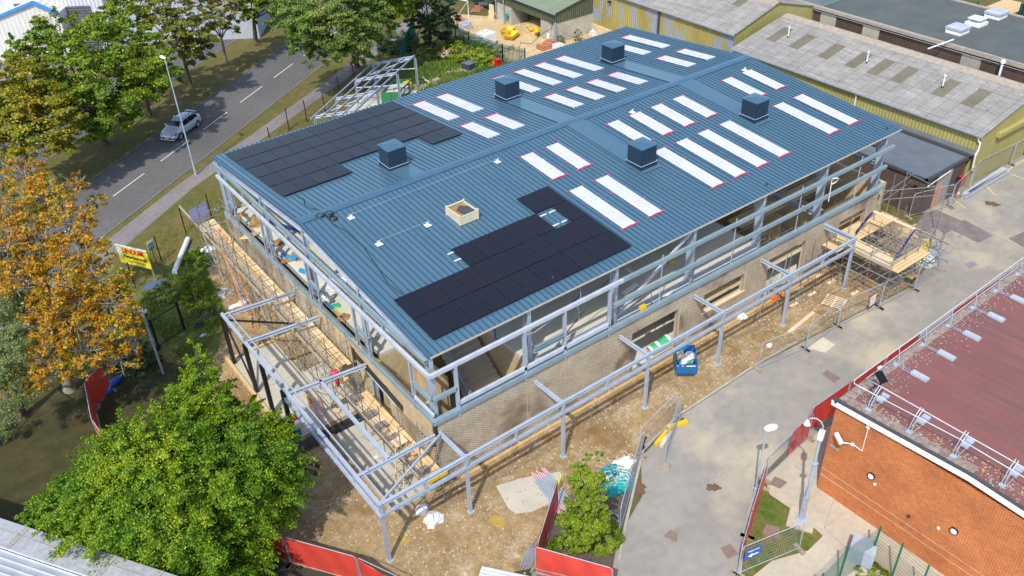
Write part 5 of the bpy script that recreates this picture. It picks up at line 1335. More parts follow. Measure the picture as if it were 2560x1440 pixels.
# long grass: countless blades, one object
def blades(name, poly, n, h, mat, seed, lean=.4):
    g = np.random.default_rng(seed); xs = [p[0] for p in poly]; ys = [p[1] for p in poly]; P = []
    while len(P) < n:
        q = np.c_[g.uniform(min(xs), max(xs), n), g.uniform(min(ys), max(ys), n)]
        ins = np.zeros(n, bool); j = len(poly)-1
        for i in range(len(poly)):
            xi, yi = poly[i]; xj, yj = poly[j]
            c = ((yi > q[:, 1]) != (yj > q[:, 1])) & (q[:, 0] < (xj-xi)*(q[:, 1]-yi)/(yj-yi+1e-9)+xi); ins ^= c; j = i
        P += q[ins].tolist()
    P = np.array(P[:n]); m = (np.sin(P[:, 0]*1.3)+np.cos(P[:, 1]*1.7)+g.normal(0, .8, n)) > -.6; P = P[m]; n = len(P)
    a = g.uniform(0, 6.28, n); hh = h*(.5+g.random(n)); w_ = h*.14
    V = np.zeros((n, 3, 3)); V[:, 0, :2] = P-np.c_[np.cos(a), np.sin(a)]*w_; V[:, 1, :2] = P+np.c_[np.cos(a), np.sin(a)]*w_
    V[:, 2, :2] = P+g.normal(0, lean*h, (n, 2)); V[:, 2, 2] = hh; V[:, :2, 2] = .006
    me = bpy.data.meshes.new(name); me.vertices.add(3*n); me.vertices.foreach_set('co', V.reshape(-1)); me.loops.add(3*n); me.loops.foreach_set('vertex_index', np.arange(3*n))
    me.polygons.add(n); me.polygons.foreach_set('loop_start', np.arange(0, 3*n, 3)); me.update(calc_edges=True)
    ob = bpy.data.objects.new(name, me); COL.objects.link(ob); me.materials.append(MT[mat]); ob['kind'] = 'stuff'; return ob


tag(blades('long_grass', [(26, 32), (37, 31), (41, 40.0), (37.4, 43.6), (33, 55), (31, 53), (27, 47.5), (25.6, 43)], 30000, .34, 'leaf_lime', 3), 'rough long grass on the waste ground behind the blue roof', 'grass')
tag(blades('long_grass', [(-7.2, 16.8), (-3.2, 21.5), (-2.2, 27.5), (-1.6, 30.5), (-6, 28), (-9, 24.5), (-7.5, 22)], 15000, .2, 'leaf_lime', 4), 'rough grass on the bank beside the front scaffold', 'grass')
tag(blades('verge_tufts', [rp(8, 30.6), rp(50, 28.8), rp(50, 26.5), rp(8, 26.5)], 9000, .14, 'leaf_maple_gold', 5), 'dry tufts of grass along the black post fence', 'grass')


# rubble
def stones(name, poly, n, smin, smax, mat, seed, k=2.2):
    rr = random.Random(seed); c = MB(); xs = [p[0] for p in poly]; ys = [p[1] for p in poly]; m = 0
    while m < n:
        x, y = rr.uniform(min(xs), max(xs)), rr.uniform(min(ys), max(ys)); ins = False; j = len(poly)-1
        for i in range(len(poly)):
            xi, yi = poly[i]; xj, yj = poly[j]
            if (yi > y) != (yj > y) and x < (xj-xi)*(y-yi)/(yj-yi+1e-9)+xi: ins = not ins
            j = i
        if not ins or (math.sin(x*1.9+seed)+math.cos(y*2.3+x)+rr.gauss(0, .7)) < -.2: continue
        if -.3 < x < 37 and y > -.2: continue
        s = smin+(smax-smin)*rr.random()**k; rz = rr.uniform(0, 6.28); P = []
        for z in (0, 1):
            for a in range(4):
                q = rz+a*math.pi/2+rr.uniform(-.35, .35); r_ = s*(rr.uniform(.7, 1.1) if z == 0 else rr.uniform(.4, .8)); P.append((x+math.cos(q)*r_, y+math.sin(q)*r_*.8, .006+z*s*rr.uniform(.4, .9)))
        c.hexa(P); m += 1
    o = c.build(name, mat, None); o['kind'] = 'stuff'; return o


tag(stones('rubble', dirt, 5200, .02, .10, 'rubble_pale', 1), 'pale crushed stone scattered over the bare earth', 'rubble')
tag(stones('rubble', dirt, 1600, .02, .09, 'rubble_grey', 2), 'grey rubble scattered over the bare earth', 'rubble')
tag(stones('brick_rubble', dirt, 260, .03, .09, 'brick_loose', 3), 'broken red brick scattered over the bare earth', 'rubble')
# old tree roots
for u, v, s, lb in ((1115, 145, 1.0, 'upturned bleached tree stump with torn roots, left of its pair'), (1155, 145, .9, 'upturned bleached tree stump with torn roots, right of its pair')):
    T = thing('tree_stump', lb, 'stump', G(u, v), 'old tree roots in the rough grass'); rr = random.Random(u); c = MB(); o = G(u, v)
    c.blob((o[0], o[1], .3), .55*s, .5*s, .45*s, 10, 7, .3, seed=u)
    for i in range(16):
        d = unit([rr.gauss(0, 1), rr.gauss(0, 1), rr.uniform(.1, 1.2)]); c.tube((o[0], o[1], .35), (o[0]+d[0]*s, o[1]+d[1]*s, .35+d[2]*s), .13, 5, .02)
    c.build('roots', 'root_wood', T)

# ================================================================ FENCES
FG = 'mesh site fence panels'


def heras(p, q, label, h=1.95, sheet_=None, lean=0., foot=True, mesh=True, group=FG, sag=0, zoff=0.):
    """temporary fence panel between two ground points; red sheeting optional"""
    p = np.array([p[0], p[1], .08+zoff]); q = np.array([q[0], q[1], .08+zoff]); L = np.linalg.norm(q-p); d = (q-p)/L; n = np.array([-d[1], d[0], 0])
    T = thing('site_fence', label, 'fence panel', tuple(p[:2])+(0,), group)
    up = unit(np.array([n[0]*lean, n[1]*lean, 1.]))

    def at(s, z): return p+d*s+up*z
    c = MB(); e = .04
    c.path([at(e, 0), at(e, h-.15), at(.15, h), at(L-.15, h), at(L-e, h-.15), at(L-e, 0)], .021, 6); c.tube(at(e, .12), at(L-e, .12), .018, 5)
    c.build('frame', 'galv', T)
    if mesh and not (sheet_ and sheet_[1]-sheet_[0] > .9):
        c = MB(); k = int(L/.13)
        for i in range(1, k): c.bar(at(L*i/k, .12), at(L*i/k, h), .005, .005)
        for i in range(1, 8): c.bar(at(.04, .12+(h-.12)*i/8), at(L-.04, .12+(h-.12)*i/8), .005, .005)
        c.build('wire_mesh', 'lead_grey', T)
    if sheet_:
        c = MB(); a, b, lo, hi = sheet_; P = []; F = []; nx, nz = 14, 4; rr = random.Random(int(p[0]*100))
        for i in range(nx+1):
            for j in range(nz+1):
                s = a+(b-a)*i/nx; z = lo+(hi-lo)*j/nz
                if j == nz: z -= sag*math.sin(math.pi*i/nx)*.5+rr.uniform(0, .025)
                P.append(at(s*L, z*h)+n*(.03+.025*math.sin(i*1.3+j)+rr.uniform(-.012, .012)))
        P2 = [q_-n*.008 for q_ in P]; m = len(P)
        for i in range(nx):
            for j in range(nz):
                a_ = i*(nz+1)+j; F.append((a_, a_+nz+1, a_+nz+2, a_+1)); F.append((m+a_+1, m+a_+nz+2, m+a_+nz+1, m+a_))
        c.add(P+P2, F); c.build('red_sheeting', 'red_sheet', T)
    if foot:
        fr = math.atan2(n[1], n[0])
        for s in (0, L):
            c = MB(); o = p+d*s; c.cbox((o[0], o[1], 0), .68, .21, .12, fr); c.cbox((o[0], o[1], .12), .22, .12, .02, fr); c.build('foot', 'timber_old', T)
    return T


def H(a, b, *k, **w): return heras(G(*a)[:2], G(*b)[:2], *k, **w)


# along the access road, left of it
H((1548, 1338), (1600, 1148), 'open mesh fence panel along the kerb beside the planting bed')
H((1603, 1140), (1693, 1046), 'leaning mesh fence panel at the kink of the kerb beside the yellow tubes', h=1.8, lean=.1)
H((1660, 1163), (1699, 1050), 'mesh fence panel swung out over the road across the yellow tubes')
H((1893, 925), (2013, 876), 'mesh fence panel on the road edge by the long plank, foremost of the run')
H((2013, 876), (2093, 818), 'mesh fence panel between the long plank and the timber pallet')
H((2093, 818), (2197, 771), 'mesh fence panel with a white notice beside the traffic cone')
nb = thing('notice_board', 'blank white notice hung on the mesh fence above the traffic cone', 'sign', G(2175, 780))
q_ = G(2172, 784); c = MB(); c.bar((q_[0]-.28, q_[1]-.05, 1.05), (q_[0]+.28, q_[1]-.04, 1.10), .02, .75); c.build('board', 'white_plastic', nb)
H((2197, 771), (2285, 726), 'mesh fence panel in front of the rubbish below the loading scaffold')
H((2285, 726), (2349, 676), 'mesh fence panel enclosing the white bulk bag by the road')
H((2352, 673), (2420, 640), 'mesh fence panel folded back behind the bulk bag', foot=False) if False else None
H((2270, 545), (2373, 519), 'mesh fence panel between the scaffold corner and the brown mats')
H((2373, 519), (2425, 470), 'mesh fence panel beside the orange cone at the annexe corner')
H((2430, 462), (2525, 413), 'mesh fence panel in front of the yellow shed gable, left of its pair')
H((2525, 413), (2600, 372), 'mesh fence panel in front of the maroon shed door at the right edge')
H((1480, 1275), (1548, 1310), 'low bare fence panel across the bed behind the young hornbeam', h=.5, mesh=False, foot=False)
# red sheeted run between the road and the brick building
RG = 'red sheeted fence panels beside the road'
H((1912, 1203), (2020, 1098), 'red sheeted fence panel with a torn end, at the corner of the brick building', sheet_=(.52, 1, .02, 1), group=RG)
xx = 17.2
for i in range(10):
    sh = (0, 1, .02, 1.0) if i not in (3,) else None
    ht = 1.95
    heras((xx, -9.74+.006*(xx-17)), (xx+3.3, -9.74+.006*(xx-14)), ['first red sheeted fence panel below the corner of the maroon roof', 'second red sheeted fence panel behind the maroon roof edge', 'third red sheeted fence panel behind the maroon roof edge', 'bare mesh fence panel in the gap of the red sheeted run', 'red sheeted fence panel just beyond the gap in the red run', 'red sheeted fence panel, second beyond the gap in the red run', 'red sheeted fence panel, third beyond the gap in the red run', 'red sheeted fence panel, fourth beyond the gap in the red run', 'red sheeted fence panel near the right edge, fifth beyond the gap', 'last red sheeted fence panel at the right edge of the photo'][i], sheet_=sh, group=RG, foot=i < 2, h=ht, mesh=i < 5)
    xx += 3.32
H((1906, 1222), (1868, 1345), 'red sheeted fence panel at the lawn edge behind the white-headed lamp post', sheet_=(0, 1, .02, 1), group=RG)
H((1868, 1345), (1842, 1440), 'red sheeted fence panel along the lawn edge above the blue arrow sign', sheet_=(0, 1, .3, 1), group=RG)
H((1842, 1440), (1998, 1375), 'open mesh fence panel across the small lawn beside the blue arrow sign')
# planting bed
H((1345, 1432), (1395, 1268), 'red-brown sheeted fence panel on the shaded left side of the planting bed', sheet_=(0, 1, .02, 1), group='red sheeted panels round the planting bed')
H((1338, 1436), (1530, 1492), 'bright red sheeted fence panel at the front of the planting bed', sheet_=(0, 1, .02, 1), group='red sheeted panels round the planting bed')
bar_ = thing('crowd_barrier', 'low steel crowd barrier leaning against the bright red sheeting', 'barrier', G(1400, 1480))
a, b = np.array(G(1332, 1455)), np.array(G(1470, 1490)); c = MB(); z = np.array([0, 0, 1.05])
c.path([a+[0, 0, .2], a+z*.9, a+z+(b-a)*.06, b+z-(b-a)*.06, b+z*.9, b+[0, 0, .2]], .02, 6); c.tube(a+[0, 0, .2], b+[0, 0, .2], .018, 5)
for i in range(1, 16): c.tube(a+(b-a)*i/16+[0, 0, .2], a+(b-a)*i/16+z, .008, 4)
c.build('barrier_frame', 'scaf_tube', bar_)
# bottom left red run
RB_ = 'red sheeted panels at the lower edge'
zz_ = [G(560, 1345)[:2], G(727, 1411)[:2], G(905, 1462)[:2], G(1045, 1530)[:2]]
for i, lb in enumerate(('partly shaded red sheeted fence panel under the hornbeam', 'bright red sheeted fence panel in the middle of the lower edge', 'red sheeted fence panel with a sagging sheet below the canopy corner post')):
    heras(zz_[i], zz_[i+1], lb, sheet_=(0, 1, .02, 1) if i < 2 else (0, 1, .25, 1), group=RB_, sag=0 if i < 2 else .5)
b2 = thing('crowd_barrier', 'steel crowd barrier lying on the block paving at the lower edge', 'barrier', G(700, 1440))
a, b = np.array(G(665, 1440)), np.array(G(712, 1425)); c = MB()
for i in range(8): c.tube(a+(b-a)*i/7+[0, 0, .05], a+(b-a)*i/7+[.1, -1.0, .5], .012, 4)
c.path([a+[0, 0, .05], a+[.1, -1.0, .5], b+[.1, -1.0, .5], b+[0, 0, .05], a+[0, 0, .05]], .02, 5); c.build('barrier_frame', 'scaf_tube', b2)
# left: curved red barrier under the chestnut
RL = 'red barriers under the chestnut'
P_ = [G(262, 985)[:2], (-12.2, 16.5), (-13.1, 14.2), (-13.0, 12.3)]
pz = [G(255, 915, 1.9)[:2], G(212, 958, 1.9)[:2], G(229, 1050, 1.9)[:2], G(264, 1100, 1.9)[:2]]
for i, lb in enumerate(('upper dark red sheeted panel under the orange tree', 'middle dark red sheeted panel on the shaded lawn', 'lower dark red sheeted panel on the shaded lawn')):
    heras(pz[i], pz[i+1], lb, sheet_=(0, 1, .02, 1), group=RL)
c = MB(); o = np.array(G(270, 985)); c.path([o, o+[.3, .3, .35], o+[.7, .5, .3], o+[1.0, .9, .1]], .22, 8); tag(c.build('blue_bag', 'blue_plastic', None), 'crumpled blue plastic sack by the dark red barrier on the lawn', 'sack')

# black posted mesh fence along the path
BG = 'black posts along the path'
pts = [((340, 722), (310, 643)), ((405, 655), (385, 585)), ((465, 582), (450, 527)), ((530, 546), (515, 478)), ((575, 500), (562, 440)), ((622, 440), (612, 385)), ((680, 375), (668, 320)), ((723, 325), (721, 305)), ((768, 305), (765, 270)), ((813, 280), (807, 236)), ((850, 245), (846, 205)), ((888, 214), (884, 173)), ((950, 160), (947, 110))]
pb = [G(*a)[:2] for a, _ in pts]
names = ['by the yellow board', 'beside the small green sign', 'left of the tilted blue-grey panel', 'right of the tilted blue-grey panel', 'behind the scaffold end', 'left of the blue roof corner', 'behind the solar panels, nearest', 'behind the solar panels, second', 'behind the solar panels, third', 'left of the steel store frame', 'behind the steel store frame', 'at the foot of the verge maple', 'beside the shaded palisade']
for q, nm in zip(pb, names):
    T = thing('tall_post', 'tall black steel fence post '+nm, 'post', q+(0,), BG)
    c = MB(); c.bar((q[0], q[1], 0), (q[0], q[1], 2.15), .07, .07); c.cbox((q[0], q[1], 2.15), .09, .09, .03); c.build('post', 'black_steel', T)
    c = MB(); c.cbox((q[0], q[1], 0), .2, .2, .02); c.build('base_plate', 'dark_grey', T)
T = thing('wire_fence', 'thin black mesh strung along the black posts beside the path', 'fence', pb[5]+(0,)); c = MB()
for a, b in list(zip(pb, pb[1:]))[6:-1]:
    for i in range(12): t_ = i/12; c.bar((a[0]+(b[0]-a[0])*t_, a[1]+(b[1]-a[1])*t_, .1), (a[0]+(b[0]-a[0])*t_, a[1]+(b[1]-a[1])*t_, 1.95), .006, .006)
    for z in np.arange(.2, 2, .25): c.bar((a[0], a[1], z), (b[0], b[1], z), .006, .006)
c.build('wires', 'black_steel', T)
# black gate
GT = thing('black_gate', 'black steel gate standing ajar beside the weeds, left of the canopy', 'gate', G(462, 826))
g0, g1 = np.array(G(397, 870)), np.array(G(462, 826)); c = MB(); c.bar(g0, g0+[0, 0, 2.3], .14, .14); c.build('gate_post', 'black_steel', GT); c = MB(); c.bar(g1, g1+[0, 0, 2.35], .16, .16); c.build('gate_post', 'black_steel', GT)
c = MB(); c.bar(g0+[0, 0, 2.1], g1+[0, 0, 2.1], .06, .06); c.bar(g0+[0, 0, .15], g1+[0, 0, .15], .06, .06)
for i in range(1, 14): c.bar(g0+(g1-g0)*i/14+[0, 0, .15], g0+(g1-g0)*i/14+[0, 0, 2.1], .008, .008)
c.build('gate_leaf', 'black_steel', GT)
g2 = np.array(G(330, 935)); c = MB(); c.bar(g0+[0, 0, 1.9], g2+[0, 0, 1.9], .05, .05); c.bar(g0+[0, 0, .2], g2+[0, 0, .2], .05, .05); c.build('gate_rail', 'black_steel', GT)


# dark green mesh fence lower right
GF = thing('mesh_fence', 'dark green mesh fence with square posts in the lower right corner', 'fence', G(2175, 1400))
fp = [np.array(G(2035, 1520)), np.array(G(2095, 1455)), np.array(G(2175, 1402)), np.array(G(2228, 1445)), np.array(G(2290, 1500)), np.array(G(2400, 1590))]
plain('mesh_green', (.01, .14, .09), .45)
for q in fp: c = MB(); c.bar(q, q+[0, 0, 2.45], .07, .07); c.build('fence_post', 'mesh_green', GF)
for a, b in zip(fp, fp[1:]):
    c = MB(); L = np.linalg.norm(b-a)
    for i in range(int(L/.055)): t_ = i*.055/L; c.bar(a+(b-a)*t_+[0, 0, .05], a+(b-a)*t_+[0, 0, 2.4], .0045, .0045)
    for z in np.arange(.05, 2.42, .2): c.bar(a+[0, 0, z], b+[0, 0, z], .012, .008)
    c.build('mesh_panel', 'mesh_green', GF)
c = MB(); o = np.array(G(2150, 1398)); c.cbox(tuple(o), .9, 1.1, 1.1, .4)
UB = thing('slatted_unit', 'slatted grey-blue metal unit behind the green mesh fence', 'cabinet', tuple(o)); c.build('cabinet', 'weight_grey', UB)
c = MB()
for i in range(8): c.cbox((o[0], o[1], .1+i*.12), .94, 1.14, .03, .4)
c.build('louvre', 'lead_grey', UB)
bush('green grass tuft inside the green mesh fence', G(2180, 1440)[:2]+(0,), .7, 2500, .05, 'leaf_shrub', .35, 23)

# ================================================================ SCAFFOLDS
plain('board_new', (.68, .50, .26), .8, c2=(.58, .41, .19), s=1.6); plain('board_grey', (.50, .43, .32), .85, c2=(.38, .32, .24), s=1.6)
SC = thing('scaffold', 'tube and board scaffold along the whole front gable of the blue-roofed building', 'scaffold', (-1.3, 13, 0))
xi, xo = -.62, -1.85; Z1 = 3.0
ys = list(np.arange(8.2, 29.2, 2.1)); zi = 0
for y in ys:
    for x, hh in ((xi, 5.0), (xo, 5.4)):
        c = MB(); c.tube((x, y, 0), (x+rng.uniform(-.03, .03), y, hh+rng.uniform(-.3, .3)), .028, 6); c.cbox((x, y, 0), .16, .16, .015); c.build('standard', 'scaf_tube', SC)
    c = MB()
    for z in (.5, 1.75, 2.9, 3.95, 4.45): c.tube((xi+.3, y+.06, z), (xo-.25, y+.06, z), .024, 5)
    c.build('transom', 'scaf_tube', SC)
for x in (xi, xo):
    c = MB()
    for z in (.45, 1.7, 2.86)+((3.5, 3.75, 4.0, 4.25) if x == xo else ()): c.tube((x+.05, 7.6, z), (x+.05, 28.6, z), .024, 6)
    c.build('ledger', 'scaf_tube', SC)
for y in np.arange(8.7, 28, 2.1):
    c = MB(); c.tube((xo-.12, y, 0), (xo-.1, y, 3.4+rng.uniform(0, .9)), .024, 5); c.tube((xi+.1, y+.5, Z1-.2), (xi+.1, y+.5, Z1+1.0+rng.uniform(0, .4)), .024, 5); c.tube((xi+.1, y+.5, Z1+.9), (xi+.4, y+.3, Z1+.8), .02, 5); c.build('standard', 'scaf_tube', SC)
for i in range(0, len(ys)-1, 2):
    c = MB(); c.tube((xo-.06, ys[i], .1), (xo-.06, ys[i+1], 2.9), .024, 5); c.tube((xi-.5, ys[i]+.1, .2), (xo-1.0, ys[i]+.1, 2.0), .024, 5); c.build('brace', 'scaf_tube', SC)
rr = random.Random(9)
for j in range(4):
    y = 8.0+rr.uniform(-.2, .2)
    while y < 28.3:
        L = min(rr.choice([3.9, 3.0, 3.9]), 28.5-y); c = MB(); x = xi-.10-j*.265-(.0 if j else 0)
        c.box(x-.115, y, Z1+rr.uniform(0, .015), x+.115, y+L-.03, Z1+.04); c.build('scaffold_board', rr.choice(['board_new', 'board_new', 'timber_pale']), SC); y += L
for x, z in ((xo-.05, Z1+.03),):
    y = 7.9
    while y < 28.0: c = MB(); c.box(x-.02, y, z, x+.02, y+3.9, z+.23); c.build('toe_board', 'board_grey', SC); y += 3.95
c = MB()
for j in range(5): c.box(-1.9, 27.0+j*.26, Z1+.05, -.6, 27.22+j*.26, Z1+.09)
c.build('pallet_deck', 'timber_pale', SC)
c = MB(); c.box(xi-.2, 8.0, 1.9, xi-.6, 12, 1.94); c.build('inner_board', 'board_new', SC)
# lower lift by the corner
SD = thing('scaffold', 'lower scaffold lift stacked with bricks between the front canopy and the gable wall', 'scaffold', (-1.3, 3, 0))
Z2 = 2.0
for y in (-1.2, .8, 2.8, 4.8, 6.8):
    for x, hh in ((-.7, 3.6), (-1.75, 4.2)):
        c = MB(); c.tube((x, y, 0), (x, y, hh+rng.uniform(-.4, .4)), .028, 6); c.cbox((x, y, 0), .16, .16, .015); c.build('standard', 'scaf_tube', SD)
    c = MB()
    for z in (.6, 1.9): c.tube((-.45, y+.06, z), (-2.1, y+.06, z), .024, 5)
    c.build('transom', 'scaf_tube', SD)
c = MB()
for z in (.55, 1.86, 2.5, 3.0): c.tube((-1.8, -1.4, z), (-1.8, 7.4, z), .024, 6)
c.tube((-.7, -1.4, 1.86), (-.7, 7.4, 1.86), .024, 6); c.tube((-.4, -1.35, 2.6), (-1.9, -1.35, 2.6), .024, 5); c.tube((-.4, -1.35, 3.1), (-1.9, -1.35, 3.1), .024, 5); c.build('ledger', 'scaf_tube', SD)
for j in range(4):
    for (y0, y1) in ((-1.3, 2.6), (2.65, 6.5)): c = MB(); c.box(-.82-j*.245, y0+rr.uniform(-.1, .1), Z2, -.60-j*.245, y1, Z2+.04); c.build('scaffold_board', 'board_new', SD)
c = MB(); c.box(-1.84, -1.3, Z2+.03, -1.80, 6.6, Z2+.24); c.build('toe_board', 'board_grey', SD)
c = MB()
for (a0, a1, mt_) in ((-1.0, -.2, 0),): c.bar((-.5, -1.42, Z2+.1), (-1.9, -1.42, Z2+.1), .04, .22)
c.build('end_board', 'yellow_plastic', SD)
# brick stacks on the boards
GB = 'brick stacks on the lower scaffold lift'
for i, (y, mt_, lb) in enumerate(((6.2, 'brick_grey', 'farthest dark brick stack on the lower lift, by the red jacket'), (4.6, 'brick_grey', 'dark brick stack on the lower lift beneath the black membrane'), (3.5, 'brick_grey', 'dark brick stack beside the cream boxes on the lower lift'), (2.3, 'brick_grey', 'dark brick stack before the cream boxes on the lower lift'), (.9, 'brick_grey', 'dark brick stack behind the tiled bench on the lower lift'), (-.6, 'brick_grey', 'nearest dark brick stack, at the end of the lower lift'))):
    T = thing('brick_stack', lb, 'bricks', (-1.45, y, Z2+.04), GB); c = MB()
    for k_ in range(3):
        for m_ in range(3-(k_ == 2)): c.cbox((-1.62+m_*.21, y+rr.uniform(-.03, .03), Z2+.045+k_*.075), .2, .42-.1*(k_ == 2), .072, rr.uniform(-.08, .08))
    c.build('bricks', mt_, T)
for y, lb in ((5.4, 'pale plywood square on the lower lift beneath the black membrane'), (4.0, 'pale plywood square left of the cream boxes'), (1.6, 'raised pale plywood table near the corner of the lower lift')):
    c = MB(); c.cbox((-1.45, y, Z2+(.08 if y > 2 else .45)), .75, .6, .03, .1)
    if y < 2:
        for a in (-.3, .3):
            for b in (-.2, .2): c.cbox((-1.45+a, y+b, Z2+.04), .06, .06, .42)
    tag(c.build('plywood', 'timber_pale', None), lb, 'plywood')
for (y, z, lb) in ((2.9, .04, 'standing cream insulation box on the lower scaffold lift'), (2.6, .04, 'lying cream insulation box on the lower scaffold lift')):
    c = MB(); c.cbox((-1.5+(.15 if y < 2.8 else -.05), y, Z2+z), .34, .2, .32 if y > 2.8 else .2, .3); tag(c.build('insulation_box', 'timber_pale', None), lb, 'box')
c = MB(); c.blob((-1.3, .45, Z2+.4), .14, .12, .09, 8, 5, .3, seed=3); tag(c.build('glove_bundle', 'orange_pale', None), 'salmon pink cloth bundle on the lower scaffold lift', 'cloth')
c = MB(); c.hexa([(-2.0, 7.2, 2.6), (-1.9, 7.35, 2.6), (-1.75, 7.3, 2.65), (-1.9, 7.15, 2.6), (-2.05, 7.25, 3.7), (-1.95, 7.42, 3.75), (-1.8, 7.4, 3.65), (-1.95, 7.22, 3.6)]); c.blob((-1.93, 7.3, 3.4), .2, .16, .35, 8, 6, .3, seed=4, flat=False)
tag(c.build('hi_vis_jacket', 'hot_pink', None), 'bright red work jacket hanging from a scaffold pole', 'jacket')


def ladder(a, b, mt_, label, w_=.4, name='ladder', rung='galv'):
    a = np.array(a, float); b = np.array(b, float); T = thing(name, label, 'ladder', tuple(a)); d = unit(b-a); s = unit(np.cross(d, [0, 0, 1]))*w_/2
    for q in (-1, 1): c = MB(); c.bar(a+s*q, b+s*q, .05, .08); c.build('stile', mt_, T)
    c = MB(); n = int(np.linalg.norm(b-a)/.28)
    for i in range(1, n): c.tube(a+(b-a)*i/n-s, a+(b-a)*i/n+s, .016, 5)
    c.build('rungs', rung, T); return T


ladder(G(640, 822), (-1.55, 24.6, 4.6), 'orange_plastic', 'long orange ladder leaning on the front scaffold', .45)
ladder((-2.5, .2, .15), (-1.7, 1.1, 2.6), 'yellow_plastic', 'yellow and black ladder up to the lower scaffold lift')
ladder((-3.3, 5.9, .16), (-2.6, 9.5, .45), 'orange_plastic', 'orange and blue ladder section lying on the concrete slab', .4, rung='blue_light')
# leftovers at the left end
T = thing('leaning_panel', 'blue-grey ribbed panel board tied to a pole at the scaffold end', 'panel', (-2.5, 28.8, 0))
a = np.array(G(488, 535, 4.2)); c = MB(); pc = [G(470, 527, 4.4), G(513, 503, 4.4), G(523, 538, 3.5), G(483, 560, 3.5)]; pc = [np.array(q) for q in pc]
c.add([q for q in pc]+[q+np.array([.04, .03, -.02]) for q in pc], [(0, 1, 2, 3), (7, 6, 5, 4), (0, 4, 5, 1), (1, 5, 6, 2), (2, 6, 7, 3), (3, 7, 4, 0)]); o = c.build('panel', 'purple_grey', T)
c = MB()
for q in (.12, .5, .88): a_ = pc[0]*(1-q)+pc[3]*q; b_ = pc[1]*(1-q)+pc[2]*q; c.bar(a_+[-.02, -.02, .01], b_+[-.02, -.02, .01], .02, .03)
c.build('panel_rib', 'lead_grey', o)
m_ = (pc[0]+pc[1])/2; n_ = (pc[2]+pc[3])/2; c = MB(); c.tube((n_[0], n_[1], 0), tuple(m_+[-.05, -.05, .25]), .03, 6); c.build('pole', 'scaf_tube', T)

# loading scaffold at the far right corner
LS = thing('loading_scaffold', 'loading bay scaffold with pale boards and a blue gate frame at the far right corner', 'scaffold', (33, -3, 0))
ZL = 2.3


def tubes(name, L_, mt_='scaf_tube', r_=.026):
    c = MB()
    for a, b in L_: c.tube(a, b, r_, 6)
    return c.build(name, mt_, LS)


for x in (30.2, 31.1, 32.6, 34.0, 35.4, 36.8):
    for y in (-.75, -2.1, -3.5, -5.0):
        if x in (30.2,) and y < -3: continue
        c = MB(); c.tube((x, y, 0), (x, y, 3.6 if y < -.8 else 4.2), .026, 6); c.cbox((x, y, 0), .22, .22, .04); c.build('standard', 'scaf_tube', LS)
for y in (-.75, -2.1, -3.5, -5.0):
    tubes('ledger', [((29.6, y+.05, z), (37.2, y+.05, z)) for z in (.8, 1.5, 2.22)])
for x in (30.2, 31.1, 32.6, 34.0, 35.4, 36.8):
    tubes('transom', [((x+.05, -5.7+rng.uniform(-.4, .2), z), (x+.05, -.4, z)) for z in (.85, 1.55, 2.18)])
for x in (31.6, 32.1, 33.1, 33.5): tubes('board_bearer', [((x, -5.6, 2.16), (x, -.6, 2.16))])
for y in (-5.0, -3.5): tubes('guard_rail', [((30.9, y, z), (34.3, y, z)) for z in (2.8, 3.3)])
tubes('guard_rail', [((31.0, -5.2, z), (31.0, -.6, z)) for z in (2.8, 3.3)])
for j in range(5): c = MB(); c.box(30.2, -.62-j*.245, ZL, 36.9, -.40-j*.245, ZL+.04); c.build('scaffold_board', 'board_new', LS)
for j in range(6): c = MB(); c.box(31.0+j*.26, -5.0, ZL+.042, 31.22+j*.26, -1.6, ZL+.08); c.build('scaffold_board', 'timber_pale', LS)
for j in range(4): c = MB(); c.box(31.0, -5.55+j*.25, ZL+.083, 34.6, -5.33+j*.25, ZL+.12); c.build('scaffold_board', 'board_new', LS)
c = MB(); c.bar((31.0, -5.1, ZL+.2), (31.0, -1.0, ZL+.2), .04, .23); c.build('toe_board', 'board_grey', LS)
c = MB(); c.bar((36.9, -.5, ZL-.2), (36.9, -6.2, ZL-.2), .04, .25); c.build('toe_board', 'board_grey', LS)
for i, (u, v) in enumerate(((2200, 602), (2180, 590), (2230, 640), (2170, 612), (2215, 630))):
    q_ = G(u, v, ZL+.09); c = MB(); c.blob(q_, .22, .14, .03, 8, 4, .3, seed=i); c.build('mud_patch', 'hessian', LS)
gate = thing('loading_gate', 'dark blue swing-over safety gate with a plank across, on the loading scaffold', 'gate', (33, -3, ZL))
t1 = G(2184, 528, 3.9); t2 = G(2288, 573, 3.9); b1 = G(2140, 585, 2.45); b2_ = G(2238, 650, 2.45)
for tp, bt in ((t1, b1), (t2, b2_)):
    tp = np.array(tp); bt = np.array(bt); m = (tp+bt)/2; c = MB()
    for a, b in ((tp, m+[.0, .0, .25]), (m+[0, 0, .25], m), (tp, m), (m, bt+[.3, .2, 0]), (m+[-.2, 0, .1], bt), (bt, bt+[.3, .2, 0])): c.bar(a, b, .07, .07)
    c.build('gate_frame', 'navy', gate)
c = MB(); c.bar(t1, t2, .24, .05); c.build('plank', 'timber_pale', gate)
c = MB()
for q in (.25, .5, .75): c.tube(np.array(t1)*(1-q)+np.array(b1)*q, np.array(t2)*(1-q)+np.array(b2_)*q, .024, 6)
c.build('gate_bars', 'scaf_tube', gate)
c = MB()
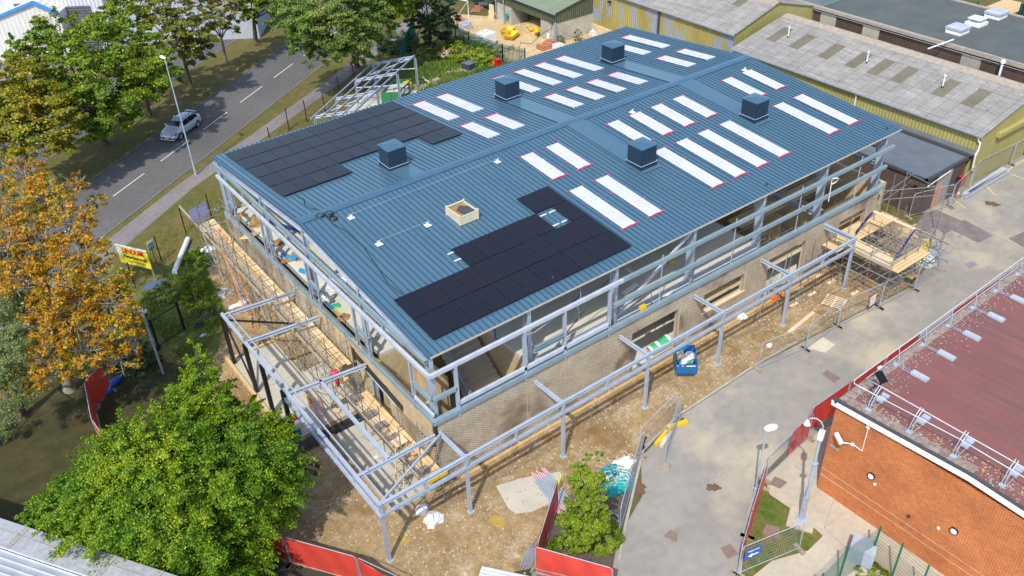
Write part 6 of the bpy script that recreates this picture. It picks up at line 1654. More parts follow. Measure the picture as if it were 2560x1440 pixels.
for (a, b) in (((36.9, -.2, 0), (36.9, -.2, 4.6)), ((38.2, -.8, 0), (38.2, -.8, 4.8)), ((40.8, -2.6, 0), (40.8, -2.6, 5.0)), ((36.9, -.2, 3.2), (41.2, -2.8, 3.2)), ((36.9, -.2, 3.9), (41.2, -2.8, 3.9)), ((37, .1, 2.6), (42, .6, 2.6)), ((37, .1, 3.2), (42, .6, 3.2)), ((40.8, -2.6, 3.4), (41.3, .8, 3.4)), ((41, .6, 0), (41, .6, 4.0)), ((39, .4, 0), (39, .4, 4.2)), ((38.4, -4.4, 1.6), (41.3, -2.2, 1.6)), ((38.4, -4.4, 0), (38.4, -4.4, 2.6))): c.tube(a, b, .026, 6)
c.build('return_tubes', 'scaf_tube', LS)
tubes('raker', [(G(1895, 800), (25.1, -.6, 3.4)), (G(1938, 780), (26.2, -.6, 3.4)), ((26.5, -.7, 0), (26.5, -.7, 3.6)), ((28.9, -.7, 0), (28.9, -.7, 3.4)), ((24.4, -1.7, .9), (30.4, -1.7, .9)), ((24.4, -.8, 1.4), (30.4, -.8, 1.4)), ((26, -3.2, 1.3), (31, -3.2, 1.3))])
SBL = {(2045, 690): 'farthest left of the pair under the boards', (2078, 705): 'right of the pair under the boards', (2010, 668): 'nearest the brick wall under the loading scaffold', (2030, 735): 'in the open between the last two canopy posts', (2137, 733): 'right beside the mesh fence and cone', (1985, 762): 'at the foot of the last but one canopy post', (2000, 722): 'behind the last but one canopy post'}
for (u, v) in ((2045, 690), (2078, 705), (2010, 668), (2030, 735), (2137, 733), (1985, 762), (2000, 722)):
    q_ = G(u, v); c = MB(); c.cbox((q_[0], q_[1], .01), .7, .22, .04, .0); o = tag(c.build('sole_board', 'timber_pale', None), 'short pale sole board, '+SBL[(u, v)], 'board', 'sole boards under the scaffold')
    c = MB(); c.tube((q_[0], q_[1], .05), (q_[0], q_[1], 1.5), .024, 5); c.build('tube_foot', 'scaf_tube', o)
# inner scaffold at the far end, seen through the open frame
IS = thing('scaffold', 'scaffold tubes standing inside the unfinished far end of the frame', 'scaffold', (30, 8, 0)); c = MB()
for x in (25.5, 27.5, 29.5, 31.5, 33.5, 35.5):
    for y in (2.5, 5.5, 8.5): c.tube((x, y, .2), (x, y, 6.4), .026, 5)
for y in (2.5, 5.5, 8.5):
    for z in (2.0, 4.0, 5.0, 5.6): c.tube((25, y, z), (36, y, z), .024, 5)
c.build('tubes', 'scaf_tube', IS)
c = MB()
for j in range(5): c.box(25.4, 2.6+j*.25, 4.1, 35.6, 2.82+j*.25, 4.14)
c.build('scaffold_board', 'board_new', IS)

# ================================================================ CAR
def hatchback():
    """silver hatchback, 4.35 m long; x forward"""
    T = thing('parked_car' if 0 else 'car', 'silver-grey five-door hatchback driving on the near carriageway', 'car', (0, 0, 0))
    # stations along x: (x, half width, sill z, belt z, roof z or None, roof half width)
    xs = [(-2.16, .72, .42, .80, .95, .62), (-2.10, .84, .28, .92, 1.05, .66), (-1.9, .89, .24, .98, 1.22, .60), (-1.35, .905, .22, .97, 1.43, .62), (-.6, .91, .22, .95, 1.49, .63), (0, .91, .22, .93, 1.47, .63), (.45, .91, .22, .92, 1.36, .62), (.95, .91, .22, .95, .99, .70), (1.5, .90, .23, .86, .91, .66), (1.9, .86, .24, .76, .80, .60), (2.12, .72, .30, .62, .66, .50), (2.18, .60, .36, .52, .56, .42)]
    P = []; F = []; n = 12
    for x, hw, s, b, r, rw in xs:
        ring = [(x, -hw*.86, s), (x, -hw, s+.12), (x, -hw, (s+b)/2+.05), (x, -hw*.965, b), (x, -rw, r-.05 if r-b > .1 else r-.01), (x, -rw*.7, r), (x, rw*.7, r), (x, rw, r-.05 if r-b > .1 else r-.01), (x, hw*.965, b), (x, hw, (s+b)/2+.05), (x, hw, s+.12), (x, hw*.86, s)]
        P += ring
    for i in range(len(xs)-1):
        for j in range(n): F.append((i*n+j, i*n+(j+1) % n, (i+1)*n+(j+1) % n, (i+1)*n+j))
    F += [tuple(range(n-1, -1, -1)), tuple(range((len(xs)-1)*n, len(xs)*n))]
    c = MB().add(P, F); body = c.build('body', 'car_paint', T, smooth=True)
    m_ = body.modifiers.new('s', 'SUBSURF'); m_.levels = 2; m_.render_levels = 2

    def pane(pts, nm, mt_='glass_dark', par=T):
        c = MB(); c.add(pts, [tuple(range(len(pts)))]); return c.build(nm, mt_, par)
    pane([(.97, -.60, 1.012), (.97, .60, 1.012), (.5, .53, 1.372), (.5, -.53, 1.372)], 'windscreen')
    pane([(-2.12, -.52, 1.06), (-1.75, -.5, 1.345), (-1.75, .5, 1.345), (-2.12, .52, 1.06)], 'rear_window')
    for s in (-1, 1):
        q = [(.78, .87, .99), (.42, .665, 1.33), (-.25, .665, 1.42), (-.25, .885, 1.0)]; pane([(a, b*s*1.0, z) for a, b, z in q], 'side_window')
        q = [(-.32, .885, 1.0), (-.32, .665, 1.42), (-1.25, .66, 1.40), (-1.55, .70, 1.30), (-1.62, .86, 1.06)]; pane([(a, b*s*1.0, z) for a, b, z in q], 'side_window')
        c = MB(); c.hexa([(.62, s*.93, .95), (.80, s*.93, .95), (.80, s*1.05, .97), (.62, s*1.05, .97), (.62, s*.93, 1.07), (.76, s*.93, 1.07), (.76, s*1.04, 1.07), (.62, s*1.04, 1.07)]); c.build('door_mirror', 'car_paint', T)
        c = MB(); c.hexa([(1.98, s*.50, .62), (2.16, s*.50, .60), (1.92, s*.84, .62), (1.75, s*.87, .64), (1.9, s*.50, .76), (2.10, s*.50, .68), (1.90, s*.80, .74), (1.6, s*.84, .80)]); c.build('headlight', 'glass_dark', T)
        c = MB(); c.cbox((-2.1, s*.72, .78), .1, .25, .16); c.build('tail_light', 'red_plastic', T)
        c = MB(); c.bar((1.0, s*.915, .56), (-1.2, s*.915, .60), .01, .03); c.build('door_crease', 'lead_grey', T)
        for x in (1.36, -1.32):
            c = MB(); c.tube((x, s*.70, .32), (x, s*.915, .32), .32, 22); w_ = c.build('wheel', 'dark_rubber', T, smooth=True)
            c = MB()
            for k_ in range(10): a = k_*.628; c.bar((x, s*.925, .32), (x+.22*math.cos(a), s*.925, .32+.22*math.sin(a)), .03, .02, (0, 1, 0))
            c.build('rim', 'weight_grey', w_)
            c = MB(); c.tube((x, s*.60, .34), (x, s*.912, .34), .375, 22); c.build('wheel_arch', 'black_plastic', T)
    pane([(2.2, -.45, .34), (2.2, .45, .34), (2.195, .40, .52), (2.195, -.40, .52)], 'grille', 'black_plastic')
    c = MB(); c.box(2.19, -.26, .40, 2.215, .26, .50); pl = c.build('number_plate', 'white_plastic', T)
    c = MB(); c.box(2.14, -.75, .24, 2.2, .75, .29); c.build('splitter', 'white_plastic', T)
    c = MB(); c.box(-.25, -.6, 1.495, 0, .6, 1.5); c.box(-2.0, -.56, 1.33, -1.75, .56, 1.36); c.build('spoiler', 'car_paint', T)
    return T


car = hatchback()
cf = np.array(G(408, 350)); car_c = G(455, 338)
o = RT*33.0+RN*39.0
car.location = (o[0], o[1], .005); car.rotation_euler = (0, 0, math.atan2(RT[1], RT[0])+math.pi)


# ================================================================ LAMPS AND POLES
T = thing('street_lamp', 'tall galvanised street lamp with a white head between the road and the path', 'street lamp', G(490, 437))
b = np.array(G(490, 437)); c = MB(); c.tube(b, b+[0, 0, 1.3], .10, 10, .09); c.tube(b+[0, 0, 1.3], b+[0, 0, 10.2], .06, 10, .045); c.build('column', 'galv', T, smooth=True)
c = MB(); h = b+[0, 0, 10.2]; dl = np.array([-.35, .94, 0])
hd = np.array(G(400, 137, 10.35)) - h; hd[2] = 0; hd = unit(hd)
for i in range(6):
    pass
sd_ = np.array([-hd[1], hd[0], 0])
def lamphead(c, h, hd, L=.75, Wd=.16, H=.12):
    sd_ = np.array([-hd[1], hd[0], 0]); P = []; F = []; st = [(-.12, .05, .03), (0, .8, .8), (.3, 1, 1), (.75, .95, .9), (1, .45, .4)]
    for t_, a, z in st:
        for j in range(8): an = j*math.pi/4; P.append(h+hd*(t_*L)+sd_*math.cos(an)*Wd*a+np.array([0, 0, .05+math.sin(an)*H*z*(1 if math.sin(an) > 0 else .4)]))
    for i in range(len(st)-1):
        for j in range(8): F.append((i*8+j, i*8+(j+1) % 8, (i+1)*8+(j+1) % 8, (i+1)*8+j))
    F += [tuple(range(8)), tuple(range(39, 31, -1))]; return c.add(P, F)


lamphead(c, h, hd).build('lamp_head', 'white_plastic', T, smooth=True)
T = thing('street_lamp', 'short grey lamp post with an oval white head beside the small lawn', 'street lamp', (11.6, -11.6, 0))
b = np.array(G(1884, 1250)); c = MB(); c.tube(b, b+[0, 0, .9], .085, 10); c.tube(b+[0, 0, .9], b+[0, 0, 4.9], .05, 10, .04); c.build('column', 'galv', T, smooth=True)
h = b+[0, 0, 4.9]; hd = np.array(G(1925, 1068, 5.0))-h; hd[2] = 0; c = MB(); lamphead(c, h-unit(hd)*.05, unit(hd), .62, .2, .14).build('lamp_head', 'white_plastic', T, smooth=True)
T = thing('camera_mast', 'grey hinged mast with a white box and a swan-neck lamp on a concrete base', 'mast', G(2003, 1297))
b = np.array(G(2003, 1300)); c = MB(); c.cbox(b, 1.35, 1.25, .1, .5); c.build('concrete_base', 'pavement', T)
c = MB(); c.cbox(b+[0, 0, .1], .5, .5, .03, .5); c.bar(b+[0, 0, .12], b+[0, 0, 1.7], .2, .2); c.bar(b+[.05, .05, 1.2], b+[.05, .05, 2.2], .16, .16); c.build('mast_base', 'galv', T)
c = MB(); c.tube(b+[0, 0, 1.7], b+[0, 0, 5.9], .085, 10, .06); c.cbox(b+[0, 0, 3.9], .26, .26, .12); c.build('column', 'galv', T)
c = MB(); c.cbox(b+[0, 0, 5.55], .26, .24, .5, .3); c.build('camera_box', 'white_plastic', T)
hn = unit(np.array(G(2040, 1058, 6.4))-(b+[0, 0, 6.4])); hn[2] = 0; t_ = b+[0, 0, 6.0]
c = MB(); c.path([t_, t_+[0, 0, .35], t_+hn*.12+[0, 0, .58], t_+hn*.35+[0, 0, .68], t_+hn*.6+[0, 0, .6], t_+hn*.7+[0, 0, .42]], .035, 7); c.build('swan_neck', 'galv', T, smooth=True)
c = MB(); q_ = t_+hn*.7; c.tube(q_+[0, 0, .18], q_+[0, 0, .44], .16, 12, .06); c.build('lamp_shade', 'white_plastic', T, smooth=True)
T = thing('camera_pole', 'slim grey pole topped with white cameras between the orange tree and the hornbeam', 'pole', G(408, 934))
b = np.array(G(408, 934)); c = MB(); c.bar(b, b+[0, 0, 4.7], .12, .12); c.cbox(b+[0, 0, 2.6], .2, .2, .08); c.build('column', 'galv', T)
c = MB()
for a in (0, 2.1, 4.2): c.tube(b+[.12*math.cos(a), .12*math.sin(a), 4.62], b+[.28*math.cos(a), .28*math.sin(a), 4.75], .08, 8)
c.cbox(b+[0, 0, 4.7], .16, .16, .25); c.build('camera_head', 'white_plastic', T)
c = MB(); c.tube(b+[0, 0, 4.95], b+[0, 0, 5.15], .06, 8); c.build('beacon', 'red_plastic', T)

# ================================================================ SIGNS
T = thing('site_board', 'large yellow builder sign board on timber posts by the path', 'sign', G(345, 665))
tl, tr_, br_, bl_ = [np.array(q) for q in (G(288, 612, 2.55), G(366, 630, 2.55), G(378, 662, 1.15), G(303, 645, 1.15))]
tr_ = tl+unit(tr_-tl)*3.0*np.linalg.norm(tr_-tl)/max(np.linalg.norm(tr_-tl), 1e-6) if False else tr_
br_ = tr_+np.array([0, 0, -1.45]); bl_ = tl+np.array([0, 0, -1.45])
nn = unit(np.cross(tr_-tl, [0, 0, -1.])); nn = nn if nn@(CP-tl) > 0 else -nn
c = MB(); c.add([tl, tr_, br_, bl_]+[q-nn*.06 for q in (tl, tr_, br_, bl_)], [(0, 3, 2, 1), (4, 5, 6, 7), (0, 1, 5, 4), (1, 2, 6, 5), (2, 3, 7, 6), (3, 0, 4, 7)]); bd = c.build('board', 'yellow_paint', T)
bx = unit(tr_-tl); Lb = np.linalg.norm(tr_-tl); cen = (tl+tr_)/2
c = MB(); c.bar(tl+nn*.0+[0, 0, .03], tr_+[0, 0, .03], .12, .06); c.build('top_cap', 'white_plastic', T)


def onb(s, z): return Vector(tl+bx*Lb*s+np.array([0, 0, -z])+nn*.012)


text('LINDUM', .50, 'red_plastic', T, frame(onb(.52, .34), bx, (0, 0, 1)), bold=.02)
text('Peterborough', .37, 'black_plastic', T, frame(onb(.55, .80), bx, (0, 0, 1)), bold=.008)
text('design + construction', .17, 'red_plastic', T, frame(onb(.55, 1.15), bx, (0, 0, 1)))
c = MB(); p0 = tl+bx*Lb*.01; c.add([tl+bx*.05+nn*.008-[0, 0, .12], tl+bx*.34+nn*.008-[0, 0, .12], tl+bx*.34+nn*.008-[0, 0, .8], tl+bx*.05+nn*.008-[0, 0, .8]], [(0, 3, 2, 1)]); c.build('white_panel', 'white_plastic', T)
for s in (.05, .95):
    q = tl+bx*Lb*s-nn*.12; c = MB(); c.bar((q[0], q[1], 0), (q[0], q[1], 2.5), .1, .1); c.bar((q[0]-nn[0]*.9, q[1]-nn[1]*.9, 0), (q[0], q[1], 2.0), .08, .08); c.build('timber_post', 'timber_old', T)
T = thing('green_sign', 'small green notice with white edging beside the yellow sign board', 'sign', G(378, 640))
a = np.array(G(366, 609, 1.9)); b_ = np.array(G(381, 598, 1.9)); c = MB(); n_ = unit(np.cross(b_-a, [0, 0, -1.]))
c.hexa([a-[0, 0, .75], b_-[0, 0, .75], b_-[0, 0, .75]+n_*.03, a-[0, 0, .75]+n_*.03, a, b_, b_+n_*.03, a+n_*.03]); bd = c.build('board', 'white_plastic', T)
nf = n_ if n_@(CP-a) > 0 else -n_; q = (b_-a)*.07; off = nf*.035 if nf@n_ > 0 else nf*.006
c = MB(); c.add([a+q-[0, 0, .16]+off, b_-q-[0, 0, .16]+off, b_-q-[0, 0, .70]+off, a+q-[0, 0, .70]+off], [(0, 1, 2, 3)]); c.build('green_face', 'sign_green', T)
c = MB()
for z in (.28, .36, .44, .52): c.bar(a+q*3-[0, 0, z]+off*1.1, b_-q*3-[0, 0, z]+off*1.1, .006, .025)
c.build('text_lines', 'white_plastic', T)
c = MB(); m_ = (a+b_)/2; c.bar((m_[0], m_[1], 0), tuple(m_-[0, 0, .2]), .04, .04); c.build('post', 'black_steel', T)
T = thing('arrow_sign', 'blue and white arrow sign on the mesh fence at the lawn corner', 'sign', G(1842, 1436))
a = np.array(G(1845, 1440)); b_ = np.array(G(1998, 1375)); d_ = unit(b_-a); n_ = np.array([d_[1], -d_[0], 0]); n_ = n_ if n_@(CP-a) > 0 else -n_
s0_ = a+d_*.15+n_*.05
c = MB(); c.add([s0_+[0, 0, 1.1], s0_+d_*.9+[0, 0, 1.1], s0_+d_*.9+[0, 0, 1.75], s0_+[0, 0, 1.75]]+[q-n_*.02 for q in (s0_+[0, 0, 1.1], s0_+d_*.9+[0, 0, 1.1], s0_+d_*.9+[0, 0, 1.75], s0_+[0, 0, 1.75])], [(0, 1, 2, 3), (7, 6, 5, 4), (0, 4, 5, 1), (1, 5, 6, 2), (2, 6, 7, 3), (3, 7, 4, 0)]); c.build('board', 'blue_plastic', T)
c = MB(); o_ = s0_+n_*.01
c.add([o_+d_*.75+[0, 0, 1.25], o_+d_*.75+[0, 0, 1.35], o_+d_*.4+[0, 0, 1.35], o_+d_*.4+[0, 0, 1.45], o_+d_*.15+[0, 0, 1.30], o_+d_*.4+[0, 0, 1.15], o_+d_*.4+[0, 0, 1.25]], [tuple(range(7))]); c.build('arrow', 'white_plastic', T)
text('TEXT' if 0 else 'Pedestrians', .14, 'white_plastic', T, frame(Vector(o_+d_*.45+np.array([0, 0, 1.62])), d_, (0, 0, 1)))
T = thing('site_rules_sign', 'yellow, blue and white site rules board on the scaffold return near the annexe', 'sign', G(2302, 530))
a = np.array(G(2293, 528, .3)); b_ = np.array(G(2310, 518, .3)); c = MB(); u_ = b_-a; n_ = unit(np.cross(u_, [0, 0, 1.])); n_ = n_ if n_@(CP-a) > 0 else -n_
pz_ = [a+[0, 0, .3], b_+[0, 0, .3], b_+[0, 0, 1.3], a+[0, 0, 1.3]]
c.add(pz_+[q-n_*.03 for q in pz_], [(0, 1, 2, 3), (7, 6, 5, 4), (0, 4, 5, 1), (1, 5, 6, 2), (2, 6, 7, 3), (3, 7, 4, 0)]); c.build('board', 'white_plastic', T)
for (s0__, s1__, z0, z1, mt_) in ((.03, .97, 1.12, 1.27, 'yellow_paint'), (.05, .48, .35, .68, 'blue_light'), (.05, .95, .72, 1.08, 'blue_light'), (.52, .95, .5, .68, 'yellow_plastic'), (.52, .95, .35, .47, 'orange_pale')):
    c = MB(); c.add([a+u_*s0__+n_*.01+[0, 0, z0], a+u_*s1__+n_*.01+[0, 0, z0], a+u_*s1__+n_*.01+[0, 0, z1], a+u_*s0__+n_*.01+[0, 0, z1]], [(0, 1, 2, 3)]); c.build('colour_band', mt_, T)
c = MB()
for q in (a, b_): c.bar((q[0], q[1], 0), (q[0], q[1], .7), .03, .03)
c.build('leg', 'galv', T)

# ================================================================ LOOSE THINGS ON SITE
def heap(name, label, cat, pos_, rx, ry, h, mat, seed=1, jit=.2, par=None, n=12, m=6):
    c = MB(); c.blob((pos_[0], pos_[1], pos_[2] if len(pos_) > 2 else 0), rx, ry, h, n, m, jit, seed=seed); return tag(c.build(name, mat, None, smooth=False), label, cat)


# blue wheeled skip with rubbish
bc = G(1712, 908); T = thing('wheeled_bin', 'blue forklift tipping bin heaped with plastic waste beside the canopy post', 'bin', (bc[0], bc[1], 0)); az = R(-2)
vx = unit(np.array(G(1738, 935))-np.array(G(1690, 935))); vy = np.array([-vx[1], vx[0], 0]); o = np.array(G(1714, 940))


def bp(a, b, z): return o+vx*a+vy*b+np.array([0, 0, z])


c = MB(); w2 = .62
fr = [bp(-w2, 0, .15), bp(w2, 0, .15), bp(w2+.02, -.1, .95), bp(-w2-.02, -.1, .95)]; bk = [bp(-w2, 1.2, .15), bp(w2, 1.2, .15), bp(w2+.02, 1.5, 1.15), bp(-w2-.02, 1.5, 1.15)]
fi = [bp(-w2+.04, .05, .2), bp(w2-.04, .05, .2), bp(w2-.02, -.05, .95), bp(-w2+.02, -.05, .95)]; bi = [bp(-w2+.04, 1.15, .2), bp(w2-.04, 1.15, .2), bp(w2-.02, 1.45, 1.15), bp(-w2+.02, 1.45, 1.15)]
P = fr+bk+fi+bi
c.add(P, [(0, 1, 2, 3), (5, 4, 7, 6), (1, 5, 6, 2), (4, 0, 3, 7), (4, 5, 1, 0), (8, 11, 10, 9), (13, 14, 15, 12), (9, 10, 14, 13), (12, 15, 11, 8), (8, 9, 13, 12), (3, 2, 10, 11), (2, 6, 14, 10), (6, 7, 15, 14), (7, 3, 11, 15)]); c.build('body', 'blue_bin', T)
c = MB(); c.bar(bp(-.45, .1, .07), bp(-.45, 1.1, .07), .12, .12); c.bar(bp(.45, .1, .07), bp(.45, 1.1, .07), .12, .12); c.bar(bp(-.5, -.05, .1), bp(.5, -.05, .1), .06, .08); c.build('fork_channel', 'dark_grey', T)
c = MB(); c.bar(bp(-.02, -.09, .84), bp(.5, -.09, .84), .01, .07); c.cbox(bp(-.5, -.08, .82), .12, .02, .08); c.cbox(bp(-.2, -.08, .82), .2, .02, .09); c.build('label_strip', 'white_plastic', T)
wst = [('white_sheet', .25, .8, .42, .35), ('green_bright', .05, .75, .22, .12), ('cream', -.35, .9, .25, .3), ('timber_pale', -.2, 1.0, .15, .35), ('white_sheet', -.1, .4, .3, .2), ('teal_net', -.3, .45, .2, .12), ('green_bright', .15, .35, .15, .1)]
for i, (mt_, a, b2, r_, h_) in enumerate(wst):
    q = bp(a, b2, .75); c = MB(); c.blob(q, r_, r_*.7, h_, 9, 5, .35, seed=i, flat=False); tag(c.build('waste_sack', mt_, None), 'crumpled '+{'white_sheet': 'white sack', 'green_bright': 'green plastic wrap', 'cream': 'cream board offcut', 'timber_pale': 'timber offcut', 'teal_net': 'teal plastic bag'}[mt_]+' in the blue bin, '+('at the back' if b2 > .7 else 'at the front')+(' right' if a > .02 else ' left'), 'waste', 'rubbish in the blue bin')
# green insulation roll in the doorway
c = MB(); a, b_ = np.array((15.2, .35, .5)), np.array((16.6, .2, .9)); c.tube(a, b_, .3, 14); o1 = tag(c.build('insulation_roll', 'green_bright', None, smooth=True), 'green and white wrapped insulation roll in the large doorway', 'roll')
c = MB(); d = unit(b_-a); L = np.linalg.norm(b_-a)
for q in (.0, .36, .9): c.tube(a+d*L*q, a+d*L*min(1, q+.12), .305, 14)
c.build('white_band', 'white_plastic', o1, smooth=True)
# timber pallet on the earth
def pallet(name, label, c0, rz, L=1.2, W=1.0, mat='timber_pale', z=0., grp=None, tilt=0):
    T = thing(name, label, 'pallet', (0, 0, 0), grp); c = MB()
    for i in range(7): c.box(-L/2+i*(L-.1)/6, -W/2, .12, -L/2+i*(L-.1)/6+.1, W/2, .14)
    c.build('deck_boards', mat, T); c = MB()
    for y in (-W/2+.05, 0, W/2-.05): c.box(-L/2, y-.045, .02, L/2, y+.045, .12)
    c.build('bearers', mat, T)
    T.location = (c0[0], c0[1], z); T.rotation_euler = (tilt, 0, rz); return T


pallet('pallet', 'bleached timber pallet lying on the earth by the mesh fence', G(2085, 758), .3, 1.25, 1.3)
for i, (u, v, mt_, lb) in enumerate(((1190, 28, 'brick_loose', 'red timber pallet on the yard edge, nearest'), (1198, 20, 'brick_loose', 'red timber pallet on the yard edge, second'), (1208, 12, 'white_sheet', 'white pallet on the yard edge, third'), (1222, 6, 'timber_pale', 'pale pallet on the yard edge, fourth'))):
    pallet('pallet', lb, G(u, v), .9, 1.3, 1.1, mt_, 0, 'pallets lying along the yard edge')
c = MB(); a, b_ = G(1972, 832), G(2034, 782); c.bar((a[0], a[1], .04), (b_[0], b_[1], .06), .24, .05); tag(c.build('plank', 'timber_pale', None), 'long pale plank lying on the earth beside the mesh fence', 'plank')
c = MB(); a, b_ = G(1510, 880), G(1555, 862)
# traffic cones


def cone(label, pos_, s=1.):
    T = thing('traffic_cone', label, 'cone', pos_, 'traffic cones'); x, y, z = pos_
    c = MB(); c.cbox((x, y, 0), .42*s, .42*s, .04*s); c.build('base', 'dark_rubber', T)
    c = MB(); c.tube((x, y, .04*s), (x, y, .3*s), .16*s, 14, .12*s); c.tube((x, y, .5*s), (x, y, .75*s), .08*s, 14, .03*s); c.build('cone_body', 'orange_plastic' if s < .95 else 'red_plastic', T, smooth=True)
    c = MB(); c.tube((x, y, .3*s), (x, y, .5*s), .12*s, 14, .08*s); c.build('reflective_band', 'white_plastic', T, smooth=True)


cone('red and white traffic cone at the kerb below the white notice', G(2182, 757), 1.05)
cone('orange cone against the annexe beside the red cabinet', G(2393, 492), .94)
# teal netting pile with white rope
nc = G(1537, 1200); T = thing('netting_pile', 'heap of teal safety netting tangled with white rope at the kerb', 'netting', (nc[0], nc[1], 0)); c = MB()
c.blob((nc[0], nc[1], 0), 1.02, .92, .42, 22, 9, .13, seed=5); c.blob((nc[0]-.55, nc[1]-.45, 0), .5, .45, .25, 14, 6, .15, seed=6); c.build('netting', 'teal_net', T); rr = random.Random(3); c = MB()
for i in range(26):
    a0 = rr.uniform(0, 6.28); cx_, cy_ = nc[0]+rr.gauss(0, .42), nc[1]+rr.gauss(0, .38); r_ = rr.uniform(.1, .3); P = []
    for k_ in range(14):
        a = a0+k_*.45; x, y = cx_+r_*math.cos(a)*(1+.3*math.sin(k_)), cy_+r_*math.sin(a); d2 = ((x-nc[0])/1.02)**2+((y-nc[1])/.92)**2; P.append((x, y, .44*math.sqrt(max(0, 1-d2))+.03))
    c.path(P, .011, 4)
c.build('rope', 'rope_white', T)
c = MB(); wc = G(1560, 1160)
c.blob((wc[0], wc[1], 0), .7, .45, .14, 16, 6, .3, seed=9)
for i in range(16):
    a0 = rr.uniform(0, 6.28); cx_, cy_ = wc[0]+rr.gauss(0, .4), wc[1]+rr.gauss(0, .25); r_ = rr.uniform(.1, .3)
    c.path([(cx_+r_*math.cos(a0+k_*.5)+k_*.02, cy_+r_*math.sin(a0+k_*.5), .03+.03*(k_ % 3)) for k_ in range(11)], .012, 4)
tag(c.build('rope_tangle', 'rope_white', None), 'tangle of loose white rope behind the teal netting', 'rope')
# steel tube bundles
def bundle(name, label, a, b, n, r, mat, tip=None, sp=.09, layers=1, z=.05):
    a = np.array(a); b = np.array(b); d = unit(b-a); s = np.array([-d[1], d[0], 0]); T = thing(name, label, 'tubes', tuple(a[:2])+(0,)); c = MB(); c2 = MB(); rr = random.Random(n)
    for l in range(layers):
        for i in range(n-l):
            o_ = s*((i-n/2)*sp+l*sp/2)+np.array([0, 0, z+l*r*1.8]); e = rr.uniform(-.25, .25)
            p, q = a+o_+d*e, b+o_+d*e; c.tube(p, q, r, 7)
            if tip: c2.tube(p-d*.01, p+d*.35, r*1.08, 7); c2.tube(q-d*.45, q+d*.01, r*1.08, 7)
    c.build('tubes', mat, T)
    if tip: c2.build('painted_ends', tip, T)
    return T


plain('pink_paint', (.72, .42, .50), .6)
bundle('tube_bundle', 'bundle of pink-tipped scaffold tubes beside the planting bed', G(1350, 1185), G(1420, 1275), 9, .035, 'galv', 'pink_paint', .12, 2)
bundle('tube_bundle', 'bundle of grey tubes outside the red sheeted planting bed, lower', G(1338, 1370), G(1312, 1425), 7, .03, 'lead_grey', None, .08, 2)
bundle('tube_bundle', 'bundle of grey tubes inside the shaded corner of the planting bed', G(1385, 1255), G(1372, 1310), 5, .03, 'lead_grey', None, .08, 2)
bundle('tube_bundle', 'thin poles leaning at the left end of the front scaffold', G(477, 625), G(515, 645), 4, .025, 'scaf_tube', None, .1, 1)
bundle('tube_bundle', 'clay drainage pipes stacked near the far doorway', G(1925, 752), G(1948, 735), 3, .07, 'orange_plastic', None, .16, 2)
for i, (u, v) in enumerate(((1290, 1100), (1270, 1130))): pass
for i, (u, v) in enumerate(((1512, 973), (1486, 998), (1395, 1045), (1365, 1062), (1293, 1105), (1530, 968))):
    q_ = G(u, v); c = MB(); c.tube((q_[0], q_[1], .05), (q_[0]+.12, q_[1]-.34, .05), .055, 10); tag(c.build('clay_pipe', 'orange_pale', None), 'short terracotta pipe stub beside the brick wall, number %s along it'.replace('number %s', ['fifth', 'fourth', 'third', 'second', 'first', 'last'][i]), 'pipe', 'clay pipe stubs along the wall')
T = thing('sheet_stack', 'stack of shiny ribbed metal sheets at the lower edge of the photo', 'sheets', G(1250, 1450)); a, b_ = np.array(G(1205, 1425)), np.array(G(1330, 1452)); d = unit(b_-a); s = np.array([d[1], -d[0], 0]); c = MB()
for k_ in range(3): c.add([a+[0, 0, .1+.06*k_], b_+[0, 0, .1+.06*k_], b_+s*1.6+[0, 0, .1+.06*k_], a+s*1.6+[0, 0, .1+.06*k_]], [(0, 1, 2, 3)])
for i in range(9): c.bar(a+s*i*.19+[0, 0, .25], b_+s*i*.19+[0, 0, .25], .07, .03)
c.build('sheets', 'rail_white', T)
# bags, sacks, sheeting
heap('plastic_bag', 'large crumpled translucent white bag at the foot of the corner canopy', 'bag', G(1085, 1300), .5, .42, .4, 'white_sheet', 2, .3)
o_ = heap('rubble_sack', 'small white sack with red printing beside the crumpled bag', 'sack', G(1055, 1278), .36, .3, .35, 'white_plastic', 3, .2)
q_ = G(1050, 1275); c = MB(); c.cbox((q_[0]-.1, q_[1]-.12, .30), .2, .1, .02, .6); c.build('red_print', 'red_plastic', o_)
heap('plastic_bag', 'white plastic bag lying by the second canopy post from the far end', 'bag', G(1855, 793), .42, .3, .25, 'white_sheet', 4, .35)
heap('plastic_bag', 'white and green plastic bag on the slab beneath the canopy beam', 'bag', G(935, 1150), .42, .3, .18, 'white_sheet', 5, .35)
heap('plastic_bag', 'white plastic sheet on the earth below the orange ladder', 'bag', G(600, 760), .75, .3, .1, 'white_sheet', 6, .35)
heap('plastic_bag', 'white rubbish at the foot of the scaffold end', 'bag', G(520, 625), .5, .45, .25, 'white_sheet', 7, .4)
heap('rubbish_heap', 'heap of broken board and dark plastic beside the weeds', 'rubbish', G(555, 735), .7, .5, .2, 'rubble_grey', 8, .45)
heap('plastic_bag', 'white wrapper on the grass near the coiled black pipe', 'bag', G(508, 838), .22, .15, .08, 'white_sheet', 9, .35)
heap('plastic_bag', 'scrap of white sheet caught on the mesh fence near the long plank', 'bag', G(1922, 865), .25, .15, .2, 'white_sheet', 10, .35)
T = thing('bulk_bag', 'open white bulk bag with green trim behind the mesh fence by the road', 'bag', G(2318, 660)); q_ = G(2316, 663)
c = MB(); c.blob((q_[0], q_[1], .1), .62, .6, .75, 12, 6, .14, seed=12); c.build('bag', 'white_sheet', T)
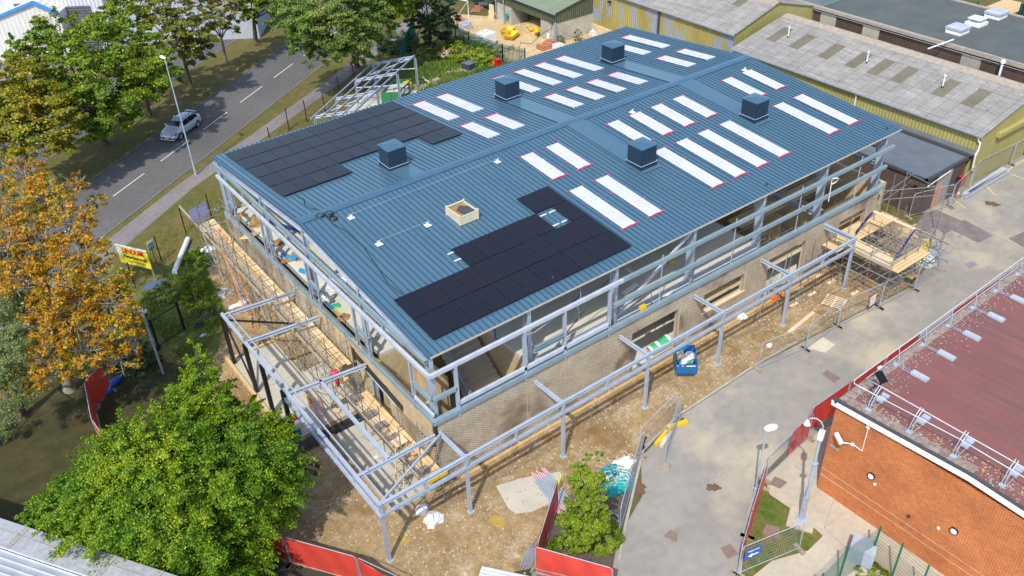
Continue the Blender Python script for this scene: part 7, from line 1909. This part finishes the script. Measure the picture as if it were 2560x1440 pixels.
c = MB(); c.path([(q_[0]+.6*math.cos(a*.7), q_[1]+.6*math.sin(a*.7), .62+.06*math.sin(a*2)) for a in range(10)], .04, 6); c.build('green_trim', 'green_bright', T)
c = MB(); c.blob((q_[0]+.9, q_[1]+.2, .1), .6, .5, .9, 10, 6, .2, seed=13); tag(c.build('bulk_bag', 'weight_grey', None), 'blue-grey wrapped sack leaning behind the white bulk bag', 'bag')
c = MB(); a, b_ = np.array(G(2290, 668)), np.array(G(2322, 640)); c.add([a+[0, 0, .2], b_+[0, 0, .2], b_+[0, .3, 1.1], a+[0, .3, 1.1]]+[q+np.array([.03, .03, 0]) for q in (a+[0, 0, .2], b_+[0, 0, .2], b_+[0, .3, 1.1], a+[0, .3, 1.1])], [(0, 1, 2, 3), (7, 6, 5, 4), (0, 4, 5, 1), (1, 5, 6, 2), (2, 6, 7, 3), (3, 7, 4, 0)]); tag(c.build('yellow_board', 'yellow_paint', None), 'bright yellow board leaning behind the white bulk bag', 'board')
c = MB(); q_ = G(2272, 660); c.blob((q_[0], q_[1], 0), .5, .45, .9, 9, 6, .2, seed=14); tag(c.build('grey_sack', 'weight_grey', None), 'grey covered stack beside the yellow board', 'sack')
T = thing('fittings_tub', 'tub of orange-yellow scaffold fittings by the mesh fence foot', 'tub', G(2272, 705)); q_ = G(2272, 703); c = MB(); c.tube((q_[0], q_[1], 0), (q_[0], q_[1], .4), .3, 12, .36); c.build('tub', 'dark_rubber', T); c = MB(); rr = random.Random(4)
for i in range(26): c.cbox((q_[0]+rr.uniform(-.28, .28), q_[1]+rr.uniform(-.28, .28), .36+rr.uniform(0, .12)), .16, .09, .07, rr.uniform(0, 3))
c.build('fittings', 'yellow_plastic', T)
# yellow duct tubes on the road
for (a, b_, mt_, lb) in (((1640, 1115), (1668, 1082), 'yellow_plastic', 'yellow padded tube lying against the leaning mesh fence'), ((1668, 1074), (1718, 1058), 'yellow_plastic', 'yellow padded tube lying out on the road'), ((1652, 1120), (1676, 1085), 'cream', 'pale yellow padded tube lying beside the yellow one')):
    a, b_ = np.array(G(*a)), np.array(G(*b_)); c = MB(); c.bar(a+[0, 0, .13], b_+[0, 0, .13], .24, .2); tag(c.build('padding', mt_, None), lb, 'padding')
# yellow sign and blue tub by the hornbeam, blue pipe coil
c = MB(); q_ = G(1400, 1225); c.cbox((q_[0], q_[1], .3), .75, .04, .5, .6); c.cbox((q_[0]+.05, q_[1]+.2, .1), .6, .04, .35, .7); tag(c.build('yellow_sign', 'yellow_paint', None), 'folded yellow sign leaning behind the pink-tipped tubes', 'sign')
c = MB(); q_ = G(1490, 1235); c.blob((q_[0], q_[1], 0), .4, .3, .35, 9, 5, .25, seed=3); tag(c.build('blue_sack', 'weight_grey', None), 'blue and white sack behind the young hornbeam', 'sack')
for i, (u, v, lb) in enumerate(((672, 1316, 'coil of dark blue pipe under the hornbeam by the red sheeting'),)):
    q_ = G(u, v); c = MB()
    for k_ in range(7): c.path([(q_[0]+(.55-.02*k_)*math.cos(a*.45), q_[1]+(.45)*math.sin(a*.45), .06+.1*k_) for a in range(15)], .05, 6)
    tag(c.build('pipe_coil', 'blue_plastic', None, smooth=True), lb, 'pipe coil')
for (u, v, r_, lb) in ((518, 785, .62, 'large coil of black corrugated pipe in the grass bank'), (497, 815, .3, 'small dark coil of pipe below the large one')):
    q_ = G(u, v); c = MB()
    for k_ in range(3): c.path([(q_[0]+(r_-.07*k_)*math.cos(a*.42), q_[1]+(r_-.07*k_)*math.sin(a*.42), .06+.05*k_) for a in range(15)], .05, 6)
    tag(c.build('pipe_coil', 'black_plastic', None, smooth=True), lb, 'pipe coil')
c = MB(); a, b_ = np.array(G(438, 688)), np.array(G(472, 603)); c.path([a+[0, 0, .22], (a+b_)/2+[.05, .08, .25], b_+[0, 0, .22]], .2, 10); tag(c.build('wrapped_roll', 'white_sheet', None, smooth=True), 'long white plastic-wrapped roll lying on the grass', 'roll')
c = MB(); q_ = G(390, 710); c.add([(q_[0]+1.0*math.cos(a*.5), q_[1]+.45*math.sin(a*.5), .012) for a in range(12)], [tuple(range(12))]); struct(c, 'puddle', 'puddle_blue')
# items at the slab end by the black post
q_ = (-4.1, 7.9)
c = MB(); c.tube((-4.3, 8.2, .16), (-4.3, 8.2, .62), .2, 12, .17); tag(c.build('drum', 'white_plastic', None, smooth=True), 'white plastic drum on the slab behind the black post', 'drum')
c = MB(); c.tube((-4.55, 7.75, .16), (-4.55, 7.75, .6), .2, 12); tag(c.build('drum', 'blue_plastic', None, smooth=True), 'blue drum at the foot of the black post', 'drum')
c = MB(); c.blob((-4.3, 8.8, .16), .35, .3, .5, 10, 6, .25, seed=7); tag(c.build('red_netting', 'red_plastic', None), 'bundle of red netting behind the black post', 'netting')
for i, (x, y, a) in enumerate(((-5.2, 6.0, .6), (-5.0, 5.6, .6), (-5.4, 5.2, .7))):
    c = MB(); c.tube((x, y, .1), (x+.9*math.cos(a-1.8), y+.9*math.sin(a-1.8), .1), .09, 8); o_ = tag(c.build('black_pipe', 'black_plastic', None), ['left', 'middle', 'right'][i]+' short black pipe on the earth beside the hornbeam', 'pipe', 'short black pipes by the hornbeam')
    c = MB(); c.tube((x+.9*math.cos(a-1.8), y+.9*math.sin(a-1.8), .1), (x+.98*math.cos(a-1.8), y+.98*math.sin(a-1.8), .1), .1, 8); c.build('yellow_cap', 'yellow_plastic', o_)
c = MB(); c.tube((-2.9, 9.6, .16), (-2.9, 9.6, .62), .11, 10); o_ = tag(c.build('pipe_stub', 'orange_pale', None), 'upright clay pipe with a yellow cap on the slab', 'pipe'); c = MB(); c.tube((-2.9, 9.6, .62), (-2.9, 9.6, .7), .12, 10); c.build('cap', 'yellow_plastic', o_)
c = MB(); c.tube((-3.9, 6.2, .05), (-3.75, 5.75, .1), .12, 10); tag(c.build('pipe_stub', 'orange_pale', None), 'terracotta pipe lying in the trench below the canopy', 'pipe')
c = MB(); c.bar((-2.0, 8.6, .2), (-1.7, 7.9, 2.0), .07, .05); c.bar((-2.1, 7.9, .2), (-1.9, 8.1, .25), .4, .1); tag(c.build('timber_prop', 'timber', None), 'pale timber prop standing beside the dark sheeting', 'timber')
# things on the upper floor seen through the frame
FL = 4.36
for (u, v, mt_, rx, ry, h_, lb) in ((845, 705, 'white_sheet', 1.0, .7, .35, 'heap of white sheets on the concrete upper floor'), (815, 745, 'white_sheet', .55, .3, .12, 'white and green sacks near the gable edge of the upper floor'), (840, 765, 'green_bright', .35, .25, .1, 'green plastic near the gable edge of the upper floor'), (690, 610, 'hessian', .6, .35, .25, 'brown paper wrapping beside the second gable window'), (720, 650, 'hessian', .55, .3, .15, 'brown wrapping trailing from the blue roll'), (645, 560, 'hessian', .6, .4, .5, 'tall brown paper bundle on the upper floor'), (745, 640, 'hessian', .3, .6, .08, 'strip of brown paper on the upper floor'), (600, 540, 'timber', .5, .3, .2, 'stack of timber offcuts at the far gable end'), (625, 590, 'timber', .6, .25, .15, 'stack of yellow-topped timber at the gable edge'), (858, 795, 'hessian', .5, .3, .2, 'brown heap near the third gable window'), (1600, 640, 'white_sheet', .1, .1, .05, 'small white scrap on the floor edge'), (1670, 733, 'white_sheet', .5, .15, .1, 'crumpled white film on the long floor edge'), (1680, 655, 'yellow_plastic', .3, .15, .1, 'yellow strap on the upper floor by the fourth column'), (960, 830, 'white_sheet', .6, .25, .12, 'white film lying on the gable rail')):
    q_ = G(u, v, FL); c = MB(); c.blob(q_, rx, ry, h_, 10, 5, .35, seed=u); tag(c.build('floor_bundle', mt_, None), lb, 'bundle')
for (a, b_, mt_, lb) in (((705, 637), (742, 648), 'blue_light', 'bright blue rolled sheet on the upper floor'), ((750, 675), (772, 683), 'blue_light', 'short bright blue roll behind the gable column')):
    a, b_ = G(*a, FL+.12), G(*b_, FL+.12); c = MB(); c.tube(a, b_, .14, 8); tag(c.build('blue_roll', mt_, None, smooth=True), lb, 'roll')
for i, (a, b_) in enumerate((((855, 815), (905, 870)), ((915, 880), (950, 905)), ((815, 755), (850, 790)))):
    a, b_ = np.array(G(*a, 4.7)), np.array(G(*b_, 4.7)); c = MB(); c.bar(a, b_, .12, .05); o_ = tag(c.build('spirit_prop', 'blue_light', None), ['middle', 'nearest', 'farthest'][i]+' blue and yellow telescopic prop lying along the gable rail', 'prop', 'blue and yellow props on the gable rail')
    c = MB(); c.bar(a+(b_-a)*.55, b_, .125, .055); c.build('yellow_sleeve', 'yellow_plastic', o_)
for (u, v, L, w_, rz, lb) in ((1452+127, 680, .2, 1.0, 0, 'upright white board lying on the upper floor'), (1575, 722, 1.3, .25, .2, 'white board lying on the upper floor by the third column')):
    q_ = G(u, v, FL); c = MB(); c.cbox(q_, L, w_, .06, rz); tag(c.build('white_board', 'white_plastic', None), lb, 'board')
q_ = G(1607, 772, 4.72); c = MB(); c.cbox(q_, .42, .22, .22); tag(c.build('yellow_box', 'yellow_plastic', None), 'small yellow box sitting on the steel rail above the doorway', 'box')
c = MB(); q_ = G(1340, 700, 6); c.path([(9.6, .3, 8.1), (9.5, .2, 7.3), (9.3, .2, 6.8), (9.45, .25, 6.2), (9.4, .2, 5.6), (9.1, .25, 5.55)], .012, 4); c.path([(4.5, -.3, 7.3), (6, -.3, 7.0), (7.8, -.3, 7.4)], .012, 4); tag(c.build('hanging_cable', 'rope_white', None), 'white cable hanging from the eave over the long side', 'cable')
c = MB(); c.path([(9.9, .5, 8.1), (9.8, .5, 7.2), (9.0, .6, 6.6)], .05, 5); c.path([(4.6, 1.2, 7.6), (4.6, 1.2, 6.4), (5.2, 1.4, 5.8), (6.3, 1.6, 5.6)], .06, 5); tag(c.build('blue_cable', 'blue_plastic', None), 'blue cable bundle hanging below the eave', 'cable')
c = MB(); c.tube((29.7, -.5, 7.4), (29.7, -.55, 5.9), .03, 5); c.path([(29.7, -.5, 7.5), (29.9, -.7, 7.6), (30.2, -.65, 7.4), (30.1, -.5, 7.1), (29.8, -.5, 7.1)], .035, 5); tag(c.build('sling', 'rope_white', None), 'white lifting sling looped over the upper rail at the far end', 'sling')
# manholes and road plates
plain('manhole_brown', (.24, .17, .13), .8, c2=(.18, .13, .10))
for i, (P, lb) in enumerate((([(2068, 925), (2102, 945), (2087, 957), (2055, 935)], ''), ([(1660, 1340), (1675, 1325), (1695, 1332), (1692, 1357)], ''), ([(1800, 1370), (1825, 1360), (1847, 1385), (1820, 1397)], ''), ([(1923, 1210), (1937, 1190), (1969, 1205), (1950, 1222)], ''), ([(2410, 660), (2432, 652), (2445, 662), (2423, 672)], ''), ([(2367, 588), (2376, 582), (2384, 588), (2374, 594)], ''), ([(1905, 1335), (1915, 1310), (1950, 1318), (1948, 1345)], ''))):
    c = MB(); c.add([G(*q, .021+.001*i) for q in P], [(0, 1, 2, 3)]); struct(c, 'manhole_cover', 'manhole_brown' if i not in (4, 5) else 'mid_grey')
plain('road_mat', (.15, .125, .12), .7, c2=(.24, .21, .20), s=1.2)
mats = [[(2295, 545), (2340, 525), (2402, 552), (2350, 577)], [(2285, 570), (2300, 549), (2340, 566), (2322, 577)], [(2380, 575), (2410, 550), (2482, 590), (2445, 607)], [(2282, 580), (2330, 577), (2340, 597), (2300, 597)], [(2522, 597), (2560, 580), (2620, 612), (2575, 628)], [(2352, 577), (2402, 552), (2412, 560), (2362, 585)]]
for i, (P, lb) in enumerate(zip(mats, ('brown-stained road mat nearest the annexe', 'small dark road mat beside the scaffold toe', 'dark scuffed road mat in the middle of the yard', 'grey road mat at the scaffold corner', 'dark road mat at the right edge', 'narrow road mat between the brown one and the dark one'))):
    c = MB(); P = [G(*q)[:2] for q in P]; c.prism(P, .016+.004*i, .036+.004*i); tag(c.build('road_mat', 'road_mat', None), lb, 'mat', 'flat road mats by the annexe')
k = MB()
for a, b_ in (((2460, 458), (2485, 487)), ((2385, 500), (2415, 522)), ((2525, 435), (2565, 450)), ((2513, 430), (2560, 400)), ((2290, 560), (2240, 600))):
    p, q = G(*a), G(*b_); k.bar((p[0], p[1], .018), (q[0], q[1], .018), .12, .004)
struct(k, 'parking_marks', 'road_yellow')
k = MB()
for a, b_ in (((2405, 548), (2560, 625)), ((2480, 540), (2560, 500))): p, q = G(*a), G(*b_); k.bar((p[0], p[1], .014), (q[0], q[1], .014), .05, .006)
struct(k, 'slab_joint', 'mid_grey')
T = thing('beam_stack', 'grey steel sections laid on the ground in front of the yellow shed gable', 'beams', G(2440, 480))
for i, (a, b_, w_) in enumerate((((2408, 492), (2508, 425), .35), ((2420, 487), (2515, 428), .12), ((2412, 500), (2525, 432), .08))): p, q = np.array(G(*a)), np.array(G(*b_)); c = MB(); c.bar(p+[0, 0, .15], q+[0, 0, .15], w_, .2); c.build('steel_section', 'weight_grey', T)

# ================================================================ STORE FRAME BEHIND THE BUILDING
T = thing('store_frame', 'open galvanised steel frame with a sloping roof on a concrete slab behind the solar panels', 'frame', (26, 44, 0))
RTp = [np.array(G(*q, 3.3)) for q in ((1037, 142), (993, 183), (943, 230), (893, 277))]
LTp = [np.array(G(*q, 2.7)) for q in ((933, 160), (888, 202), (840, 247), (787, 293))]
for i in range(4):
    a, b_ = RTp[i], LTp[i]
    for q in (a, b_): c = MB(); c.ibeam(q*[1, 1, 0], q-[0, 0, .1], .16, .18, (1, 0, 0)); c.build('post', 'galv', T)
    c = MB(); c.ibeam(a, b_, .16, .22); c.tube(a-[0, 0, 1.2], b_-[0, 0, .7], .05, 6); c.build('rafter', 'steel_white', T)
for q in (0, .25, .5, .75, 1.0):
    a, b_ = RTp[0]*(1-q)+LTp[0]*q+[0, 0, .14], RTp[3]*(1-q)+LTp[3]*q+[0, 0, .14]; c = MB(); c.chan(a, b_+(b_-a)*.06, .08, .14); c.build('purlin', 'galv', T)
c = MB(); c.tube(RTp[0], LTp[1], .05, 6); c.tube(RTp[2], LTp[3], .05, 6); c.build('brace', 'steel_white', T)
e0 = RTp[0]*[1, 1, 0]; d_ = unit(RTp[3]-RTp[0]); d_[2] = 0; s_ = unit((LTp[0]-RTp[0])*[1, 1, 0])
q0 = e0-d_*.8-s_*.8; wS = np.linalg.norm((LTp[0]-RTp[0])[:2])+1.3; lS = np.linalg.norm((RTp[3]-RTp[0])[:2])+1.6; k = MB(); P = [q0, q0+s_*wS, q0+s_*wS+d_*lS, q0+d_*lS]; k.prism([p[:2] for p in P], 0, .14); struct(k, 'concrete_slab', 'concrete_new')
T = thing('waste_container', 'open green metal container full of rubble under the store frame', 'container', G(1005, 235)); q_ = np.array(G(995, 245)); q_[2] = .14; ang_ = math.atan2(d_[1], d_[0])
c = MB(); ca, sa = d_, unit(s_); L2, W2 = 1.7, .85
for (a0, a1, b0, b1, z0, z1) in ((-L2, L2, -W2, -W2+.06, 0, 1.15), (-L2, L2, W2-.06, W2, 0, 1.15), (-L2, -L2+.06, -W2+.06, W2-.06, 0, 1.15), (L2-.06, L2, -W2+.06, W2-.06, 0, 1.15), (-L2+.06, L2-.06, -W2+.06, W2-.06, 0, .1)):
    c.hexa([q_+ca*x+sa*y+[0, 0, z] for z in (z0, z1) for x, y in ((a0, b0), (a1, b0), (a1, b1), (a0, b1))])
c.build('container_body', 'green_container', T)
c = MB(); c.blob(tuple(q_+[0, 0, .7]), 1.2, 1.1, .4, 14, 6, .2, seed=3); c.build('load', 'rubble_grey', T)
T = thing('wheelie_bin', 'yellow wheeled bin beside the green container', 'bin', G(1018, 228)); q_ = np.array(G(1021, 232)); c = MB(); c.hexa([q_+[a*.22, b*.22, .2] for a, b in ((-1, -1), (1, -1), (1, 1), (-1, 1))]+[q_+[a*.29, b*.31, 1.05] for a, b in ((-1, -1), (1, -1), (1, 1), (-1, 1))]); c.build('bin_body', 'yellow_plastic', T)
c = MB(); c.hexa([q_+[a*.32, b*.34, 1.05] for a, b in ((-1, -1), (1, -1), (1, 1), (-1, 1))]+[q_+[a*.27, b*.28, 1.15] for a, b in ((-1, -1), (1, -1), (1, 1), (-1, 1))]); c.build('lid', 'yellow_plastic', T)
c = MB(); c.tube(q_+[-.25, .2, .16], q_+[-.25, -.2, .16], .12, 10); c.build('wheel', 'dark_rubber', T)
# odds on the rough grass
T = thing('wrapped_pallet', 'shrink-wrapped pallet with a dark blue cover on the rough grass', 'pallet', G(1173, 172)); q_ = G(1173, 174)
c = MB(); c.cbox((q_[0], q_[1], .15), 1.15, 1.1, .6, .2); c.build('wrapping', 'white_sheet', T); c = MB(); c.cbox((q_[0], q_[1], .75), 1.2, 1.15, .03, .2); c.blob((q_[0], q_[1], .76), .6, .55, .18, 10, 5, .15, seed=3); c.build('cover', 'felt_grey', T); T.children[1].data.materials[0] = plain('cover_blue', (.04, .06, .10), .5)
c = MB(); c.cbox((q_[0], q_[1], 0), 1.2, 1.15, .15, .2); c.build('pallet_base', 'timber_pale', T)
c = MB(); a, b_ = np.array(G(1115, 184)), np.array(G(1192, 173)); c.bar(a+[0, 0, .1], b_+[0, 0, .1], .2, .18); tag(c.build('timber_beam', 'timber_old', None), 'weathered beam lying in the rough grass before the wrapped pallet', 'timber')
c = MB(); c.cbox(G(1092, 208), .8, .6, .45, .3); tag(c.build('timber_crate', 'timber_old', None), 'small brown timber crate near the blue eave', 'crate')
c = MB(); a = np.array(G(1073, 210)); c.path([a, a+[.1, .3, .15], a+[0, .7, .2], a+[.1, 1.2, .35]], .09, 6); tag(c.build('white_wrap', 'white_sheet', None), 'twist of white plastic standing in the rough grass', 'plastic')
T = thing('yellow_ducts', 'yellow flexible ducts arching out of the scrub', 'ducts', G(1050, 135))
for i in range(4): a = np.array(G(1042+i*3, 140)); b_ = np.array(G(1062+i*9, 122+i*2)); c = MB(); c.path([a+[0, 0, .2], (a+b_)/2+[0, 0, .6], b_+[0, 0, .3]], .05, 6); c.build('duct', 'yellow_paint', T)
c = MB(); a, b_ = np.array(G(1215, 155)), np.array(G(1243, 168)); c.bar(a+[0, 0, .25], b_+[0, 0, .25], .2, .5); tag(c.build('orange_barrier', 'orange_pale', None), 'pale orange board barrier at the fence foot beside the blue eave', 'barrier')
T = thing('fire_point', 'small bright red fire point box peeping over the blue eave', 'fire point', G(1244, 168)); q_ = G(1244, 168); c = MB(); c.cbox(q_, .45, .45, .8, .2); c.prism([(q_[0]-.3, q_[1]-.3), (q_[0]+.3, q_[1]-.3), (q_[0]+.3, q_[1]+.3), (q_[0]-.3, q_[1]+.3)], .8, .88); c.build('box', 'red_plastic', T)
# yard stacks
for (u, v, w1, w2_, h_, mt_, lb, cat) in ((1155, 62, 1.0, 1.2, .9, 'brick_loose', 'dark red brick pack at the corner of the yard', 'bricks'), (1163, 72, 1.2, 1.1, .85, 'weight_grey', 'grey shrink-wrapped pack beside the red bricks', 'blocks'), (1158, 84, 1.2, .9, .4, 'rubble_pale', 'cream slabs piled against the palisade corner', 'slabs'), (1360, 122, 1.3, 1.1, .6, 'brick_loose', 'orange brick pack peeping over the blue eave, left', 'bricks'), (1378, 112, 1.1, 1.0, .6, 'brick_loose', 'orange brick pack by the steel corner post of the store', 'bricks'), (1395, 120, 1.1, .9, .5, 'white_sheet', 'white wrapped pack beside the orange bricks', 'blocks'), (1487, 86, 1.0, .8, .5, 'white_sheet', 'cream bulk bag at the foot of the white downpipe', 'bag')):
    q_ = G(u, v); c = MB(); rr = random.Random(u)
    for kx in range(3):
        for ky in range(2): c.cbox((q_[0]+(kx-1)*w1/3, q_[1]+(ky-.5)*w2_/2, 0), w1/3-.03, w2_/2-.03, h_*rr.uniform(.7, 1.0), rr.uniform(-.05, .05))
    tag(c.build('material_pack', mt_, None), lb, cat)
c = MB(); a = np.array(G(1298, 148)); e_ = np.array((44.6, 45.7, 2.2)); c.path([a+[0, 0, .2], a+[0, 0, 1.2], a+[.5, .3, 1.6], a*.65+e_*.35+[0, 0, .3], a*.3+e_*.7+[0, 0, .1], e_+[0, .3, -.6], e_, e_+[0, .8, .1]], .035, 6); tag(c.build('hose', 'dark_grey', None), 'dark hose slung from the store corner to a stake behind the blue eave', 'hose')
c = MB(); c.bar(a, a+[0, 0, 1.4], .08, .08); tag(c.build('timber_stake', 'timber_old', None), 'timber stake holding up the dark hose', 'stake')
c = MB(); q_ = G(1398, 105); c.cbox((44.6, 46.4, .2), .15, .5, .7); tag(c.build('meter_box', 'white_plastic', None), 'white meter box on the block pier of the open store', 'box')
c = MB(); c.tube((44.6, 54.0, 1.1), (44.4, 54.0, 1.1), .28, 12); tag(c.build('hose_reel', 'teal_net', None), 'teal hose reel on the block wall left of the open store', 'hose reel')
c = MB(); c.cbox((44.4, 56.9, 0), .1, .9, .9, .1); c.cbox((44.45, 56.9, .9), .06, .8, .8, .1); tag(c.build('door_leaf', 'timber_pale', None), 'pale timber boards leaning by the left corner of the open store', 'boards')
T = thing('goal_frame', 'white tubular goal frame on the grass behind the dark yew', 'goal', G(1150, 40)); c = MB(); a, b_, d2 = np.array(G(1172, 45)), np.array(G(1105, 30)), np.array(G(1147, 35)); c.path([a, a+[0, 0, 2], b_+[0, 0, 2], b_], .06, 6); c.tube(a+[0, 0, 2], d2, .04, 6); c.build('goal_tubes', 'white_plastic', T)
ladder((24.9, .5, 1), (27.3, .2, 1.1), 'green_container', 'green steel mesh gate section standing in the far doorway', 1.2, 'gate_section', 'green_container')
